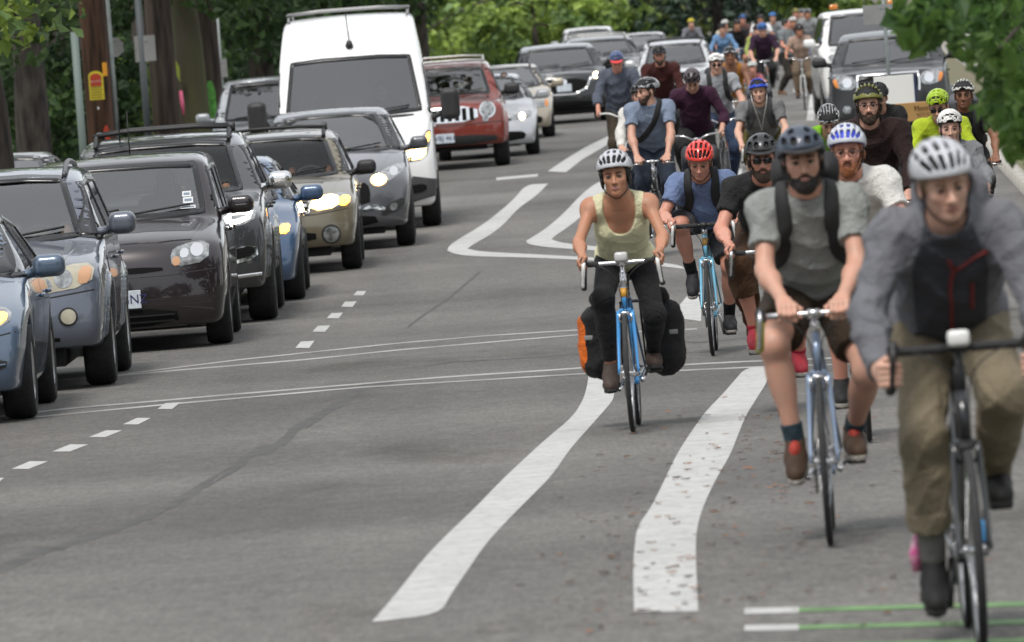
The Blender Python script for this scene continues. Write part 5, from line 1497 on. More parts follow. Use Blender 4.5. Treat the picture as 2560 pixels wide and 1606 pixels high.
def make_bicycle(B, label, group=None, cat='bicycle'):
    g = bike_geom(B)
    lod = B.get('lod', 2)
    root = empty('bicycle', label=label, cat=cat, group=group)
    fm = B['frame']; fk = B.get('fork', fm)
    nt = 10 if lod > 1 else 6
    a = G()
    r = B.get('tube', 0.016)
    a.add(tube([g['head_top'], g['head_bot']], r*1.15, nt))
    a.add(tube([g['bb'], g['seat_top']], r*0.95, nt))
    htt = g['head_top']+(g['head_bot']-g['head_top'])*0.18; htb = g['head_top']+(g['head_bot']-g['head_top'])*0.85
    if B.get('step'): a.add(tube([htt+Vector((0, 0, -0.08)), g['bb']+(g['seat_top']-g['bb'])*0.45], r*0.9, nt))
    else: a.add(tube([htt, g['seat_top']-Vector((0, 0, 0.03))], r*0.9, nt))
    a.add(tube([htb, g['bb']], r*1.1, nt))
    for s in (1, -1):
        a.add(tube([g['bb']+Vector((-0.03, s*0.02, 0)), g['bb']+Vector((-0.18, s*0.035, 0.01)), g['rear']+Vector((0, s*0.062, 0))], [0.010, 0.010, 0.007], nt))
        a.add(tube([g['seat_top']+Vector((0, s*0.012, -0.03)), g['rear']+Vector((0, s*0.062, 0))], [0.008, 0.006], nt))
    a.add(tube([g['bb']-Vector((0, 0.036, 0)), g['bb']+Vector((0, 0.036, 0))], 0.022, nt))
    obj('frame', a.geo, fm, root)
    # front end turns together
    crown = g['head_bot']+(g['head_bot']-g['head_top']).normalized()*0.012
    f = G()
    f.add(tube([crown+Vector((0, -0.034, 0)), crown+Vector((0, 0.034, 0))], 0.016, nt))
    for s in (1, -1):
        f.add(tube(spline([crown+Vector((0, s*0.038, 0)), crown*0.5+g['front']*0.5+Vector((-0.012, s*0.048, 0)), g['front']+Vector((0, s*0.055, 0))], 4), [0.014-0.0075*i/8 for i in range(9)], nt))
    obj('fork', f.geo, fk, root)
    obj('headset', tube([g['head_top']-Vector((0, 0, 0.004)), g['head_top']+(g['stem_base']-g['head_top'])*0.6], 0.020, nt), B.get('metal', M_STEEL), root)
    obj('stem', G().add(tube([g['head_top'], g['stem_base']], 0.0135, nt)).add(tube([g['stem_base']-Vector((0.01, 0, 0)), g['clamp']], 0.015, nt)).add(tube([g['clamp']-Vector((0, 0.026, 0)), g['clamp']+Vector((0, 0.026, 0))], 0.020, nt)).geo, B.get('stemm', M_STEEL), root)
    half = spline(g['bar'], 5)
    full = [Vector((p.x, -p.y, p.z)) for p in half[::-1]]+half[1:]
    bar = obj('handlebar', tube(full, 0.0125, nt), B.get('barm', M_STEEL), root)
    # grips / tape
    kind = g['bar_kind']
    for s in (1, -1):
        i0 = {'drop': int(len(half)*B.get('tape0', 0.14)), 'flat': int(len(half)*0.62), 'bull': int(len(half)*0.3), 'swept': int(len(half)*0.78)}[kind]
        gp = [Vector((p.x, s*p.y, p.z)) for p in half[i0:]]
        obj('bar_tape' if kind in ('drop', 'bull') else 'grip', tube(gp, 0.0165, nt), B.get('tape', M_TAPE), bar)
    lev = B.get('leverm', M_STEEL)
    for s in (1, -1):
        if kind == 'drop':
            c = g['clamp']; w = g['bar'][3].y
            hood = [c+Vector((0.075, s*(w+0.004), -0.012)), c+Vector((0.115, s*(w+0.004), 0.010)), c+Vector((0.150, s*(w+0.004), 0.030))]
            lo = obj('brake_lever', tube(spline([hood[2]+Vector((-0.012, 0, -0.005)), c+Vector((0.165, s*(w+0.006), -0.01)), c+Vector((0.150, s*(w+0.012), -0.07)), c+Vector((0.130, s*(w+0.018), -0.125))], 4), [0.012]*4+[0.011]*4+[0.009]*4+[0.008], 7), lev, root)
            obj('hood', tube(spline(hood, 3), [0.019, 0.020, 0.021, 0.021, 0.021, 0.020, 0.017], nt), B.get('hoodm', M_BLKP), lo)
        elif kind == 'bull':
            e = g['bar'][-1]
            obj('brake_lever', tube([Vector((e.x, s*e.y, e.z)), Vector((e.x-0.02, s*e.y, e.z-0.05)), Vector((e.x-0.07, s*e.y, e.z-0.09))], [0.010, 0.009, 0.007], 6), lev, root)
        else:
            e = g['bar'][-1]*0.4+g['bar'][-2]*0.6 if kind == 'flat' else g['bar'][-1]*0.3+g['bar'][-2]*0.7
            t = (g['bar'][-1]-g['bar'][-2]).normalized()
            obj('brake_lever', tube([Vector((e.x, s*e.y, e.z)), Vector((e.x+0.045, s*(e.y+0.01), e.z-0.015)), Vector((e.x+0.045+t.x*0.09, s*(e.y+0.01+t.y*0.09), e.z-0.025))], [0.009, 0.007, 0.005], 6), lev, root)
    # brake and cables
    if lod > 1:
        cb = crown+Vector((0.03, 0, -0.012))
        obj('front_brake', G().add(box(cb, (0.02, 0.05, 0.018), bev=0.004)).add(tube([cb+Vector((0.0, 0.03, 0.0)), cb+Vector((0, 0.036, -0.035)), cb+Vector((-0.01, 0.02, -0.055))], 0.006, 6)).add(tube([cb+Vector((0.0, -0.03, 0.0)), cb+Vector((0, -0.036, -0.035)), cb+Vector((-0.01, -0.02, -0.055))], 0.006, 6)).geo, B.get('metal', M_STEEL), root)
        for s in (1, -1):
            c = g['clamp']
            obj('brake_cable', tube(spline([c+Vector((0.06, s*0.16, 0.0)), c+Vector((0.11, s*0.09, -0.03)), c+Vector((0.08, s*0.03, -0.10)), cb+Vector((0.0, s*0.012, 0.05)), cb], 4), 0.0028, 4), M_BLKP, root)
    # saddle
    st = g['saddle']
    obj('seat_post', tube([g['seat_top'], st-Vector((-0.02, 0, 0.045))], 0.0135, nt), B.get('metal', M_STEEL), root)
    def fs(p):
        q = smin(s_ell(p, (st.x-0.05, 0, st.z-0.022), (0.09, 0.072, 0.028)), s_cone(p, (st.x-0.03, 0, st.z-0.022), (st.x+0.15, 0, st.z-0.024), 0.030, 0.018), 0.03)
        return q
    obj('saddle', mesh_sdf(fs, (st.x-0.2, -0.1, st.z-0.08), (st.x+0.2, 0.1, st.z+0.04), 0.012), M_SADDLE, root)
    # drive train
    obj('chainring', lathe([(0.088, -0.048), (0.092, -0.046), (0.088, -0.044), (0.062, -0.044), (0.062, -0.048)], 'y', 28), M_STEEL, root).location = g['bb']
    for s, pk in ((-1, 'pedal_r'), (1, 'pedal_l')):
        p = g[pk]
        obj('crank_arm', tube([g['bb']+Vector((0, s*0.055, 0)), Vector((p.x, s*0.075, p.z))], [0.014, 0.011], 6), B.get('metal', M_STEEL), root)
        obj('pedal', G().add(box(p+Vector((0, -s*0.02, 0)), (0.085, 0.075, 0.022), bev=0.005)).add(tube([Vector((p.x, s*0.07, p.z)), p], 0.007, 6)).geo, M_BLKP, root)
    if lod > 1:
        R, rr = 0.09, 0.035
        b0, r0 = g['bb'], g['rear']
        obj('chain', tube([b0+Vector((0, -0.046, R)), r0+Vector((0, -0.046, rr)), r0+Vector((-rr, -0.046, 0)), r0+Vector((0, -0.046, -rr)), b0+Vector((0, -0.046, -R)), b0+Vector((R, -0.046, 0))], 0.005, 4, closed=True), M_BLKP, root)
    bike_wheel(root, g['front'].x, g['r'], lod, B.get('rim', M_RIMS), tw=B.get('tyre_w', 0.015))
    bike_wheel(root, g['rear'].x, g['r'], lod, B.get('rim', M_RIMS), tw=B.get('tyre_w', 0.015))
    if B.get('fenders'):
        for x, a0, a1 in ((g['front'].x, 30, 150), (g['rear'].x, 40, 200)):
            pts = [(x+(g['r']+0.018)*math.cos(math.radians(t)), 0, g['r']+(g['r']+0.018)*math.sin(math.radians(t))) for t in np.linspace(a0, a1, 14)]
            v, f2 = [], []
            for i, p in enumerate(pts):
                for k2 in range(5):
                    w = (k2-2)*0.011
                    dr = -abs(k2-2)**2*0.0022
                    d = Vector((p[0]-x, 0, p[2]-g['r'])).normalized()*dr
                    v.append((p[0]+d.x, w, p[2]+d.z))
                if i:
                    for k2 in range(4): f2.append(((i-1)*5+k2, i*5+k2, i*5+k2+1, (i-1)*5+k2+1))
            obj('fender', (v, f2), B.get('fenderm', M_STEEL), root)
    if B.get('rack'):
        z = 0.72
        f2 = G()
        for s in (1, -1):
            f2.add(tube([(-0.20, s*0.05, z), (-0.62, s*0.05, z)], 0.006, 6)).add(tube([g['rear']+Vector((0, s*0.07, 0.02)), (-0.42, s*0.055, z)], 0.005, 6)).add(tube([g['rear']+Vector((0, s*0.07, 0.02)), (-0.56, s*0.055, z)], 0.005, 6))
        for x in (-0.22, -0.36, -0.5, -0.62): f2.add(tube([(x, -0.05, z), (x, 0.05, z)], 0.005, 6))
        obj('rear_rack', f2.geo, M_BLKP, root)
    if B.get('basket'):
        c = g['clamp']+Vector((0.17, 0, -0.12))
        f2 = G()
        for zz in (-0.10, -0.03, 0.04, 0.10):
            hx, hy = 0.11+0.02*(zz+0.1)/0.2, 0.16+0.03*(zz+0.1)/0.2
            f2.add(tube([c+Vector((sx*hx, sy*hy, zz)) for sx, sy in ((1, 1), (1, -1), (-1, -1), (-1, 1))], 0.004, 4, closed=True))
        for i in range(7):
            y = -0.16+0.32*i/6
            f2.add(tube([c+Vector((0.11, y, -0.10)), c+Vector((0.13, y*1.18, 0.10))], 0.0035, 4)).add(tube([c+Vector((-0.11, y, -0.10)), c+Vector((0.11, y, -0.10))], 0.0035, 4))
        obj('front_basket', f2.geo, B['basket'], root)
    if B.get('light'):
        c = g['clamp']+Vector((0.02, B.get('light_y', 0.0), 0.032))
        lo = obj('bicycle_light', box(c, (0.06, 0.075, 0.055), bev=0.014), B['light'], root)
    if B.get('band'):
        h0 = g['head_top']*0.5+g['head_bot']*0.5
        d = (g['head_top']-g['head_bot']).normalized()
        obj('head_badge', tube([h0+d*0.0, h0+d*0.055], r*1.15+0.003, nt), B['band'], root)
    return root, g
# ------------------------------------------------------------------ people
def skin(name, col):
    return mat('skin_'+name, col, 0.50, sss=0.10, noise=0.2, nscale=22, bump=0.12, bscale=60, spec=0.4, col2=(col[0]*1.12, col[1]*0.98, col[2]*0.96))
SK = {'fair': skin('fair', (0.52, 0.31, 0.23)), 'pale': skin('pale', (0.58, 0.37, 0.28)), 'tan': skin('tan', (0.40, 0.205, 0.125)), 'brown': skin('brown', (0.20, 0.095, 0.055)), 'ruddy': skin('ruddy', (0.50, 0.25, 0.18))}
M_LIP = mat('lips', (0.40, 0.185, 0.15), 0.5)
M_EYEW = mat('eye_white', (0.38, 0.34, 0.31), 0.3)
M_IRIS = mat('iris_dark', (0.03, 0.02, 0.015), 0.2)
HAIR = {'black': mat('hair_black', (0.012, 0.010, 0.009), 0.6, bump=0.8, bscale=90, noise=0.4, nscale=60), 'brown': mat('hair_brown', (0.045, 0.026, 0.016), 0.6, bump=0.8, bscale=90, noise=0.4, nscale=60),
        'red': mat('hair_red', (0.25, 0.085, 0.03), 0.6, bump=0.8, bscale=90, noise=0.4, nscale=60), 'grey': mat('hair_grey', (0.16, 0.15, 0.14), 0.6, bump=0.8, bscale=90, noise=0.4, nscale=60), 'fair': mat('hair_fair', (0.26, 0.17, 0.08), 0.6, bump=0.8, bscale=90, noise=0.4, nscale=60)}
M_SOLE = mat('shoe_sole', (0.30, 0.28, 0.25), 0.8)
M_SOLEB = mat('shoe_sole_black', (0.02, 0.02, 0.02), 0.8)
M_STRAPB = mat('webbing_black', (0.016, 0.016, 0.017), 0.75, bump=0.3, bscale=200)
M_LINER = mat('helmet_liner', (0.014, 0.014, 0.015), 0.8)
M_GLASSES = mat('spectacle_frame', (0.02, 0.018, 0.016), 0.3)
M_SUNG = mat('sunglass_lens', (0.008, 0.008, 0.008), 0.08)

def cloth(name, col, rough=0.85, noise=0.08, bump=0.5, bscale=45, **k):
    """woven stuff: fine weave, plus creases with a direction of their own"""
    nm = 'cloth_'+name
    if nm in _MC: return _MC[nm]
    m = mat(nm, col, rough, noise=noise, nscale=10, bump=bump, bscale=bscale*1.6, sheen=0.03, spec=0.25, **k)
    nt = m.node_tree
    bp = [n for n in nt.nodes if n.type == 'BUMP'][0]
    tc = [n for n in nt.nodes if n.type == 'MAPPING'][0]
    n = nt.nodes.new('ShaderNodeTexNoise'); n.inputs['Scale'].default_value = 9.0; n.inputs['Detail'].default_value = 5.0; n.inputs['Roughness'].default_value = 0.62; n.inputs['Distortion'].default_value = 1.6
    nt.links.new(tc.outputs[0], n.inputs['Vector'])
    b2 = nt.nodes.new('ShaderNodeBump'); b2.inputs['Strength'].default_value = 0.75; b2.inputs['Distance'].default_value = 0.030
    nt.links.new(n.outputs['Fac'], b2.inputs['Height']); nt.links.new(b2.outputs[0], bp.inputs['Normal'])
    return m

def ik(A, B, l1, l2, pole):
    A, B = V3(A), V3(B)
    d = B-A; D = np.linalg.norm(d)
    if D > (l1+l2)*0.995:
        B = A+d/D*(l1+l2)*0.995; d = B-A; D = np.linalg.norm(d)
    u = d/D
    a = (l1*l1-l2*l2+D*D)/(2*D)
    hgt = math.sqrt(max(l1*l1-a*a, 0))
    n = V3(pole)-u*(V3(pole)@u)
    return A+u*a+unit(n)*hgt, B

def grip_frame(g, P, s):
    """where hand s (+1 left, -1 right) holds: point, axis pinky->index, finger direction, up, wrist offset"""
    kind = P.get('hold') or {'drop': 'hoods', 'flat': 'flat', 'bull': 'flat', 'swept': 'swept'}[g['bar_kind']]
    c = V3(g['clamp'])
    if kind == 'tops':
        y = P.get('hold_y', 0.115)
        return c+V3((0, s*y, 0)), V3((0, -s, 0)), V3((1, 0, 0)), V3((0, 0, 1)), V3((-0.075, s*0.012, 0.048))
    if kind == 'flat':
        e = V3(g['bar'][-1]); q = V3((e[0], s*(abs(e[1])-0.055), e[2]))
        return q, unit((0.15, -s, 0)), V3((1, 0, 0)), V3((0, 0, 1)), V3((-0.075, s*0.012, 0.048))
    if kind == 'hoods':
        w = g['bar'][3].y
        q = c+V3((0.108, s*(w+0.004), 0.008))
        a = unit((1, 0, 0.42)); out = V3((0, s, 0)); up = np.cross(a, out)*(1 if s > 0 else -1)
        return q, a, out, up, V3((-0.085, s*0.006, 0.030))
    if kind == 'drops':
        w = g['bar'][3].y
        q = c+V3((0.090, s*(w+0.010), -0.070))
        a = unit((0.1, 0, 1)); 
        return q, a, unit((1, s*0.15, 0)), V3((0, s, 0)), V3((-0.075, s*0.035, 0.01))
    e, e2 = V3(g['bar'][-1]), V3(g['bar'][-2])
    q = e*0.55+e2*0.45; q[1] *= s
    a = e2-e; a[1] *= s; a = unit(a)
    out = unit((0.35, s, 0)); out = unit(out-a*(out@a)); up = V3((0, 0, 1)); up = unit(up-a*(up@a)-out*(up@out))
    return q, a, out, up, -a*0.055+up*0.045

def pose_rider(g, P):
    k = P.get('h', 1.75)/1.75
    J = {'k': k}
    HC = V3(g['saddle'])+V3((P.get('hip_x', 0.0), 0, 0.088+P.get('rise', 0.0)))
    L = V3((0, 1, 0))
    ua, fa, th, sn = 0.285*k, 0.255*k, 0.435*k, 0.425*k
    gr = {s: grip_frame(g, P, s) for s in (1, -1)}
    W = {s: gr[s][0]+gr[s][4] for s in (1, -1)}
    tl = 0.50*k
    bend = P.get('bend', 0.94)
    sw = P.get('sw', 0.172)*k
    def shoulder(a, s):
        sp = V3((math.sin(a), 0, math.cos(a)))
        return HC+sp*(tl-0.045)+L*s*sw
    lo, hi = math.radians(2), math.radians(72)
    if 'lean' in P: a = math.radians(P['lean'])
    else:
        for _ in range(30):
            m = (lo+hi)/2
            if np.linalg.norm(shoulder(m, -1)-W[-1]) > bend*(ua+fa): lo = m
            else: hi = m
        a = hi
    sp = V3((math.sin(a), 0, math.cos(a)))
    roll = P.get('roll', 0.0)
    if roll:
        c, s_ = math.cos(math.radians(roll)), math.sin(math.radians(roll))
        L = unit(V3((0, c, s_)))
    fw = np.cross(L, sp)
    J.update(HC=HC, sp=sp, L=L, fw=fw, NB=HC+sp*tl, lean=a, tl=tl)
    for s, n in ((1, 'l'), (-1, 'r')):
        S = HC+sp*(tl-0.045)+L*s*sw
        E, Wq = ik(S, W[s], ua, fa, (-0.15, s*P.get('elbow', 0.7), -0.8))
        J['S'+n], J['E'+n], J['W'+n] = S, E, Wq
        J['G'+n] = gr[s]
        Hp = HC+L*s*0.085*k+V3((0, 0, -0.02))
        pd = V3(g['pedal_'+n])
        fp = math.radians(P.get('foot', {}).get(n, -8))
        fdir = V3((math.cos(fp), s*0.06, math.sin(fp)))
        up = unit(np.cross(fdir, V3((0, 1, 0)))*1.0)
        if up[2] < 0: up = -up
        A = pd+up*0.105-unit(fdir)*0.115+V3((0, -s*0.02, 0))
        K, A2 = ik(Hp, A, th, sn, (1, s*P.get('knee', 0.12), 0.25))
        J['H'+n], J['K'+n], J['A'+n] = Hp, K, A2
        J['F'+n] = (unit(fdir), up)
    return finish_pose(J, P)

def finish_pose(J, P):
    k = J['k']
    yaw, pit, rol = [math.radians(P.get(q, 0)) for q in ('head_yaw', 'head_pitch', 'head_roll')]
    M = Matrix.Rotation(yaw, 3, 'Z') @ Matrix.Rotation(pit, 3, 'Y') @ Matrix.Rotation(rol, 3, 'X')      # +pitch looks down
    R = np.array([tuple(M @ Vector(v)) for v in ((1, 0, 0), (0, 1, 0), (0, 0, 1))])
    J['R'] = R
    nk = J['NB']+J['sp']*0.036+V3((0.026, 0, -0.004))
    J['NK'] = nk
    J['hs'] = P.get('head', 1.0)*(0.97+0.03*k)
    J['HO'] = nk+R[2]*0.115*J['hs']+R[0]*0.022*J['hs']
    return J

def pose_stand(P):
    """on foot; joints given directly"""
    k = P.get('h', 1.78)/1.75
    L = V3((0, 1, 0)); sp = unit(P.get('spine', (0.02, 0, 1))); fw = np.cross(L, sp)
    J = {'k': k, 'L': L, 'sp': sp, 'fw': fw, 'HC': V3(P.get('hip', (0, 0, 0.93*k))), 'tl': 0.50*k}
    J['NB'] = J['HC']+sp*J['tl']
    for s, n in ((1, 'l'), (-1, 'r')):
        S = J['HC']+sp*(J['tl']-0.045)+L*s*0.178*k
        W = V3(P['wrist_'+n])
        E, W = ik(S, W, 0.285*k, 0.255*k, P.get('elbow_'+n, (-1, s*0.5, -0.3)))
        J['S'+n], J['E'+n], J['W'+n] = S, E, W
        J['G'+n] = None
        Hp = J['HC']+L*s*0.085*k+V3((0, 0, -0.02))
        A = V3(P['ankle_'+n])
        K, A2 = ik(Hp, A, 0.435*k, 0.425*k, (1, s*0.1, 0))
        J['H'+n], J['K'+n], J['A'+n] = Hp, K, A2
        J['F'+n] = (unit((1, s*0.15, 0)), V3((0, 0, 1)))
    return finish_pose(J, P)

def wrinkle(p, amp, f=1.0):
    """folds: sharp ridges with wandering directions"""
    x, y, z = p[:, 0]*f, p[:, 1]*f, p[:, 2]*f
    a = 17*x+12*z+1.8*np.sin(7*y+5*z+1)+1.2*np.sin(11*x-6*y)
    b = 22*z-9*y+1.7*np.sin(8*x+4*y+2)+0.8*np.sin(19*y)
    c = 20*y+12*x+1.6*np.sin(9*z+3*x)
    r = lambda t: (1-np.abs(np.sin(t)))**1.4
    return -amp*(r(a)+0.8*r(b)+0.55*r(c)-0.85)

def body_fns(J, P):
    k = J['k']; b = P.get('build', 1.0)
    HC, sp, L, fw, NB = J['HC'], J['sp'], J['L'], J['fw'], J['NB']
    R = np.stack([fw, L, sp])
    belly = P.get('belly', 0.0)
    ab = b*(0.82 if P.get('fem') else 0.93)
    fem = P.get('fem', False)
    def torso(p):
        d = s_cone(p, HC-L*0.062*k, HC+L*0.062*k, 0.115*k*b, 0.115*k*b)
        d = smin(d, s_ell(p, HC+sp*0.17*k+fw*(0.005+belly*0.5), ((0.100+belly)*b*k, (0.138+belly*0.6)*b*k*(0.92 if fem else 1), 0.17*k), R), 0.06)
        d = smin(d, s_ell(p, HC+sp*0.345*k+fw*0.008, (0.112*b*k, 0.160*b*k, 0.19*k), R), 0.06)
        d = smin(d, s_cone(p, J['Sl'], J['Sr'], 0.054*k, 0.054*k), 0.08)
        if fem:
            for s in (1, -1): d = smin(d, s_ell(p, HC+sp*0.335*k+fw*0.085*k+L*s*0.068*k, (0.055, 0.062, 0.062), R), 0.035)
        d = smin(d, s_cone(p, NB-sp*0.03, J['NK'], 0.060*k, 0.052*k), 0.06)
        return d
    def uarm(p, n):
        return smin(s_cone(p, J['S'+n], J['E'+n], 0.052*k*ab, 0.039*k*ab), s_sphere(p, J['S'+n]*0.93+J['E'+n]*0.07, 0.058*k*ab), 0.05)
    def farm(p, n):
        m = J['E'+n]*0.72+J['W'+n]*0.28
        return smin(s_cone(p, J['E'+n], J['W'+n], 0.039*k*ab, 0.026*k), s_sphere(p, m, 0.038*k*ab), 0.05)
    def leg(p, n):
        H, K, A = J['H'+n], J['K'+n], J['A'+n]
        d = s_cone(p, H, K, 0.086*k*b, 0.056*k)
        d = smin(d, s_cone(p, K, A, 0.052*k, 0.034*k), 0.04)
        back = unit(np.cross(unit(A-K), J['L'])); 
        if back@unit(K-H) > 0 and False: back = -back
        if back[0] > 0: back = -back
        d = smin(d, s_ell(p, K*0.68+A*0.32+back*0.022*k, (0.050*k, 0.050*k, 0.115*k), np.stack([back, np.cross(unit(A-K), back), unit(A-K)])), 0.05)
        d = smin(d, s_sphere(p, K+back*-0.012, 0.050*k), 0.04)
        return d
    return torso, uarm, farm, leg

def hand_sdf(J, n):
    """palm, four bent fingers and a thumb closed round the grip"""
    s = 1 if n == 'l' else -1
    W, E = J['W'+n], J['E'+n]
    k = J['k']
    if J['G'+n] is None:                          # hanging or pointing hand, gently curled
        d0 = unit(W-E); side = J['L']*s
        pal = unit(np.cross(d0, side))
        segs = []
        for i in range(4):
            o = (i-1.5)*0.020
            kn = W+d0*0.085+pal*0+unit(np.cross(side, d0))*o
            a1 = kn+d0*0.036+side*-0.010; a2 = a1+d0*0.022-side*0.014; a3 = a2+d0*0.012-side*0.014
            segs += [(W+d0*0.01, kn, 0.020, 0.013), (kn, a1, 0.0105, 0.0095), (a1, a2, 0.0095, 0.0088), (a2, a3, 0.0088, 0.0075)]
        tb = W+d0*0.03+unit(np.cross(side, d0))*0.03
        segs += [(W+d0*0.01, tb, 0.018, 0.013), (tb, tb+d0*0.04-side*0.012, 0.012, 0.009)]
    else:
        Gp, a, ef, eu, _ = J['G'+n]
        Rb = 0.0165
        segs = []
        ln = (0.86, 1.0, 1.05, 0.96)
        for i in range(4):                        # pinky .. index
            o = (i-1.5)*0.0205
            def pt(phi, rad): return Gp+a*o+(ef*math.cos(phi)+eu*math.sin(phi))*rad
            p0 = math.radians(78)
            kn = pt(p0, Rb+0.018)
            j1 = pt(p0-math.radians(72)*ln[i], Rb+0.0135); j2 = pt(p0-math.radians(135)*ln[i], Rb+0.0115); j3 = pt(p0-math.radians(185)*ln[i], Rb+0.0095)
            segs += [(W+a*o*0.4, kn, 0.021, 0.0125), (kn, j1, 0.0112, 0.0098), (j1, j2, 0.0098, 0.0090), (j2, j3, 0.0090, 0.0078)]
        kx = Gp+a*0.031+eu*(Rb+0.012)
        tb = W*0.55+kx*0.45+a*0.022-eu*0.006
        tj = Gp+a*0.052-ef*0.012+eu*(Rb+0.002); tt = Gp+a*0.050+ef*0.006-eu*(Rb-0.006)
        segs += [(W+a*0.008, tb, 0.020, 0.0145), (tb, tj, 0.0135, 0.011), (tj, tt, 0.011, 0.0088)]
    def f(p):
        d = None
        for (A, B, r1, r2) in segs:
            q = s_cone(p, A, B, r1*k, r2*k)
            d = q if d is None else smin(d, q, 0.007)
        return d
    ps = np.array([x for sg in segs for x in sg[:2]])
    return f, ps.min(0)-0.03, ps.max(0)+0.03

def head_sdf(P):
    """head in its own frame: x forward, z up, eyes at z=0"""
    jaw = P.get('jaw', 0.92 if P.get('fem') else 1.0); br = 0.6 if P.get('fem') else 1.0; ns = 0.84 if P.get('fem') else 1.0
    def f(q):
        d = s_ell(q, (-0.012, 0, 0.034), (0.097, 0.076, 0.084))
        d = smin(d, s_ell(q, (0.030, 0, -0.030), (0.060, 0.056, 0.080)), 0.03)
        d = smin(d, s_ell(q, (0.004, 0, -0.056), (0.058, 0.053*jaw, 0.048)), 0.03)
        d = smin(d, s_ell(q, (0.054, 0, -0.096), (0.028, 0.027*jaw, 0.022)), 0.025)
        ay = np.stack([q[:, 0], np.abs(q[:, 1]), q[:, 2]], 1)
        d = smin(d, s_ell(ay, (0.054, 0.040, -0.020), (0.023, 0.019, 0.020)), 0.025)          # cheek bones
        d = smax(d, -s_ell(ay, (0.100, 0.031, 0.003), (0.024, 0.020, 0.016)), 0.012)           # eye sockets
        d = smin(d, s_cone(ay, (0.083, 0.010, 0.020), (0.072, 0.046, 0.021), 0.0085*br, 0.008*br), 0.012)   # brow
        d = smin(d, s_cone(q, (0.086, 0, 0.008), (0.084+0.024*ns, 0, -0.034), 0.0070*ns, 0.0120*ns), 0.012)    # nose
        d = smin(d, s_sphere(ay, (0.096, 0.0125*ns, -0.037), 0.0085*ns), 0.008)
        d = smin(d, s_cone(ay, (0.088, 0.0, -0.0605), (0.079, 0.020, -0.066), 0.0075, 0.004), 0.006)   # lips
        d = smin(d, s_cone(ay, (0.087, 0.0, -0.0715), (0.078, 0.018, -0.0705), 0.0075, 0.004), 0.005)
        d = smin(d, s_ell(ay, (0.069, 0.031, 0.001), (0.0175, 0.018, 0.0150)), 0.006)           # lids over the eyeball
        ear = smax(s_ell(ay, (-0.010, 0.079, -0.006), (0.021, 0.011, 0.032), None), -s_ell(ay, (-0.004, 0.090, -0.004), (0.012, 0.008, 0.020)), 0.006)
        d = smin(d, ear, 0.008)
        return d
    return f

HELMETS = {}
def helmet_sdf(kind):
    vents = []
    def arc(lat, a0, a1, r, n=4):
        """slot along a line of constant side angle from front angle a0 to a1 (degrees; 0 front, 90 top)"""
        pts = []
        for i in range(n):
            a = math.radians(a0+(a1-a0)*i/(n-1)); l = math.radians(lat)
            x, z = math.cos(a), math.sin(a)
            dv = V3((x*0.136, math.sin(l)*0.103*(0.45+0.55*z), (z*math.cos(l)*0.9+0.10*z)*0.108)); q = dv/np.linalg.norm(dv/V3((0.136, 0.103, 0.108)))
            pts.append(q*0.965+V3((-0.010, 0, 0.050)))
        for i in range(n-1): vents.append((pts[i], pts[i+1], r))
    if kind == 'road':
        for s in (1, -1):
            arc(13*s, 20, 44, 0.0088); arc(36*s, 26, 54, 0.0095); arc(60*s, 36, 66, 0.0100)
            arc(11*s, 58, 86, 0.0090); arc(34*s, 68, 96, 0.0095); arc(58*s, 80, 108, 0.0100); arc(14*s, 100, 128, 0.009); arc(40*s, 110, 136, 0.009)
    elif kind == 'stripe':
        for lat in (0, 17, -17, 34, -34, 51, -51, 68, -68): arc(lat, 20+abs(lat)*0.35, 66, 0.0098); arc(lat, 76, 125, 0.0098)
    elif kind == 'urban':
        for lat in (26, -26): arc(lat, 22, 30, 0.013)
        for lat in (22, -22): arc(lat, 52, 66, 0.012)
        for lat in (56, -56): arc(lat, 42, 60, 0.012); arc(lat, 90, 112, 0.012)
    elif kind == 'skate':
        for lat in (15, -15, 46, -46):
            arc(lat, 40, 41, 0.0105, 2); arc(lat, 82, 84, 0.0105, 2)
    def f(q):
        o = s_ell(q, (-0.010, 0, 0.050), (0.136, 0.103, 0.108))
        if kind in ('road', 'stripe'):
            o = smin(o, s_ell(q, (-0.055, 0, 0.055), (0.115, 0.088, 0.085)), 0.03)
        d = np.maximum(o, -s_ell(q, (-0.008, 0, 0.046), (0.124, 0.093, 0.098)))
        brim = s_plane(q, (0.11, 0, 0.052), (0.16 if kind != 'skate' else 0.05, 0, -1))
        back = s_plane(q, (-0.06, 0, 0.010), (-0.30, 0, -1))
        d = smax(d, smax(brim, back, 0.02), 0.010)
        d = smax(d, -s_ell(np.stack([q[:, 0], np.abs(q[:, 1]), q[:, 2]], 1), (-0.005, 0.11, 0.012), (0.045, 0.05, 0.030)), 0.01)
        for A, B, r in vents: d = smax(d, -s_cone(q, A, B, r, r), 0.004)
        return d
    return f

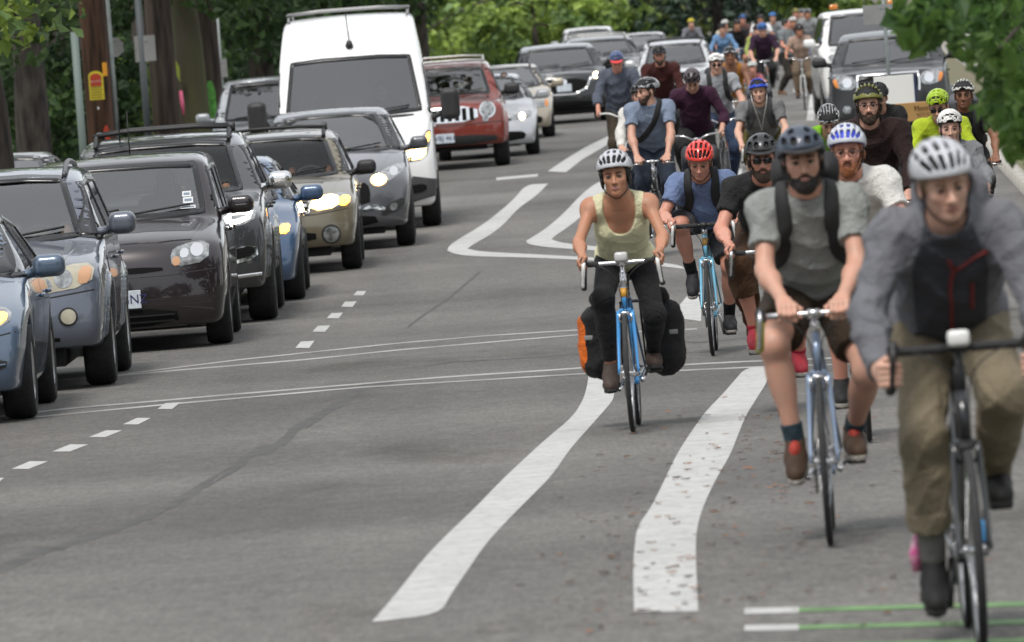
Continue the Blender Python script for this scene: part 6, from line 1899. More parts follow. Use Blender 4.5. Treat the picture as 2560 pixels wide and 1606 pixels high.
def make_person(J, P, label, group=None):
    root = empty('person', label=label, cat='person', group=group)
    lod = P.get('lod', 2)
    hb, hh, hf = {3: (0.014, 0.0052, 0.0042), 2: (0.018, 0.008, 0.006), 1: (0.026, 0.013, 0.011), 0: (0.036, 0.018, 0.02)}[lod]
    k = J['k']
    torso, uarm, farm, leg = body_fns(J, P)
    R, HO, hs = J['R'], J['HO'], J['hs']
    hl = head_sdf(P)
    def head(p): return hl(((p-HO)@R.T)/hs)*hs
    def all_body(p):
        d = smin(torso(p), neck(p), 0.05)
        for n in 'lr':
            d = smin(d, smin(uarm(p, n), farm(p, n), 0.03), 0.045)
            if not P.get('bust'): d = smin(d, leg(p, n), 0.05)
        return d
    def neck(p): return s_cone(p, J['NB']-J['sp']*0.02, HO-R[2]*0.055*hs-R[0]*0.012*hs, 0.058*k, 0.053*hs)
    pts = [J[a+n] for a in 'SEW' for n in 'lr']+([] if P.get('bust') else [J[a+n] for a in 'HKA' for n in 'lr'])+[J['HC']-0.12, J['HC']+0.12, J['NB']]
    lo, hi = np.min(pts, 0)-0.15, np.max(pts, 0)+0.15
    bv, bq, bn, bm = [], [], [], []
    def put(g, mi=0):
        o = sum(len(x) for x in bv)
        bv.append(g[0]); bq.append(g[1]+o); bn.append(g[2]); bm.append(np.full(len(g[1]), mi, int))
    put(mesh_sdf(lambda p: smax(all_body(p), s_plane(p, J['NB']+J['sp']*0.012, J['sp']), 0.002), lo, hi, hb))
    nb_c = J['NB']
    def hd(p): return smax(smin(smin(smin(torso(p), neck(p), 0.05), smin(uarm(p, 'l'), uarm(p, 'r'), 0.01), 0.045), head(p), 0.03), -s_plane(p, nb_c+J['sp']*0.0, J['sp']), 0.002)
    g = mesh_sdf(hd, np.minimum(nb_c, HO)-0.20, np.maximum(nb_c, HO)+0.20, hh)
    o = len(bm)
    put(g)
    # lips
    fc = ((g[0][g[1]].mean(1)-HO)@R.T)/hs
    lips = (fc[:, 0] > 0.06) & (np.abs(fc[:, 1]) < 0.022) & (np.abs(fc[:, 2]+0.066) < 0.0095*(1-(fc[:, 1]/0.026)**2)+0.0015)
    bm[o][lips] = 1
    for n in 'lr':
        f0, l0, h0 = hand_sdf(J, n)
        W, E = J['W'+n], J['E'+n]
        ax = unit(W-E)
        cut = W-ax*0.05
        fh = lambda p: smax(smin(f0(p), farm(p, n), 0.02), -s_plane(p, cut, ax), 0.003)
        put(mesh_sdf(fh, np.minimum(l0, cut-0.05), np.maximum(h0, cut+0.05), hf))
    obj('body', (np.concatenate(bv), np.concatenate(bq), np.concatenate(bn)), [P.get('skin', SK['fair']), M_LIP], root, midx=np.concatenate(bm))

    def hobj(nm, f, lo, hi, h, m, par=root, post=None):
        v, q, nn = mesh_sdf(f, lo, hi, h)
        if len(v) == 0: return None
        return obj(nm, ((v*hs)@R+HO, q, nn@R), m, par)
    def hpt(x): return tuple((V3(x)*hs)@R+HO)
    # eyes, brows
    if lod > 0:
        for s in (1, -1):
            e = obj('eye', tuple(mesh_sdf(lambda q: s_ell(q, (0.0728, s*0.031, 0.000), (0.0185, 0.0150, 0.0058)), (0.05, s*0.031-0.02, -0.016), (0.096, s*0.031+0.02, 0.016), 0.004 if lod > 1 else 0.007)), M_EYEW, root)
            ir = mesh_sdf(lambda q: s_ell(q, (0.0845, s*0.0305, -0.0003), (0.0080, 0.0085, 0.0060)), (0.074, s*0.0305-0.01, -0.012), (0.095, s*0.0305+0.01, 0.012), 0.003 if lod > 1 else 0.006)
            io = obj('iris', ir, M_IRIS, e)
            for q in (e, io):
                me = q.data
                co = np.empty(len(me.vertices)*3, np.float32); me.vertices.foreach_get('co', co)
                me.vertices.foreach_set('co', ((co.reshape(-1, 3)*hs)@R+HO).astype(np.float32).ravel()); me.update()
            obj('eyelash', tube([hpt((0.0885, s*0.0175, 0.0030)), hpt((0.0925, s*0.026, 0.0066)), hpt((0.0915, s*0.036, 0.0062)), hpt((0.083, s*0.046, 0.0015))], 0.0022*hs, 5), HAIR['black'], root)
            obj('eyebrow', tube([hpt((0.096, s*0.014, 0.0205)), hpt((0.093, s*0.030, 0.0245)), hpt((0.080, s*0.047, 0.0215))], [x*hs*(0.6 if P.get('fem') else 1) for x in (0.0048, 0.0054, 0.0034)], 6), HAIR[P.get('hair', 'brown')], root)
    # hair
    if P.get('hair_style', 'short') != 'none':
        st = P.get('hair_style', 'short')
        def fhair(q):
            d = s_ell(q, (-0.016, 0, 0.034), (0.100, 0.083, 0.089))
            d = np.maximum(d, s_plane(q, (0.052, 0, 0.050), (1, 0, -0.55)))
            d = np.maximum(d, s_plane(q, (-0.02, 0, -0.035), (0.30, 0, -1)))
            if st in ('long', 'bob'):
                dl = s_ell(q, (-0.045, 0, -0.055), (0.055, 0.080, 0.10 if st == 'bob' else 0.15))
                d = smin(d, dl, 0.03)
            if st == 'side':
                d = smin(d, s_ell(np.stack([q[:, 0], np.abs(q[:, 1]), q[:, 2]], 1), (0.004, 0.078, -0.020), (0.030, 0.012, 0.045)), 0.02)
            return d+wrinkle(q, 0.002, 3.0)
        hobj('hair', fhair, (-0.16, -0.12, -0.24), (0.12, 0.12, 0.15), max(hh, 0.007), HAIR[P.get('hair', 'brown')])
    if P.get('beard'):
        bs = P.get('beard_len', 0.010)
        def fb(q):
            d = hl(q)-(0.0042+bs*0.35)
            low = s_ell(q, (0.050, 0, -0.096), (0.036, 0.040, 0.024+bs*1.4))
            d = smin(d, low, 0.02)
            ay = np.abs(q[:, 1])
            top = np.interp(ay, [0, 0.018, 0.03, 0.052, 0.064, 0.08], [-0.050, -0.051, -0.060, -0.056, -0.030, 0.005])
            d = np.maximum(d, q[:, 2]-top)
            d = np.maximum(d, -0.135-bs-q[:, 2])
            d = np.maximum(d, -0.002-q[:, 0])
            mouth = s_ell(q, (0.088, 0, -0.066), (0.030, 0.022, 0.0085))
            d = smax(d, -mouth, 0.004)
            return d+wrinkle(q, 0.0015, 4.0)
        hobj('beard', fb, (-0.02, -0.10, -0.19), (0.13, 0.10, 0.02), max(hh*0.9, 0.006), HAIR[P['beard']])
    if P.get('glasses'):
        sun_ = P['glasses'] == 'sun'
        g2 = G()
        for s in (1, -1):
            if sun_:
                g2.add(box((0, 0, 0), (0.004, 0.050, 0.034), bev=0.0018), Matrix.Translation(Vector((0.104, s*0.031, -0.001))))
            else:
                pp = [(0.104-0.0*abs(math.cos(a)), s*0.031+0.0255*math.cos(a), -0.003+0.0175*math.sin(a)) for a in np.linspace(0, 2*math.pi, 17)[:-1]]
                g2.add(tube(pp, 0.0022, 5, closed=True))
            g2.add(tube([(0.103, s*0.054, 0.006), (0.050, s*0.076, 0.008), (-0.01, s*0.082, 0.006)], 0.0024, 5))
        g2.add(tube([(0.105, -0.008, 0.001), (0.107, 0, 0.003), (0.105, 0.008, 0.001)], 0.002, 5))
        obj('sunglasses' if sun_ else 'glasses', ([hpt(x) for x in g2.v], g2.f), M_SUNG if sun_ else M_GLASSES, root)
    # helmet
    hm = P.get('helmet')
    if hm:
        kind, m = hm[0], hm[1]
        sc = 1.0
        hf_ = helmet_sdf(kind)
        ho = hobj('helmet', hf_, (-0.20, -0.13, -0.04), (0.16, 0.13, 0.18), hh*(0.9 if lod > 1 else 1.0), m)
        hobj('liner', lambda q: np.maximum(s_ell(q, (-0.011, 0, 0.046), (0.1225, 0.0915, 0.0965)), np.maximum(s_plane(q, (0.11, 0, 0.058), (0.16, 0, -1)), s_plane(q, (-0.06, 0, 0.016), (-0.3, 0, -1)))), (-0.16, -0.12, -0.03), (0.14, 0.12, 0.16), hh*1.3, hm[2] if len(hm) > 2 and hm[2] else M_LINER, ho)
        if len(hm) > 3 and hm[3] == 'visor':
            def fv(q):
                e = s_ell(q, (0.085, 0, 0.060), (0.085, 0.092, 0.030))
                return np.maximum.reduce([np.abs(e)-0.003, 0.085-q[:, 0], 0.050-q[:, 2]])
            hobj('visor', lambda q: np.maximum.reduce([np.abs(s_plane(q, (0.10, 0, 0.058), (0.28, 0, 1)))-0.0035, s_ell(np.stack([q[:, 0], q[:, 1], q[:, 2]*0], 1), (0.085, 0, 0), (0.088, 0.088, 1.0)), 0.095-q[:, 0]]), (0.06, -0.12, 0.0), (0.20, 0.12, 0.12), 0.006, hm[4] if len(hm) > 4 else M_BLKP, ho)
        if lod > 1:
            for s in (1, -1):
                pth = [(0.035, s*0.088, 0.030), (0.020, s*0.078, -0.040), (0.030, s*0.060, -0.085), (0.046, s*0.030, -0.112), (0.050, 0, -0.120)]
                tp = []
                for x in spline(pth, 3):
                    q = V3(x)[None]
                    for _ in range(4):
                        gg = grad(hl, q, 0.002); dd = hl(q)
                        if dd[0] < 0.004: q = q+gg*(0.004-dd[0])
                    tp.append(hpt(q[0]))
                obj('chin_strap', tube(tp, 0.0032, 4), M_STRAPB, root)
                obj('chin_strap', tube([hpt((-0.06, s*0.085, 0.022)), hpt((-0.02, s*0.090, -0.02)), tp[5]], 0.0030, 4), M_STRAPB, root)
    # ---------------- clothes
    HC, sp, L, fw, NB = J['HC'], J['sp'], J['L'], J['fw'], J['NB']
    sh = P.get('shirt', 'tee')
    t = {'tee': 0.016, 'tank': 0.012, 'long': 0.018, 'jacket': 0.024, 'puffy': 0.021}[sh]*P.get('loose', 1.0)
    hem = P.get('hem', -0.05)
    neck_r = {'tee': 0.062, 'tank': 0.098, 'long': 0.062, 'jacket': 0.072, 'puffy': 0.082}[sh]
    wr = {'tee': 0.0070, 'tank': 0.005, 'long': 0.008, 'jacket': 0.010, 'puffy': 0.009}[sh]
    sl = P.get('sleeve', {'tee': 0.62, 'tank': 0.0, 'long': 1.97, 'jacket': 1.97, 'puffy': 1.96}[sh])
    def baffle(p, n):
        d0 = unit(J['E'+n]-J['S'+n]); q = (p-J['S'+n])@d0
        return 0.0035*np.abs(np.sin(q*math.pi/0.075))
    def shirt(p):
        w = wrinkle(p, wr)
        d = torso(p)-t
        # cloth falls straight from the chest when leaning
        dr = min(1.0, max(0.0, J['lean'] if 'lean' in J else 0)/0.9)
        d = smin(d, s_ell(p, HC+sp*0.20*k+fw*(0.020+0.030*dr+P.get('belly', 0)*0.5), ((0.100+P.get('belly', 0))*k, 0.140*k*P.get('build', 1), 0.20*k), np.stack([fw, L, sp]))-t*0.6, 0.06)
        if sh == 'puffy':
            q = (p-HC)@sp
            d = d-0.004*np.abs(np.sin(q*math.pi/0.09))
        d = d+w
        d = np.maximum(d, s_plane(p, HC+sp*hem*k, -sp))
        if sl > 0:
            for n in 'lr':
                S, E, W = J['S'+n], J['E'+n], J['W'+n]
                a = uarm(p, n)-t*1.05-(0.010*np.clip(((p-S)@unit(E-S))/0.3, 0, 1) if sl < 1 else 0)
                if sl >= 1:
                    a = smin(a, farm(p, n)-t*0.95, 0.03)
                    fr = sl-1
                    a = np.maximum(a, s_plane(p, E+(W-E)*fr, W-E))if True else a
                    if sh == 'puffy': a = a-baffle(p, n)
                    # the plane through the cuff must not cut the upper arm
                    ua_ = uarm(p, n)-t*1.05
                    a = np.minimum(a, np.maximum(ua_, s_plane(p, E+(E-S)*0.2, E-S)))
                else:
                    a = np.maximum(a, s_plane(p, S+(E-S)*sl, E-S))
                d = smin(d, a+w, 0.035)
        if sh in ('jacket', 'puffy'):
            col = s_cone(p, NB-sp*0.03, J['NK']+(-0.012 if sh == 'puffy' else -0.02)*R[2], 0.085, 0.084 if sh == 'puffy' else 0.076)
            d = smin(d, col, 0.03)
            d = smax(d, -s_cone(p, NB+sp*0.02+fw*0.035, J['NK']+R[2]*0.09+fw*0.08, 0.055, 0.092), 0.010)
            if P.get('hood'): d = smin(d, smax(s_ell(p, J['NK']-fw*0.105+L*0.02+R[2]*0.01, (0.070, 0.135, 0.090)), -s_ell(p, HO+R[2]*0.02, (0.135, 0.118, 0.15)), 0.05), 0.05)
        else:
            c0 = NB+sp*0.012+fw*(0.012 if sh == 'tee' else 0.055 if sh == 'tank' else 0.03)
            if sh == 'tank': d = smax(d, -s_ell(p, NB+fw*0.10+sp*0.045, (0.12, neck_r, 0.20), np.stack([fw, L, sp])), 0.008)
            d = smax(d, -s_cone(p, c0, J['NK']+sp*0.12, neck_r*(0.9 if sh == 'tank' else 1), neck_r+0.02), 0.008)
        if sh == 'tank':
            for n in 'lr':
                s = 1 if n == 'l' else -1
                d = smax(d, -s_ell(p, J['S'+n]+L*s*0.058+sp*-0.02, (0.30, 0.085, 0.150), np.stack([fw, L, sp])), 0.008)
        return d
    sname = {'tee': 't_shirt', 'tank': 'tank_top', 'long': 'sweater', 'jacket': 'jacket', 'puffy': 'padded_jacket'}[sh]
    plo, phi = np.min([J[a+n] for a in 'SEW' for n in 'lr']+[HC-0.15*k], 0)-0.16, np.max([J[a+n] for a in 'SEW' for n in 'lr']+[NB, HC+0.15*k], 0)+0.18
    shirt_o = obj(sname, mesh_sdf(shirt, plo, phi, hb*0.85), P['shirtm'], root)
    J['_shirt'] = shirt
    if P.get('bust'): return root
    lg = P.get('legs', 'trousers')
    tp_ = {'trousers': 0.022, 'shorts': 0.026, 'rolled': 0.020, 'tights': 0.006}[lg]
    cut = P.get('leg_cut', {'trousers': 1.93, 'shorts': 0.84, 'rolled': 1.72, 'tights': 1.9}[lg])
    def trousers(p):
        w = wrinkle(p, 0.002 if lg == 'tights' else 0.0065, 1.0 if lg != 'rolled' else 1.2)
        d = torso(p)-tp_*0.5
        d = np.maximum(d, s_plane(p, HC+sp*0.115*k, sp))
        for n in 'lr':
            H, K, A = J['H'+n], J['K'+n], J['A'+n]
            q = leg(p, n)
            tt = np.clip(((p-K)@unit(A-K))/np.linalg.norm(A-K), 0, 1)
            q = q-tp_*(1+0.35*tt)
            if cut >= 1:
                c = K+(A-K)*(cut-1)
                low = np.maximum(q, s_plane(p, c, A-K))
                if lg == 'rolled': low = smin(low, np.maximum(s_cone(p, K, A, 0.055*k+tp_*1.15, 0.040*k+tp_*1.6), np.abs(s_plane(p, c-unit(A-K)*0.03, A-K))-0.03), 0.008)
                ang = unit(A-K)@unit(K-H)
                if ang < 0.3: low = np.minimum(low, np.maximum(q, s_plane(p, K+unit(K-H)*0.02, K-H)))
                q = low
            else: q = np.maximum(s_cone(p, H, K, 0.088*k*P.get('build', 1.0)+tp_, 0.068*k+tp_)-0.004, s_plane(p, H+(K-H)*cut, K-H))
            d = smin(d, q+w, 0.04)
        return d
    hp = [J[a+n] for a in 'HKA' for n in 'lr']+[HC]
    obj('shorts' if lg == 'shorts' else 'tights' if lg == 'tights' else 'trousers', mesh_sdf(trousers, np.min(hp, 0)-0.18, np.max(hp, 0)+0.2, hb*0.85), P['legm'], root)
    # shoes and socks
    for n in 'lr':
        A = J['A'+n]; fd, up = J['F'+n]
        sd = np.cross(up, fd)
        Rf = np.stack([fd, sd, up])
        heel = A-fd*0.035-up*0.062
        c = A+fd*0.075
        def shoe(p):
            q = (p-A)@Rf.T
            d = s_cone(q, (-0.025, 0, -0.040), (0.14, 0.004, -0.060), 0.041, 0.036)
            d = smin(d, s_cone(q, (0.06, 0, -0.045), (0.165, 0.004, -0.066), 0.044, 0.030), 0.03)
            d = smin(d, s_cone(q, (0.0, 0, 0.015 if not P.get('boots') else 0.06), (0.045, 0, -0.035), 0.042, 0.042), 0.025)
            d = np.maximum(d, -0.083-q[:, 2])
            d = np.maximum(d, q[:, 2]-(0.028 if not P.get('boots') else 0.075))
            return d
        def sole(p):
            q = (p-A)@Rf.T
            d = smin(s_cone(q*np.array([1, 1, 0]), (-0.030, 0, 0), (0.06, 0, 0), 0.042, 0.040), s_cone(q*np.array([1, 1, 0]), (0.06, 0, 0), (0.165, 0.004, 0), 0.047, 0.036), 0.03)
            return np.maximum(d, np.abs(q[:, 2]+0.086)-0.012)
        lo_, hi_ = A-0.26, A+0.26
        so = obj('shoe', mesh_sdf(shoe, lo_, hi_, max(hf*1.6, 0.009)), P['shoem'], root)
        obj('sole', mesh_sdf(sole, lo_, hi_, max(hf*1.8, 0.010)), P.get('solem', M_SOLE), so)
        if P.get('tonguem'): obj('tongue', mesh_sdf(lambda p: s_ell((p-A)@Rf.T, (0.050, 0, -0.006), (0.046, 0.026, 0.040)), A-0.2, A+0.2, 0.010), P['tonguem'], so)
        if lod > 1 and P.get('lacem'):
            for i in range(4):
                x = 0.045+0.022*i; z = -0.002-0.014*i
                obj('lace', tube([tuple(A+V3((x, y, z+0.010-abs(y)*0.35))@Rf) for y in (-0.024, -0.010, 0.010, 0.024)], 0.0035, 4), P['lacem'], so)
        if P.get('sockm'):
            K = J['K'+n]
            ax = unit(K-A); hs_ = P.get('sock_h', 0.10)
            def sock(p): return np.maximum(np.maximum(s_cone(p, A-ax*0.02, A+ax*0.25, 0.039*k, 0.055*k), s_plane(p, A+ax*hs_, ax)), -s_plane(p, A-ax*0.02, ax))
            obj('sock', mesh_sdf(sock, lo_, hi_, max(hf*1.6, 0.009)), P['sockm'], root)
    return root

def ribbon_on(f, path, width, thick=0.006, n=5, side=None):
    """flat strap following points pulled onto surface f"""
    pts = np.array([tuple(p) for p in spline(path, n)])
    for _ in range(6):
        g = grad(f, pts, 0.004); g /= np.maximum(np.linalg.norm(g, axis=1), 1e-9)[:, None]
        pts = pts-np.clip(f(pts)-thick*0.4, -0.05, 0.05)[:, None]*g
    for _ in range(2): pts[1:-1] = (pts[:-2]+2*pts[1:-1]+pts[2:])/4
    g = grad(f, pts, 0.01); g /= np.maximum(np.linalg.norm(g, axis=1), 1e-9)[:, None]
    t = np.gradient(pts, axis=0); t /= np.maximum(np.linalg.norm(t, axis=1), 1e-9)[:, None]
    w = np.cross(t, g); w /= np.maximum(np.linalg.norm(w, axis=1), 1e-9)[:, None]
    rows = [(-0.5, -0.012), (-0.5, thick*0.6), (-0.42, thick), (0.42, thick), (0.5, thick*0.6), (0.5, -0.012)]
    v, fc = [], []
    m = len(rows)
    for i in range(len(pts)):
        for (a, b) in rows: v.append(tuple(pts[i]+w[i]*a*width+g[i]*b))
    for i in range(len(pts)-1):
        for j in range(m-1): fc.append((i*m+j, i*m+j+1, (i+1)*m+j+1, (i+1)*m+j))
    fc.append(tuple(range(m))); fc.append(tuple(range((len(pts)-1)*m, len(pts)*m))[::-1])
    return v, fc

def make_backpack(J, P, m, label, size=(0.16, 0.28, 0.44), strapw=0.062, group=None, strapm=None):
    HC, sp, L, fw = J['HC'], J['sp'], J['L'], J['fw']
    k = J['k']
    root = empty('backpack', label=label, cat='backpack', group=group)
    R = np.stack([fw, L, sp])
    c = HC+sp*0.30*k-fw*(0.135*k+size[0]/2)
    f = J['_shirt']
    def pack(p):
        d = s_box(p, c, (size[0]/2, size[1]/2, size[2]/2), 0.06, R)
        d = smin(d, s_box(p, c-fw*(size[0]/2)-sp*0.06, (0.05, size[1]*0.38, size[2]*0.30), 0.035, R), 0.015)
        return d+wrinkle(p, 0.004)
    obj('pack', mesh_sdf(pack, c-0.42, c+0.42, 0.022), m, root)
    for s in (1, -1):
        path = [HC+sp*0.46*k-fw*0.11+L*s*0.07*k, HC+sp*0.535*k-fw*0.03+L*s*0.088*k, HC+sp*0.525*k+fw*0.05+L*s*0.092*k, HC+sp*0.43*k+fw*0.125+L*s*0.095*k, HC+sp*0.32*k+fw*0.13+L*s*0.112*k, HC+sp*0.24*k+fw*0.09+L*s*0.145*k, HC+sp*0.18*k-fw*0.02+L*s*0.165*k]
        obj('shoulder_strap', ribbon_on(f, path, strapw, 0.012), strapm or M_STRAPB, root)
    return root

def make_sling(J, m, label, s=1):
    """shoulder bag worn across the chest"""
    HC, sp, L, fw = J['HC'], J['sp'], J['L'], J['fw']
    k = J['k']
    root = empty('messenger_bag', label=label, cat='bag')
    f = J['_shirt']
    path = [HC+sp*0.44*k-fw*0.11+L*s*0.06*k, HC+sp*0.53*k-fw*0.0+L*s*0.085*k, HC+sp*0.50*k+fw*0.07+L*s*0.08*k, HC+sp*0.40*k+fw*0.13+L*s*0.035*k, HC+sp*0.28*k+fw*0.13-L*s*0.035*k, HC+sp*0.17*k+fw*0.10-L*s*0.10*k, HC+sp*0.10*k-fw*0.02-L*s*0.15*k]
    obj('strap', ribbon_on(f, path, 0.06, 0.010), m, root)
    c = HC+sp*0.20*k-fw*0.20*k
    R = np.stack([fw, L, sp])
    obj('bag', mesh_sdf(lambda p: s_box(p, c, (0.07, 0.22, 0.15), 0.05, R)+wrinkle(p, 0.004), c-0.4, c+0.4, 0.025), m, root)
    return root
# ------------------------------------------------------------------ placing the traffic
def ground_rot(y, yaw):
    """facing the camera along the street, tilted with the slope; yaw in degrees, + turns towards picture left"""
    rise = gz(y-0.5)-gz(y+0.5)
    return (0, -math.atan(rise), math.radians(-90-2.35-yaw))

def put_car(fn, label, u=None, v=None, loc=None, yaw=-2.7, cat='car', name='car', group=None, driver=None, S=None):
    S = S or fn()
    c = make_car(name, S)
    tag(c, label, cat, group)
    a = math.radians(-90-2.35-yaw)
    if loc is None:
        w = on_ground(u, v)                       # where the front left tyre meets the road
        fx, fy = S['wb']/2+0.05, S['W']/2-0.06
        x = w.x-(fx*math.cos(a)-fy*math.sin(a)); y = w.y-(fx*math.sin(a)+fy*math.cos(a))
    else: x, y = loc
    c.location = (x, y, gz(y)+0.002)
    c.rotation_euler = ground_rot(y, yaw)
    if driver: put_driver(c, S, *driver)
    return c, S

def put_driver(c, S, P, label):
    P = dict(dict(lod=1, bust=True, hair='brown', sleeve=0.7, shirt='tee'), **P)
    sx = S.get('seat', 0.0); zf = S.get('floor', 0.62)
    HC = V3((sx-0.10, 0.36, zf+0.10)); L = V3((0, 1, 0)); sp = unit((-0.20, 0, 1)); fw = np.cross(L, sp)
    J = {'k': 0.97, 'L': L, 'sp': sp, 'fw': fw, 'HC': HC, 'tl': 0.49, 'NB': HC+sp*0.49}
    for s, n in ((1, 'l'), (-1, 'r')):
        Sh = HC+sp*0.445+L*s*0.175
        E, W = ik(Sh, V3((sx+0.30, 0.36+s*0.16, zf+0.36)), 0.28, 0.25, (0, s, -0.6))
        J['S'+n], J['E'+n], J['W'+n], J['G'+n] = Sh, E, W, None
    finish_pose(J, P)
    o = make_person(J, P, label)
    o.location = c.location; o.rotation_euler = c.rotation_euler
    return o

c_white = cloth('plain_white', (0.62, 0.61, 0.58))
c_black = cloth('plain_black', (0.016, 0.016, 0.017))
c_dgrey = cloth('dark_grey', (0.045, 0.047, 0.052))
c_navyd = cloth('dark_denim', (0.022, 0.030, 0.048))
put_car(car_sedan_blue, 'slate blue sedan with its headlamp and turn signal lit', 70, 985, driver=(dict(shirtm=c_dgrey, skin=SK['fair']), 'driver in a dark shirt behind the slate blue sedan windscreen'))
put_car(car_suv_slate, 'slate grey SUV with clouded yellowish headlamps and round fog lamps', 258, 905, driver=(dict(shirtm=c_white, skin=SK['fair']), 'driver in a white shirt inside the slate grey SUV'))
sci, S_ = put_car(car_box_maroon, 'boxy dark maroon hatchback with a plate ending in NZ', 535, 808, driver=(dict(shirtm=c_dgrey, skin=SK['fair']), 'driver in a grey shirt inside the boxy maroon hatchback'))
for (y0, z0, w, hgt) in ((0.52, 1.255, 0.075, 0.045), (0.525, 1.20, 0.085, 0.05), (0.50, 1.155, 0.13, 0.025)):
    st_ = obj('windscreen_sticker', patch(S_['_outer'], [(y0, z0), (y0+w, z0), (y0+w, z0+hgt), (y0, z0+hgt)], 'x+', 3, 0.03, off=0.002, rim=0), mat('sticker_white', (0.6, 0.62, 0.64), 0.5), sci)
    obj('print', patch(S_['_outer'], [(y0+0.012, z0+hgt*0.3), (y0+w-0.012, z0+hgt*0.3), (y0+w-0.012, z0+hgt*0.7), (y0+0.012, z0+hgt*0.7)], 'x+', 3, 0.03, off=0.004, rim=0), mat('sticker_print', (0.16, 0.20, 0.25), 0.5), st_)
put_car(car_suv_charcoal, 'charcoal SUV with bright white lamps and chrome mirrors behind the maroon hatchback', 636, 752, driver=(dict(shirtm=c_black, skin=SK['tan']), 'driver in black inside the charcoal SUV'))
bs = car_sedan_silver(paint('mid_blue', (0.050, 0.095, 0.18)), lit=False, h=0.03)
bs['front'][0] = (bs['front'][0][0], bs['front'][0][1], bs['front'][0][2], 0.008, True, [('turn_signal', [(0.66, 0.66), (0.76, 0.66), (0.78, 0.74), (0.68, 0.74)], M_LIT_A, 0.014)])
put_car(None, 'mid blue car squeezed between the charcoal SUV and the gold wagon', 707, 704, S=bs, name='car')
put_car(car_wagon_gold, 'gold beige wagon with roof rails and lit headlamps', 842, 632, driver=(dict(shirtm=c_black, skin=SK['brown'], head_yaw=-25, hair='black'), 'dark silhouetted driver inside the gold beige wagon'))
put_car(car_suv_grey, 'steel grey crossover with swept lit headlamps in front of the white van', 968, 577, driver=(dict(shirtm=c_dgrey, skin=SK['tan'], hair='black'), 'driver in grey inside the steel grey crossover'))
van, SV = put_car(car_van_white, 'tall white cargo van with a roof rack and black mirrors', 1028, 531, cat='van', name='van', driver=(dict(shirtm=c_dgrey, skin=SK['fair']), 'driver high up inside the white van'))
q = trace(SV['_outer'], [(4.0, 0.0, 2.34)], (-1, 0, 0))[0]
an = obj('aerial_base', tube([tuple(q+V3((-0.02, 0, -0.03))), tuple(q+V3((0.035, 0, 0.0))), tuple(q+V3((0.03, 0, 0.06)))], [0.045, 0.05, 0.03], 10), M_TRIM, van)
obj('aerial', tube([tuple(q+V3((0.03, 0, 0.05))), tuple(q+V3((-0.10, -0.02, 0.40)))], 0.008, 5), M_TRIM, an)
put_car(car_suv_red, 'brick red SUV with a seven slot chrome grille and roof rack', 1192, 389, driver=(dict(shirtm=c_white, lod=0), 'driver inside the brick red SUV'))
put_car(car_sedan_silver, 'silver sedan with one lit headlamp behind the brick red SUV', 1264, 363, driver=(dict(shirtm=c_dgrey, lod=0), 'driver inside the silver sedan'))
S11 = car_sedan_silver(paint('champagne', (0.42, 0.37, 0.29)), lit=False, h=0.04)
S11['front'][0] = ('headlight', [(0.42, 0.58), (0.76, 0.58), (0.78, 0.72), (0.42, 0.72)], M_LENS, 0.008, True, [('turn_signal', [(0.70, 0.59), (0.76, 0.59), (0.77, 0.71), (0.71, 0.71)], M_AMBER, 0.014)])
S11['rails'] = (0.1, -1.0, 0.5, 0.03)
put_car(None, 'champagne coloured wagon with square headlamps behind the silver sedan', 1301, 322, S=S11)
blk = paint('black', (0.010, 0.011, 0.012))
fr12 = [('headlight', [(0.52, 0.84), (0.80, 0.92), (0.84, 1.02), (0.66, 1.00), (0.52, 0.92)], M_LENS, 0.008, True, []),
        ('grille', [(-0.52, 0.92), (0.52, 0.92), (0.44, 0.66), (0.20, 0.58), (-0.20, 0.58), (-0.44, 0.66)], M_BLACKG, 0.006, False, [('badge', circ(0, 0.86, 0.07, ry=0.055), M_CHROME, 0.02)]),
        ('air_intake', [(-0.6, 0.34), (0.6, 0.34), (0.6, 0.46), (-0.6, 0.46)], M_BLACKG, 0.005, False)]
S12 = car_suv_generic(blk, 1.93, 1.66, 5.0, 0.04, None, 1.02, rails=False, plate=(0.0, 0.74, ''), fr=fr12)
S12['strips'] = [('chrome_smile', [(-0.66, 0.96), (-0.56, 0.90), (-0.46, 0.70), (-0.22, 0.60), (0.22, 0.60), (0.46, 0.70), (0.56, 0.90), (0.66, 0.96)], 0.035, M_CHROME, 0.016), ('lower_trim', [(-0.8, 0.30), (0, 0.27), (0.8, 0.30)], 0.03, M_CHROME, 0.01)]
S12['front'][0] = ('headlight', fr12[0][1], M_LENS, 0.008, True, [('bulb', circ(0.68, 0.95, 0.055), M_LIT, 0.016)])
def X_at(u, d): return at_dist(u, 756, d).x if False else (P_at(u, d)[0])
p_ = P_at(1352, 164); put_car(None, 'black crossover with a curved chrome grille trim and one lit lamp', loc=(p_[0]-0.35, 166.5), S=S12, yaw=-4)
S13 = car_suv_generic(blk, 1.95, 1.62, 5.0, 0.045, None, 1.05, railm=mat('rack_silver', (0.5, 0.5, 0.48), 0.4, metal=0.5))
p_ = P_at(1440, 186); put_car(None, 'black SUV with silver roof rails behind the black crossover', loc=(p_[0]-0.3, 187), S=S13, yaw=-4)
S14 = car_suv_generic(paint('pale_silver', (0.55, 0.56, 0.57)), 1.78, 1.47, 4.6, 0.045, None, 0.80)
p_ = P_at(1590, 176); put_car(None, 'pale silver wagon behind the rider in the maroon sweater', loc=(p_[0], 177), S=S14, yaw=0)
S15 = car_sedan_silver(paint('white_car', (0.72, 0.72, 0.72)), lit=False, h=0.05)
p_ = P_at(1512, 215); put_car(None, 'small white car between the black SUV and the silver wagon', loc=(p_[0], 216), S=S15)
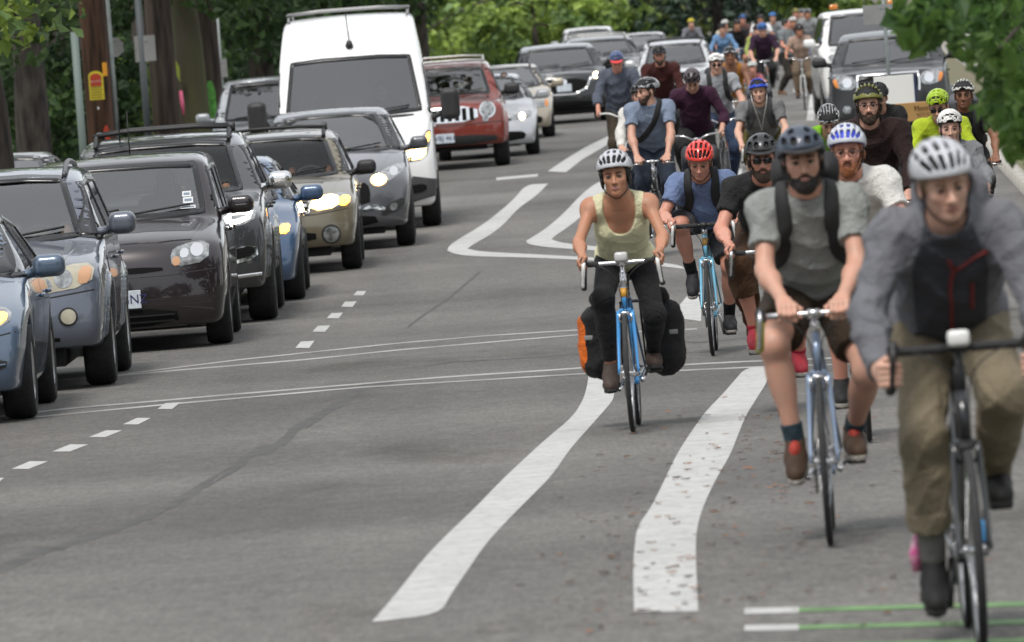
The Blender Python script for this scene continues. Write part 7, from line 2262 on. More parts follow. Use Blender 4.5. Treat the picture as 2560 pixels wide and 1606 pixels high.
S16 = car_suv_generic(mat('paint_far_white', (0.7, 0.7, 0.7), 0.35, coat=0.6), 1.8, 1.60, 4.9, 0.05, None, 0.95, rails=False)
p_ = P_at(1388, 232); put_car(None, 'distant white SUV above the black crossover roof', loc=(p_[0], 234), S=S16)
# parked on the right
fr17 = [('headlight', [(0.50, 0.92), (0.80, 0.94), (0.86, 1.10), (0.74, 1.14), (0.50, 1.12)], M_LENS, 0.010, True, [('reflector', circ(0.63, 1.03, 0.075), M_CHROME, 0.018), ('turn_signal', [(0.76, 0.95), (0.82, 0.98), (0.85, 1.09), (0.79, 1.10)], M_AMBER, 0.017)]),
        ('grille', [(-0.44, 0.86), (0.44, 0.86), (0.46, 1.12), (-0.46, 1.12)], M_BLACKG, 0.008, False, [('slat', [(-0.42, 0.93), (0.42, 0.93), (0.42, 0.955), (-0.42, 0.955)], M_TRIM, 0.02), ('slat', [(-0.43, 1.01), (0.43, 1.01), (0.43, 1.035), (-0.43, 1.035)], M_TRIM, 0.02)]),
        ('air_intake', [(-0.50, 0.52), (0.50, 0.52), (0.46, 0.72), (-0.46, 0.72)], M_BLACKG, 0.006, False), ('fog_light', circ(0.66, 0.62, 0.065), M_LENS, 0.012, True)]
S17 = car_suv_generic(mat('paint_dusty_black', (0.009, 0.0095, 0.010), 0.3, metal=0.0, coat=0.45, noise=0.3, nscale=3), 1.90, 1.80, 5.1, 0.035, None, 1.16, rails=False, fr=fr17)
S17['strips'] = [('grille_surround', [(-0.47, 0.85), (-0.48, 1.00), (-0.47, 1.13), (0.47, 1.13), (0.48, 1.00), (0.47, 0.85)], 0.03, M_CHROME, 0.014)]
S17['gc'] = 0.32; S17['flare'] = 0.05; S17['mirror_mat'] = M_TRIM
p_ = P_at(2098, 124); put_car(None, 'black pickup truck parked at the kerb with amber cornered headlamps', loc=(p_[0], 125.5), S=S17, yaw=1, name='pickup_truck', cat='pickup truck')
S18 = car_suv_generic(mat('paint_truck_white', (0.70, 0.70, 0.69), 0.35, coat=0.6), 1.95, 2.0, 5.4, 0.045, None, 1.2, rails=False)
p_ = P_at(2045, 150); tw_, _s = put_car(None, 'white pickup truck with amber roof lamps behind the black pickup', loc=(p_[0], 152), S=S18, name='pickup_truck', cat='pickup truck')
for yy in (-0.55, 0.55): obj('roof_lamp', box((_s['seat']+0.0, yy, 2.05), (0.10, 0.16, 0.10), bev=0.02), M_AMBER, tw_)
# parked on the left
S19 = car_suv_generic(paint('parked_blue', (0.045, 0.085, 0.17)), 1.83, 1.74, 4.7, 0.04, None, 1.0)
put_car(None, 'dark blue SUV parked at the left kerb', loc=(road_x(KERB_L+1.15, 78), 78), S=S19)
S20 = car_sedan_silver(paint('parked_silver', (0.42, 0.43, 0.43)), lit=False, h=0.045)
put_car(None, 'silver sedan parked at the left kerb below the grey green post', loc=(road_x(KERB_L+1.15, 94), 94), S=S20)
S21 = car_suv_generic(paint('parked_pale', (0.48, 0.50, 0.52)), 1.90, 1.78, 4.9, 0.045, None, 0.98, rails=False)
put_car(None, 'pale silver minivan parked at the kerb beside the white van', loc=(P_at(625, 128)[0], 128), S=S21)

# ------------------------------------------------------------------ riders
def hx(h, f=0.85): return tuple(c*f for c in rgb(h))
_mats = {}
def cm(name, h, **k): return cloth(name, hx(h), **k)
def fm(name, h, metal=0.25, rough=0.3): return mat('bicycle_paint_'+name, hx(h), rough, metal=metal, coat=0.8)
def hmat(name, h, rough=0.3): return mat('helmet_shell_'+name, hx(h), rough, coat=0.3)
def smat(name, h): return mat('shoe_'+name, hx(h), 0.7, noise=0.2, nscale=30)
H_SILVER = hmat('silver_white', '#c6c8ce'); H_WHITE = hmat('white', '#f0efec'); H_BLACK = hmat('black', '#1c1c1e', 0.4); H_NAVY = hmat('navy', '#3b4657', 0.45)
H_RED = hmat('coral_red', '#e8483f'); H_BLUE = hmat('blue', '#2f54d8'); H_LIME = hmat('lime', '#a6c61e'); H_GREY = hmat('smoke', '#4a4044', 0.5)
BK = fm('black', '#1d1f22'); BLU = fm('sky_blue', '#3f9be0'); CYAN = fm('pale_blue', '#7cc6e6'); STB = fm('steel_blue', '#8a9bb5', 0.5); WHT = fm('white', '#e4e4e0')

def put_rider(u, d, B, P, lb_p, lb_b, yaw=0.0, pack=None, sling=None, lean=0.0, group=None, x=None):
    P = dict(P)
    bk, g = make_bicycle(B, lb_b, group and 'bicycles of the far riders')
    J = pose_rider(g, P)
    pr = make_person(J, P, lb_p, group)
    objs = [bk, pr]
    if pack: objs.append(make_backpack(J, P, pack[0], pack[1], **(pack[2] if len(pack) > 2 else {})))
    if sling: objs.append(make_sling(J, *sling))
    X = P_at(u, d)[0] if x is None else x
    # the head, not the bottom bracket, goes to column u
    rot = ground_rot(d, yaw)
    for o in objs:
        o.location = (X, d, gz(d)); o.rotation_euler = (math.radians(lean), rot[1], rot[2])
    return objs, J, g

def head_u(u, v, d):
    """ground x under a head seen at pixel (u, v) and distance d"""
    return at_dist(u, v, d).x

c_khaki = cm('khaki', '#877c67'); c_brown = cm('brown', '#3b2f24')
# 1 padded jacket
o, J, g = put_rider(0, 27.0, dict(frame=fm('matt_black', '#25272b', 0.1), bar='drop', bar_h=1.01, saddle=1.0, crank_a=1.25, light=M_WHITE, leverm=M_BLKP, stemm=M_BLKP, barm=M_BLKP, tape0=0.05, rim=M_RIMS, tube=0.021, lod=2, tyre_w=0.016, bar_w=0.22, metal=M_BLKP),
    dict(lod=3, h=1.84, hold='drops', hip_x=0.06, rise=0.0, bend=0.96, jaw=1.04, shirt='puffy', shirtm=cm('puffy_grey', '#74757b', bscale=30), hood=True, legs='rolled', legm=c_khaki, shoem=smat('black_trainer', '#1d1b1b'), solem=M_SOLEB, sockm=cm('sock_grey', '#7b7a76'), sock_h=0.12, helmet=('road', H_SILVER), hair='fair', hair_style='short', skin=SK['pale'], head_pitch=11, head_yaw=11, head_roll=6, hem=-0.02, foot={'r': -25, 'l': -10}, build=1.02, elbow=1.0),
    'rider in a grey padded jacket and rolled khaki trousers with a silver helmet', 'black road bicycle with a white lamp ridden by the padded jacket rider', yaw=-1.5, x=head_u(2212, 400, 27.0))
jk = o[1]
HC, sp, fw, L = J['HC'], J['sp'], J['fw'], J['L']
M_ZIP = mat('red_zip', (0.17, 0.018, 0.018), 0.6)
zp = [HC+sp*t+fw*0.2 for t in (0.06, 0.15, 0.25, 0.35, 0.45, 0.53)]
jack = [c for c in jk.children if c.name.startswith('padded_jacket')][0]
obj('zip', ribbon_on(J['_shirt'], zp, 0.012, 0.008), M_ZIP, jack)
obj('zip', ribbon_on(J['_shirt'], [HC+sp*0.45+fw*0.2, HC+sp*0.48+fw*0.18+L*0.06, HC+sp*0.50+fw*0.14+L*0.12], 0.011, 0.008), M_ZIP, jack)
obj('pocket_zip', ribbon_on(J['_shirt'], [HC+sp*0.26+fw*0.2+L*0.075, HC+sp*0.33+fw*0.2+L*0.08, HC+sp*0.37+fw*0.2+L*0.08], 0.014, 0.008), M_ZIP, jack)
dk = cm('dark_panel', '#46474d')
_sh = J['_shirt']
def chest(p):
    lat, al, fr = np.abs((p-HC)@L), (p-HC)@sp, (p-HC)@fw
    w = np.interp(al, [-0.05, 0.03, 0.10, 0.25, 0.40, 0.48, 0.54, 0.60], [0.160, 0.155, 0.120, 0.125, 0.130, 0.120, 0.10, 0.08])
    return np.maximum.reduce([_sh(p)-0.004, (lat-w)*0.8, 0.03-fr, al-0.60])
obj('chest_panel', mesh_sdf(chest, HC-0.35, HC+0.62, 0.012), dk, jack)
A = J['Ar']; obj('ankle_band', tube([tuple(A+V3((0.0, -0.045, 0.10))), tuple(A+V3((-0.01, -0.060, 0.04))), tuple(A+V3((-0.02, -0.055, -0.02)))], [0.016, 0.022, 0.018], 8), mat('ankle_band_pink', (0.75, 0.45, 0.55), 0.7, noise=0.8, nscale=22, col2=(0.72, 0.05, 0.30)), jk)
obj('hub_tag', box((0.575, 0.028, 0.40), (0.02, 0.022, 0.075), bev=0.006), mat('bright_blue_tag', (0.10, 0.42, 0.85), 0.4), o[0])

# 2 grey t-shirt and backpack
put_rider(0, 32.6, dict(frame=STB, bar='drop', bar_h=0.935, saddle=0.93, crank_a=0.12, tape=mat('bar_tape_yellow', (0.42, 0.40, 0.06), 0.6), tape0=0.42, lod=2, fenders=False, tyre_w=0.014),
    dict(lod=3, h=1.76, hold='tops', hold_y=0.105, bend=0.95, beard_len=0.004, shirt='tee', shirtm=cm('heather_grey', '#979a97'), legs='shorts', legm=c_brown, leg_cut=0.74, shoem=smat('brown_boot', '#4c3625'), lacem=mat('red_lace', (0.50, 0.05, 0.03), 0.7), tonguem=mat('red_tongue', (0.42, 0.045, 0.03), 0.7), sockm=cm('teal_sock', '#33464f'), sock_h=0.09, helmet=('urban', H_NAVY, None, 'visor'), beard='black', hair='black', skin=SK['fair'], head_yaw=3, head_pitch=-2, head_roll=3, knee=0.30, foot={'r': -22, 'l': -5}, boots=False, hem=-0.01, elbow=0.35),
    'bearded rider in a plain grey t-shirt, navy helmet and brown shorts', 'steel blue road bicycle with yellow bar tape', yaw=0.5, x=head_u(1895, 420, 32.6),
    pack=(mat('backpack_black', (0.016, 0.016, 0.018), 0.7), 'black backpack with wide straps over the plain grey t-shirt'))
# 3 black t-shirt, sunglasses
put_rider(0, 46.5, dict(frame=WHT, fork=fm('pale_yellow', '#cfc96a'), bar='drop', bar_h=0.95, saddle=0.97, crank_a=-0.5, lod=2),
    dict(lod=2, h=1.76, bend=0.92, shirt='tee', shirtm=c_black, legs='rolled', leg_cut=1.45, legm=cm('rust_brown', '#4d3523'), shoem=smat('crimson', '#a02334'), sockm=cm('crimson_sock', '#a8283a'), sock_h=0.05, helmet=('urban', H_BLACK, None, 'visor'), glasses='sun', beard='brown', hair='brown', skin=SK['ruddy'], knee=0.3, head_pitch=2),
    'bearded rider in a black t-shirt and sunglasses with crimson shoes', 'white road bicycle with a pale yellow fork', yaw=0.3, x=head_u(1800, 430, 46.5))
# 4 woman in the yellow vest top
o, J, g = put_rider(0, 45.6, dict(frame=BLU, bar='drop', bar_h=0.965, saddle=0.90, crank_a=0.25, rack=True, band=mat('head_badge_orange', (0.55, 0.28, 0.03), 0.4), lod=2, leverm=M_WHITE, light=mat('lamp_clear', (0.5, 0.5, 0.5), 0.2), fenders=False, size=0.96, bar_w=0.205),
    dict(lod=2, h=1.66, fem=True, shirt='tank', shirtm=cm('pale_yellow', '#dedab4'), legs='tights', legm=cloth('black_leggings', (0.010, 0.010, 0.011)), shoem=smat('brown_walking', '#4a3b33'), solem=M_SOLEB, helmet=('road', H_SILVER), skin=SK['tan'], hair='black', hair_style='side', bend=0.955, hem=-0.06, head_roll=3, head_yaw=-4, sw=0.172, knee=0.15, jaw=0.92, foot={'r': -15, 'l': 5}),
    'rider in a pale yellow tank top and black leggings with a silver helmet', 'bright blue touring bicycle with white brake levers', yaw=0.4, x=head_u(1455, 430, 45.6))
bp = o[0]
for s, lbl, mm in ((-1, 'black and orange pannier hanging on the bright blue bicycle', True), (1, 'plain black pannier hanging on the bright blue bicycle', False)):
    pn = empty('pannier', label=lbl, cat='pannier')
    c = V3((-0.42, s*0.185, 0.50))
    ms = cloth('pannier_black', (0.014, 0.014, 0.015), bump=0.3)
    obj('bag', mesh_sdf(lambda p: smax(s_box(p, c, (0.17, 0.115, 0.22), 0.110)+wrinkle(p, 0.010), -s_plane(p, c+V3((0, -s*0.085, 0)), (0, s, 0)), 0.01), c-0.32, c+0.32, 0.02), ms, pn)
    obj('roll_top', mesh_sdf(lambda p: s_cone(p, c+V3((-0.12, s*0.0, 0.22)), c+V3((0.14, s*0.0, 0.25)), 0.045, 0.045)+wrinkle(p, 0.004), c-0.4, c+0.4, 0.02), ms, pn)
    if mm:
        om = cloth('pannier_orange', (0.62, 0.13, 0.015))
        obj('side_panel', mesh_sdf(lambda p: np.maximum(s_box(p, c+V3((0, s*0.012, 0)), (0.160, 0.115, 0.205), 0.110)+wrinkle(p, 0.010), np.abs(p[:, 2]-c[2]+0.0)-0.19), c-0.32, c+0.32, 0.02), om, pn)
    obj('buckle_strap', box(c+V3((0.157, s*0.01, 0.03)), (0.012, 0.15, 0.028), bev=0.004), mat('grey_webbing', (0.20, 0.20, 0.20), 0.7), pn)
    pn.location = bp.location; pn.rotation_euler = bp.rotation_euler
# 5 blue t-shirt, coral helmet
put_rider(0, 57.2, dict(frame=CYAN, bar='drop', bar_h=0.93, saddle=0.91, crank_a=-1.05, lod=2, leverm=M_WHITE, band=mat('head_badge_brass', (0.35, 0.2, 0.05), 0.4), hoodm=M_WHITE, stemm=M_BLKP, barm=M_BLKP, tape0=0.05),
    dict(lod=2, h=1.72, belly=0.035, build=1.06, bend=0.84, shirt='tee', shirtm=cm('periwinkle', '#7283a8'), legs='shorts', legm=cm('charcoal_shorts', '#45464a'), shoem=smat('black_canvas', '#26262a'), solem=M_SOLE, sockm=cm('black_sock', '#17181a'), sock_h=0.12, helmet=('road', H_RED), hair='fair', skin=SK['ruddy'], head_pitch=20, head_yaw=-4, knee=0.25, foot={'r': -25, 'l': -5}, head_roll=-3),
    'rider in a periwinkle blue t-shirt and charcoal shorts with a coral red helmet', 'pale blue road bicycle with white hoods', yaw=0.6, x=head_u(1652, 420, 57.2),
    pack=(mat('backpack_charcoal', (0.035, 0.036, 0.04), 0.7), 'charcoal backpack worn by the coral helmet rider'))
# 6 white t-shirt, red beard
put_rider(0, 42.0, dict(frame=BK, bar='drop', bar_h=0.95, saddle=0.96, crank_a=0.6, lod=1),
    dict(lod=2, h=1.82, shirt='tee', shirtm=c_white, legs='shorts', legm=cm('olive_shorts', '#4b473a'), shoem=smat('black_sandal', '#1c1c1c'), helmet=('road', hmat('blue_white', '#c9cdd6'), mat('helmet_blue_liner', (0.03, 0.06, 0.55), 0.4)), beard='red', hair='red', glasses='clear', skin=SK['ruddy'], build=1.05, head_yaw=-3, bend=0.93),
    'red bearded rider in a white t-shirt and glasses with a blue and white helmet', 'black bicycle under the white t-shirt rider', yaw=-0.5, x=head_u(1998, 420, 42.0))
# 7 dark brown jacket, yellow striped helmet
put_rider(0, 55.0, dict(frame=BK, bar='flat', bar_h=1.04, saddle=1.0, crank_a=1.4, lod=1),
    dict(lod=2, h=1.86, rise=0.02, shirt='jacket', shirtm=cm('dark_brown', '#2a1b19'), legs='trousers', legm=c_black, shoem=smat('black_plain', '#151515'), helmet=('stripe', hmat('yellow_black', '#7a7a3a')), beard='brown', hair='brown', glasses='clear', skin=SK['fair'], head_pitch=0, bend=0.97),
    'bearded rider in a dark brown jacket and glasses with a yellow striped helmet', 'black flat bar bicycle under the dark brown jacket', yaw=0, x=head_u(2055, 400, 55.0))
# 8 lime shirt
put_rider(0, 69, dict(frame=BK, bar='flat', bar_h=0.97, saddle=0.91, crank_a=0.9, lod=1),
    dict(lod=1, h=1.70, shirt='long', shirtm=cm('lime', '#b4c832'), legs='trousers', legm=c_dgrey, shoem=smat('black_plain', '#151515'), helmet=('skate', H_LIME), hair='brown', skin=SK['fair'], head_pitch=18, head_yaw=-10, glasses='sun'),
    'rider in a lime green top with a matching lime helmet', 'black bicycle under the lime green rider', yaw=0, x=head_u(2218, 350, 69))
# 9 white skate helmet
put_rider(0, 61, dict(frame=BK, bar='flat', bar_h=0.94, saddle=0.82, crank_a=-0.8, lod=1),
    dict(lod=1, h=1.58, fem=True, shirt='jacket', shirtm=cm('light_grey_coat', '#8a8c90'), legs='trousers', legm=c_black, shoem=smat('black_plain', '#151515'), helmet=('skate', H_WHITE), hair='black', hair_style='bob', skin=SK['pale'], head_pitch=2),
    'rider with a white skate helmet and pale face behind the padded jacket', 'dark bicycle behind the padded jacket rider', yaw=0, x=head_u(2243, 400, 61))
# 10 black t-shirt and white striped helmet by the kerb
put_rider(0, 72, dict(frame=BK, bar='flat', bar_h=0.96, saddle=0.93, crank_a=1.2, lod=1),
    dict(lod=1, h=1.75, shirt='tee', shirtm=c_black, legs='trousers', legm=c_black, shoem=smat('black_plain', '#151515'), helmet=('stripe', H_WHITE), hair='black', skin=SK['brown'], head_yaw=-6, bend=0.96, build=1.08),
    'rider in a black t-shirt with a white striped helmet beside the kerb', 'black bicycle nearest the right kerb', yaw=-1, x=head_u(2275, 330, 72),
    pack=(mat('backpack_grey', (0.09, 0.095, 0.11), 0.7), 'grey backpack worn by the white striped helmet rider'))
# 11 black and white helmet with a lime collar
put_rider(0, 73, dict(frame=BK, bar='drop', bar_h=0.95, saddle=0.95, crank_a=0.4, lod=1),
    dict(lod=1, h=1.78, shirt='jacket', shirtm=cm('hi_vis', '#7fb81f'), legs='tights', legm=c_black, shoem=smat('black_plain', '#151515'), helmet=('stripe', hmat('bw', '#b9babd')), hair='black', skin=SK['fair'], head_pitch=32, lean=58),
    'crouching rider in a bright lime jacket with a black and white helmet', 'dark road bicycle in front of the black pickup truck', yaw=-1, x=head_u(1950, 300, 73))
# 12 black jacket
put_rider(0, 79, dict(frame=fm('cobalt', '#274a9a'), bar='flat', bar_h=0.95, saddle=0.92, crank_a=0.4, lod=1),
    dict(lod=1, h=1.70, shirt='jacket', shirtm=c_black, legs='trousers', legm=c_black, shoem=smat('black_plain', '#151515'), helmet=('stripe', H_BLACK), hair='black', skin=SK['fair'], head_pitch=20),
    'rider in a black jacket and black helmet in front of the pickup truck', 'cobalt blue bicycle in front of the pickup truck', yaw=2, x=head_u(2075, 300, 79))

# 13 blue grey t-shirt with the bag strap
put_rider(0, 83, dict(frame=BK, bar='flat', bar_h=0.99, bar_w=0.13, saddle=0.97, crank_a=0.5, lod=1),
    dict(lod=1, h=1.92, shirt='tee', shirtm=cm('blue_grey', '#8592a8'), legs='trousers', legm=c_navyd, shoem=smat('black_plain', '#151515'), helmet=('stripe', hmat('silver_stripe', '#a9abb0')), beard='brown', hair='brown', skin=SK['fair'], head_yaw=-52, head_pitch=4, bend=0.99, rise=0.07),
    'bearded rider in a blue grey t-shirt looking aside with a black bag strap', 'black flat bar bicycle behind the yellow tank top', yaw=0.5, x=head_u(1530, 260, 83),
    sling=(mat('webbing_wide', (0.014, 0.014, 0.015), 0.8), 'black messenger bag slung across the blue grey t-shirt', 1))
# 14 white shirt just behind
put_rider(0, 90, dict(frame=STB, bar='flat', bar_h=0.98, saddle=0.93, crank_a=0.5, lod=0),
    dict(lod=1, h=1.74, shirt='long', shirtm=c_white, legs='trousers', legm=c_navyd, shoem=smat('brown_boot', '#4c3625'), helmet=('urban', H_BLACK), hair='brown', skin=SK['fair'], bend=0.97),
    'rider in a white long sleeved shirt behind the blue grey t-shirt', 'grey bicycle under the white long sleeved shirt', x=head_u(1508, 260, 90))
# 15 denim jacket, blue helmet over a red cap
o, J, g = put_rider(0, 109, dict(frame=WHT, bar='swept', bar_h=1.06, saddle=0.97, crank_a=1.5, lod=1, barm=M_WHITE),
    dict(lod=1, h=1.92, rise=0.09, shirt='jacket', shirtm=cm('denim_shirt', '#585e6b'), legs='trousers', legm=cm('olive_brown', '#4a4034'), shoem=smat('brown_boot', '#4c3625'), helmet=('skate', hmat('denim_blue', '#4b5c86'), None, 'visor', mat('cap_red', (0.60, 0.05, 0.05), 0.7)), hair='brown', skin=SK['ruddy'], head_pitch=16, bend=0.97, sleeve=1.55),
    'rider in a denim shirt with a red cap peak under a blue helmet', 'white town bicycle with swept bars under the denim shirt', x=head_u(1456, 200, 109))
# 16 maroon sweater
put_rider(0, 113, dict(frame=BK, bar='flat', bar_h=1.06, saddle=1.0, crank_a=1.2, lod=1),
    dict(lod=1, h=1.94, rise=0.12, shirt='long', shirtm=cm('maroon_knit', '#44211f'), legs='trousers', legm=c_black, shoem=smat('black_plain', '#151515'), helmet=('urban', H_BLACK, None, 'visor'), beard='brown', hair='brown', skin=SK['ruddy'], bend=0.97, sleeve=1.75),
    'rider in a maroon sweater with a black helmet beside the silver wagon', 'dark bicycle under the maroon sweater', x=head_u(1556, 180, 113))
# 17 purple sweater, head down
put_rider(0, 92, dict(frame=BK, bar='swept', bar_h=1.02, saddle=0.98, crank_a=-0.9, lod=1),
    dict(lod=1, h=1.88, rise=0.05, shirt='long', shirtm=cm('plum_knit', '#3c1d34'), legs='trousers', legm=c_black, shoem=smat('black_plain', '#151515'), helmet=('urban', H_GREY), hair='brown', skin=SK['fair'], head_pitch=34, bend=0.88, sleeve=1.6, knee=0.3),
    'rider in a plum sweater bending down with a smoke grey helmet', 'black town bicycle with chrome swept bars', yaw=0.5, x=head_u(1634, 240, 92))
# 18 white helmet, grey t-shirt
put_rider(0, 101, dict(frame=BK, bar='swept', bar_h=1.02, saddle=0.98, crank_a=-0.6, lod=1),
    dict(lod=1, h=1.88, rise=0.05, shirt='tee', shirtm=cm('ash_grey', '#a0a3a8'), legs='trousers', legm=cm('blue_jeans', '#33415a'), shoem=smat('tan_shoe', '#8a6f58'), helmet=('skate', H_WHITE), glasses='sun', hair='brown', skin=SK['fair'], bend=0.97, knee=0.3),
    'rider in an ash grey t-shirt and sunglasses with a round white helmet', 'black town bicycle under the round white helmet', yaw=-4, x=head_u(1688, 200, 101),
    pack=(mat('backpack_black', (0.016, 0.016, 0.018), 0.7), 'black backpack worn over the ash grey t-shirt'))
# 19 orange vest
put_rider(0, 117, dict(frame=BK, bar='flat', bar_h=1.0, saddle=0.97, crank_a=0.7, lod=0),
    dict(lod=1, h=1.84, rise=0.03, shirt='tank', shirtm=cm('ochre', '#a5712e'), legs='shorts', legm=cm('tan_shorts', '#7b6a58'), shoem=smat('brown_boot', '#4c3625'), helmet=('stripe', hmat('bw2', '#c2c4c8')), hair='black', skin=SK['brown'], bend=0.97),
    'rider in an ochre sleeveless top behind the round white helmet', 'dark bicycle under the ochre sleeveless top', x=head_u(1722, 180, 117))
# 20 blue helmet, grey t-shirt, earphones
o, J, g = put_rider(0, 86, dict(frame=BK, bar='drop', bar_h=0.98, saddle=0.96, crank_a=0.3, lod=1, leverm=M_WHITE),
    dict(lod=2, h=1.84, fem=True, rise=0.07, shirt='tee', shirtm=cm('mid_grey', '#7d7d7e'), legs='shorts', legm=cm('olive_print', '#5c5320', noise=0.7), shoem=smat('black_plain', '#151515'), helmet=('stripe', H_BLUE), hair='fair', skin=SK['pale'], bend=0.96, head_roll=2),
    'rider in a mid grey t-shirt with a royal blue helmet and white earphones', 'black road bicycle under the royal blue helmet', x=head_u(1790, 260, 86),
    pack=(mat('backpack_grey', (0.09, 0.095, 0.11), 0.7), 'grey backpack worn by the royal blue helmet rider', dict(strapm=mat('strap_grey', (0.06, 0.06, 0.065), 0.8))))
HO, R_ = J['HO'], J['R']
for s in (1, -1):
    pth = [HO+R_[1]*s*0.085-R_[2]*0.01, HO+R_[1]*s*0.075-R_[2]*0.11+R_[0]*0.05, J['NB']+J['fw']*0.14+R_[1]*s*0.03-J['sp']*0.06, J['HC']+J['sp']*0.28+J['fw']*0.17]
    obj('earphone_cord', tube(spline(pth, 5), 0.004, 5), M_WHITE, o[1])

# far riders
G_FAR = None
put_rider(0, 163, dict(frame=BK, bar='flat', bar_h=1.0, saddle=0.98, crank_a=1.2, lod=0), dict(lod=1, h=1.84, shirt='tee', sleeve=0.9, shirtm=cm('deep_purple', '#372338'), legs='trousers', legm=c_black, shoem=smat('black_plain', '#151515'), helmet=('road', hmat('sky', '#2f7fd8')), hair='brown', skin=SK['fair'], head_pitch=18), 'distant rider in a deep purple shirt with a bright blue helmet', 'dark bicycle under the deep purple shirt', x=head_u(1800, 140, 163))
put_rider(0, 160, dict(frame=WHT, bar='swept', bar_h=1.0, saddle=0.92, crank_a=0.2, lod=0, basket=M_BLKP), dict(lod=0, h=1.66, fem=True, shirt='tee', shirtm=cm('dusty_tan', '#a78f80'), legs='trousers', legm=cm('tan_shorts', '#7b6a58'), shoem=smat('brown_boot', '#4c3625'), helmet=('urban', H_GREY), hair='brown', skin=SK['tan'], head_pitch=14), 'distant rider in a dusty tan top with a front basket', 'pale bicycle with a dark front basket', x=head_u(1886, 140, 160))
FAR = [(1632, 214, 'yellow', '#e8d820', 'skate', '#77787f', 'distant rider in a grey top with a bright yellow helmet', 1.70), (1657, 196, 'white', '#eeeeea', 'skate', '#a98a86', 'small distant child in pink grey with a white helmet', 1.12), (1712, 198, 'white', '#eeeeea', 'skate', '#c9c2ae', 'distant rider in a cream top with a white helmet', 1.68), (1704, 182, 'black', '#1c1c1e', 'urban', '#6d8fb5', 'distant rider in pale blue denim with a dark helmet', 1.60),
       (1740, 194, 'smoke', '#4a4044', 'urban', '#1d1b1d', 'distant rider in a black vest with a smoke helmet', 1.70), (1754, 205, 'sky', '#7cc4e8', 'urban', '#5f4a48', 'distant rider with a pale sky blue helmet behind the black vest', 1.70), (1786, 172, 'smoke', '#4a4044', 'urban', '#9aa35a', 'distant rider in an olive yellow top', 1.66), (1796, 200, 'smoke', '#4a4044', 'urban', '#e6e4e4', 'distant rider in a white shirt behind the olive yellow top', 1.72),
       (1770, 150, 'white', '#eeeeea', 'skate', '#b06a72', 'small distant child in pink with a white helmet', 1.12), (1825, 205, 'sky', '#8ccbe0', 'skate', '#8a8d90', 'distant rider with a turquoise helmet behind the standing man', 1.70), (1872, 190, 'white', '#eeeeea', 'skate', '#1d1d1f', 'distant rider in a black top with a white helmet beside the standing man', 1.66), (1880, 212, 'cream', '#d8cf6a', 'urban', '#8f8f88', 'distant rider with a cream yellow helmet', 1.74), (1893, 216, 'silver_white', '#d8d9de', 'road', '#a5a59d', 'distant rider with a silver helmet beside the green column', 1.76), (1908, 203, 'silver_white', '#d8d9de', 'road', '#8f9192', 'distant rider in a grey t-shirt and dark waistcoat with a silver helmet', 1.80)]
for i, (u, d, hn, hcol, hk, sc_, lb, ht) in enumerate(FAR):
    kid = ht < 1.3
    f = 0.72 if kid else 1.0
    put_rider(0, d, dict(frame=(BK, STB, WHT)[i % 3], bar=('flat', 'swept')[i % 2], bar_h=0.98*f+0.02, saddle=(0.94 if not kid else 0.62), crank_a=(0.3+0.9*i) % 3, lod=0, wheel_r=0.338 if not kid else 0.25, size=1 if not kid else 0.75),
        dict(lod=0, h=ht, shirt='tee' if i % 3 else 'long', shirtm=cm('far_%d' % i, sc_), legs='trousers' if i % 2 else 'shorts', legm=(c_black, c_navyd, c_brown)[i % 3], shoem=smat('black_plain', '#151515'), helmet=(hk, hmat(hn, hcol)), hair=('brown', 'black', 'fair')[i % 3], skin=SK[('fair', 'tan', 'ruddy')[i % 3]], head_pitch=4, fem=(i in (2, 3, 4))),
        lb, lb.replace('distant rider', 'bicycle of rider').replace('small distant child', 'small bicycle of child'), x=head_u(u, 130, d), yaw=(i % 3-1)*2.0)

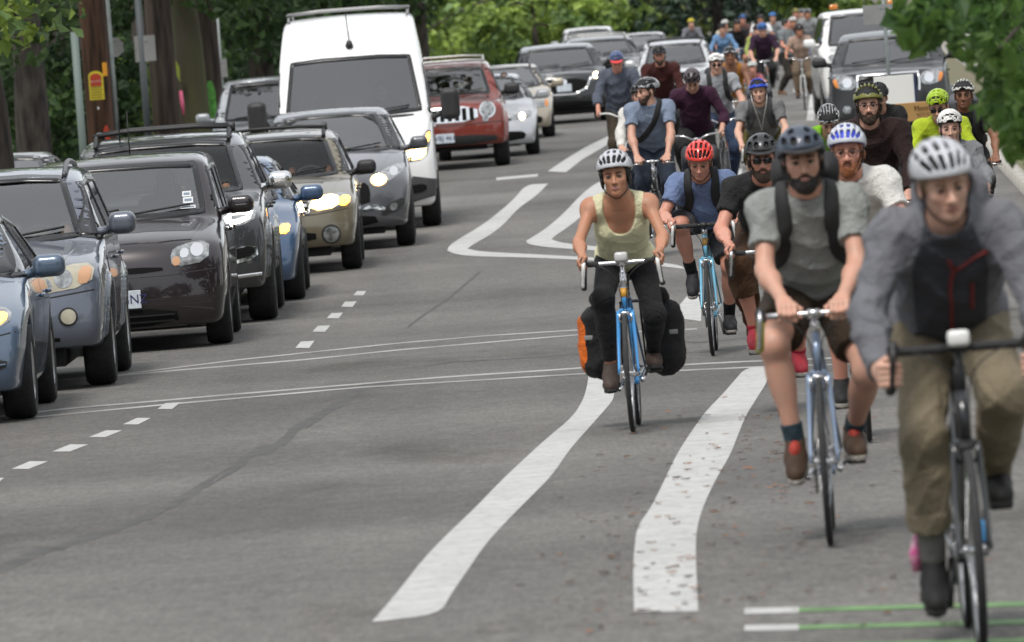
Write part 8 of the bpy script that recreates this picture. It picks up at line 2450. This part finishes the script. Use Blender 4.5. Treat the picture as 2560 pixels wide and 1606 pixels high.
# man standing, pointing across
Pst = dict(lod=1, h=1.84, shirt='tee', shirtm=cm('slate_tee', '#7f8486'), legs='trousers', legm=cm('dark_olive', '#33302a'), shoem=smat('tan_boot', '#6b4a30'), helmet=None, hair='black', skin=SK['ruddy'], head_yaw=20, hair_style='short',
           wrist_l=(0.42, 0.05, 1.10), wrist_r=(0.30, -0.22, 0.98), elbow_l=(-0.3, 0.8, -0.8), elbow_r=(-1, -0.6, -0.4), ankle_l=(0.18, 0.16, 0.105), ankle_r=(-0.16, -0.12, 0.105), hip=(0, 0, 0.93))
J = pose_stand(Pst); J['lean'] = 0.05
ped = make_person(J, Pst, 'man standing on the road in a grey t-shirt and dark trousers')
ped.location = (head_u(1850, 120, 180), 180, gz(180)); ped.rotation_euler = (0, 0, math.radians(-35))

# cargo box bicycle part seen beyond the lime rider
bxr = empty('cargo_box', (head_u(2165, 262, 88), 88, gz(88)), label='tan cardboard box with dark lettering behind the lime helmet', cat='box')
zb = zc(262, 2165, 88)-gz(88)
cb = mat('cardboard', (0.46, 0.27, 0.10), 0.8, noise=0.1, nscale=5)
obj('box_body', ([(-0.21, -0.16, zb-0.10), (0.19, -0.16, zb-0.10), (0.26, -0.18, zb+0.10), (-0.28, -0.18, zb+0.10), (-0.21, 0.2, zb-0.10), (0.19, 0.2, zb-0.10), (0.26, 0.22, zb+0.10), (-0.28, 0.22, zb+0.10)], [(0, 1, 2, 3), (5, 4, 7, 6), (1, 5, 6, 2), (4, 0, 3, 7), (0, 4, 5, 1), (3, 2, 6, 7)]), cb, bxr, smooth=False)
for tx, dz, sz in (('Monroe', 0.035, 0.075), ('N15 N17', -0.04, 0.05)):
    tv, tf = text_geo(tx, sz)
    obj('lettering', ([(x+0.05, -0.175-0.1*0-z*0-0.012, zb+dz+y) for x, y, z in tv], tf), mat('box_print', (0.10, 0.045, 0.02), 0.8), bxr, smooth=False)
cart = G()
for xx in (-0.2, 0.18):
    for yy in (-0.12, 0.16): cart.add(tube([(xx, yy, 0.0), (xx, yy, zb-0.10)], 0.015, 6))
obj('stand', cart.add(box((-0.01, 0.02, zb-0.115), (0.44, 0.36, 0.02))).geo, M_BLKP, bxr)
wb_ = empty('placard', (head_u(2105, 215, 100), 100, gz(100)), label='white board with a dark blue edge in front of the pickup grille', cat='board')
zb = zc(212, 2105, 100)-gz(100)
obj('board', box((0, 0, zb), (0.50, 0.03, 0.36), bev=0.004), M_WHITE, wb_, smooth=False)
obj('edge', box((0.265, -0.004, zb), (0.028, 0.04, 0.37), bev=0.004), mat('navy_edge', (0.015, 0.025, 0.08), 0.5), wb_, smooth=False)
obj('post', tube([(0, 0.02, -0.02), (0, 0.02, zb)], 0.02, 6), M_GALV, wb_)
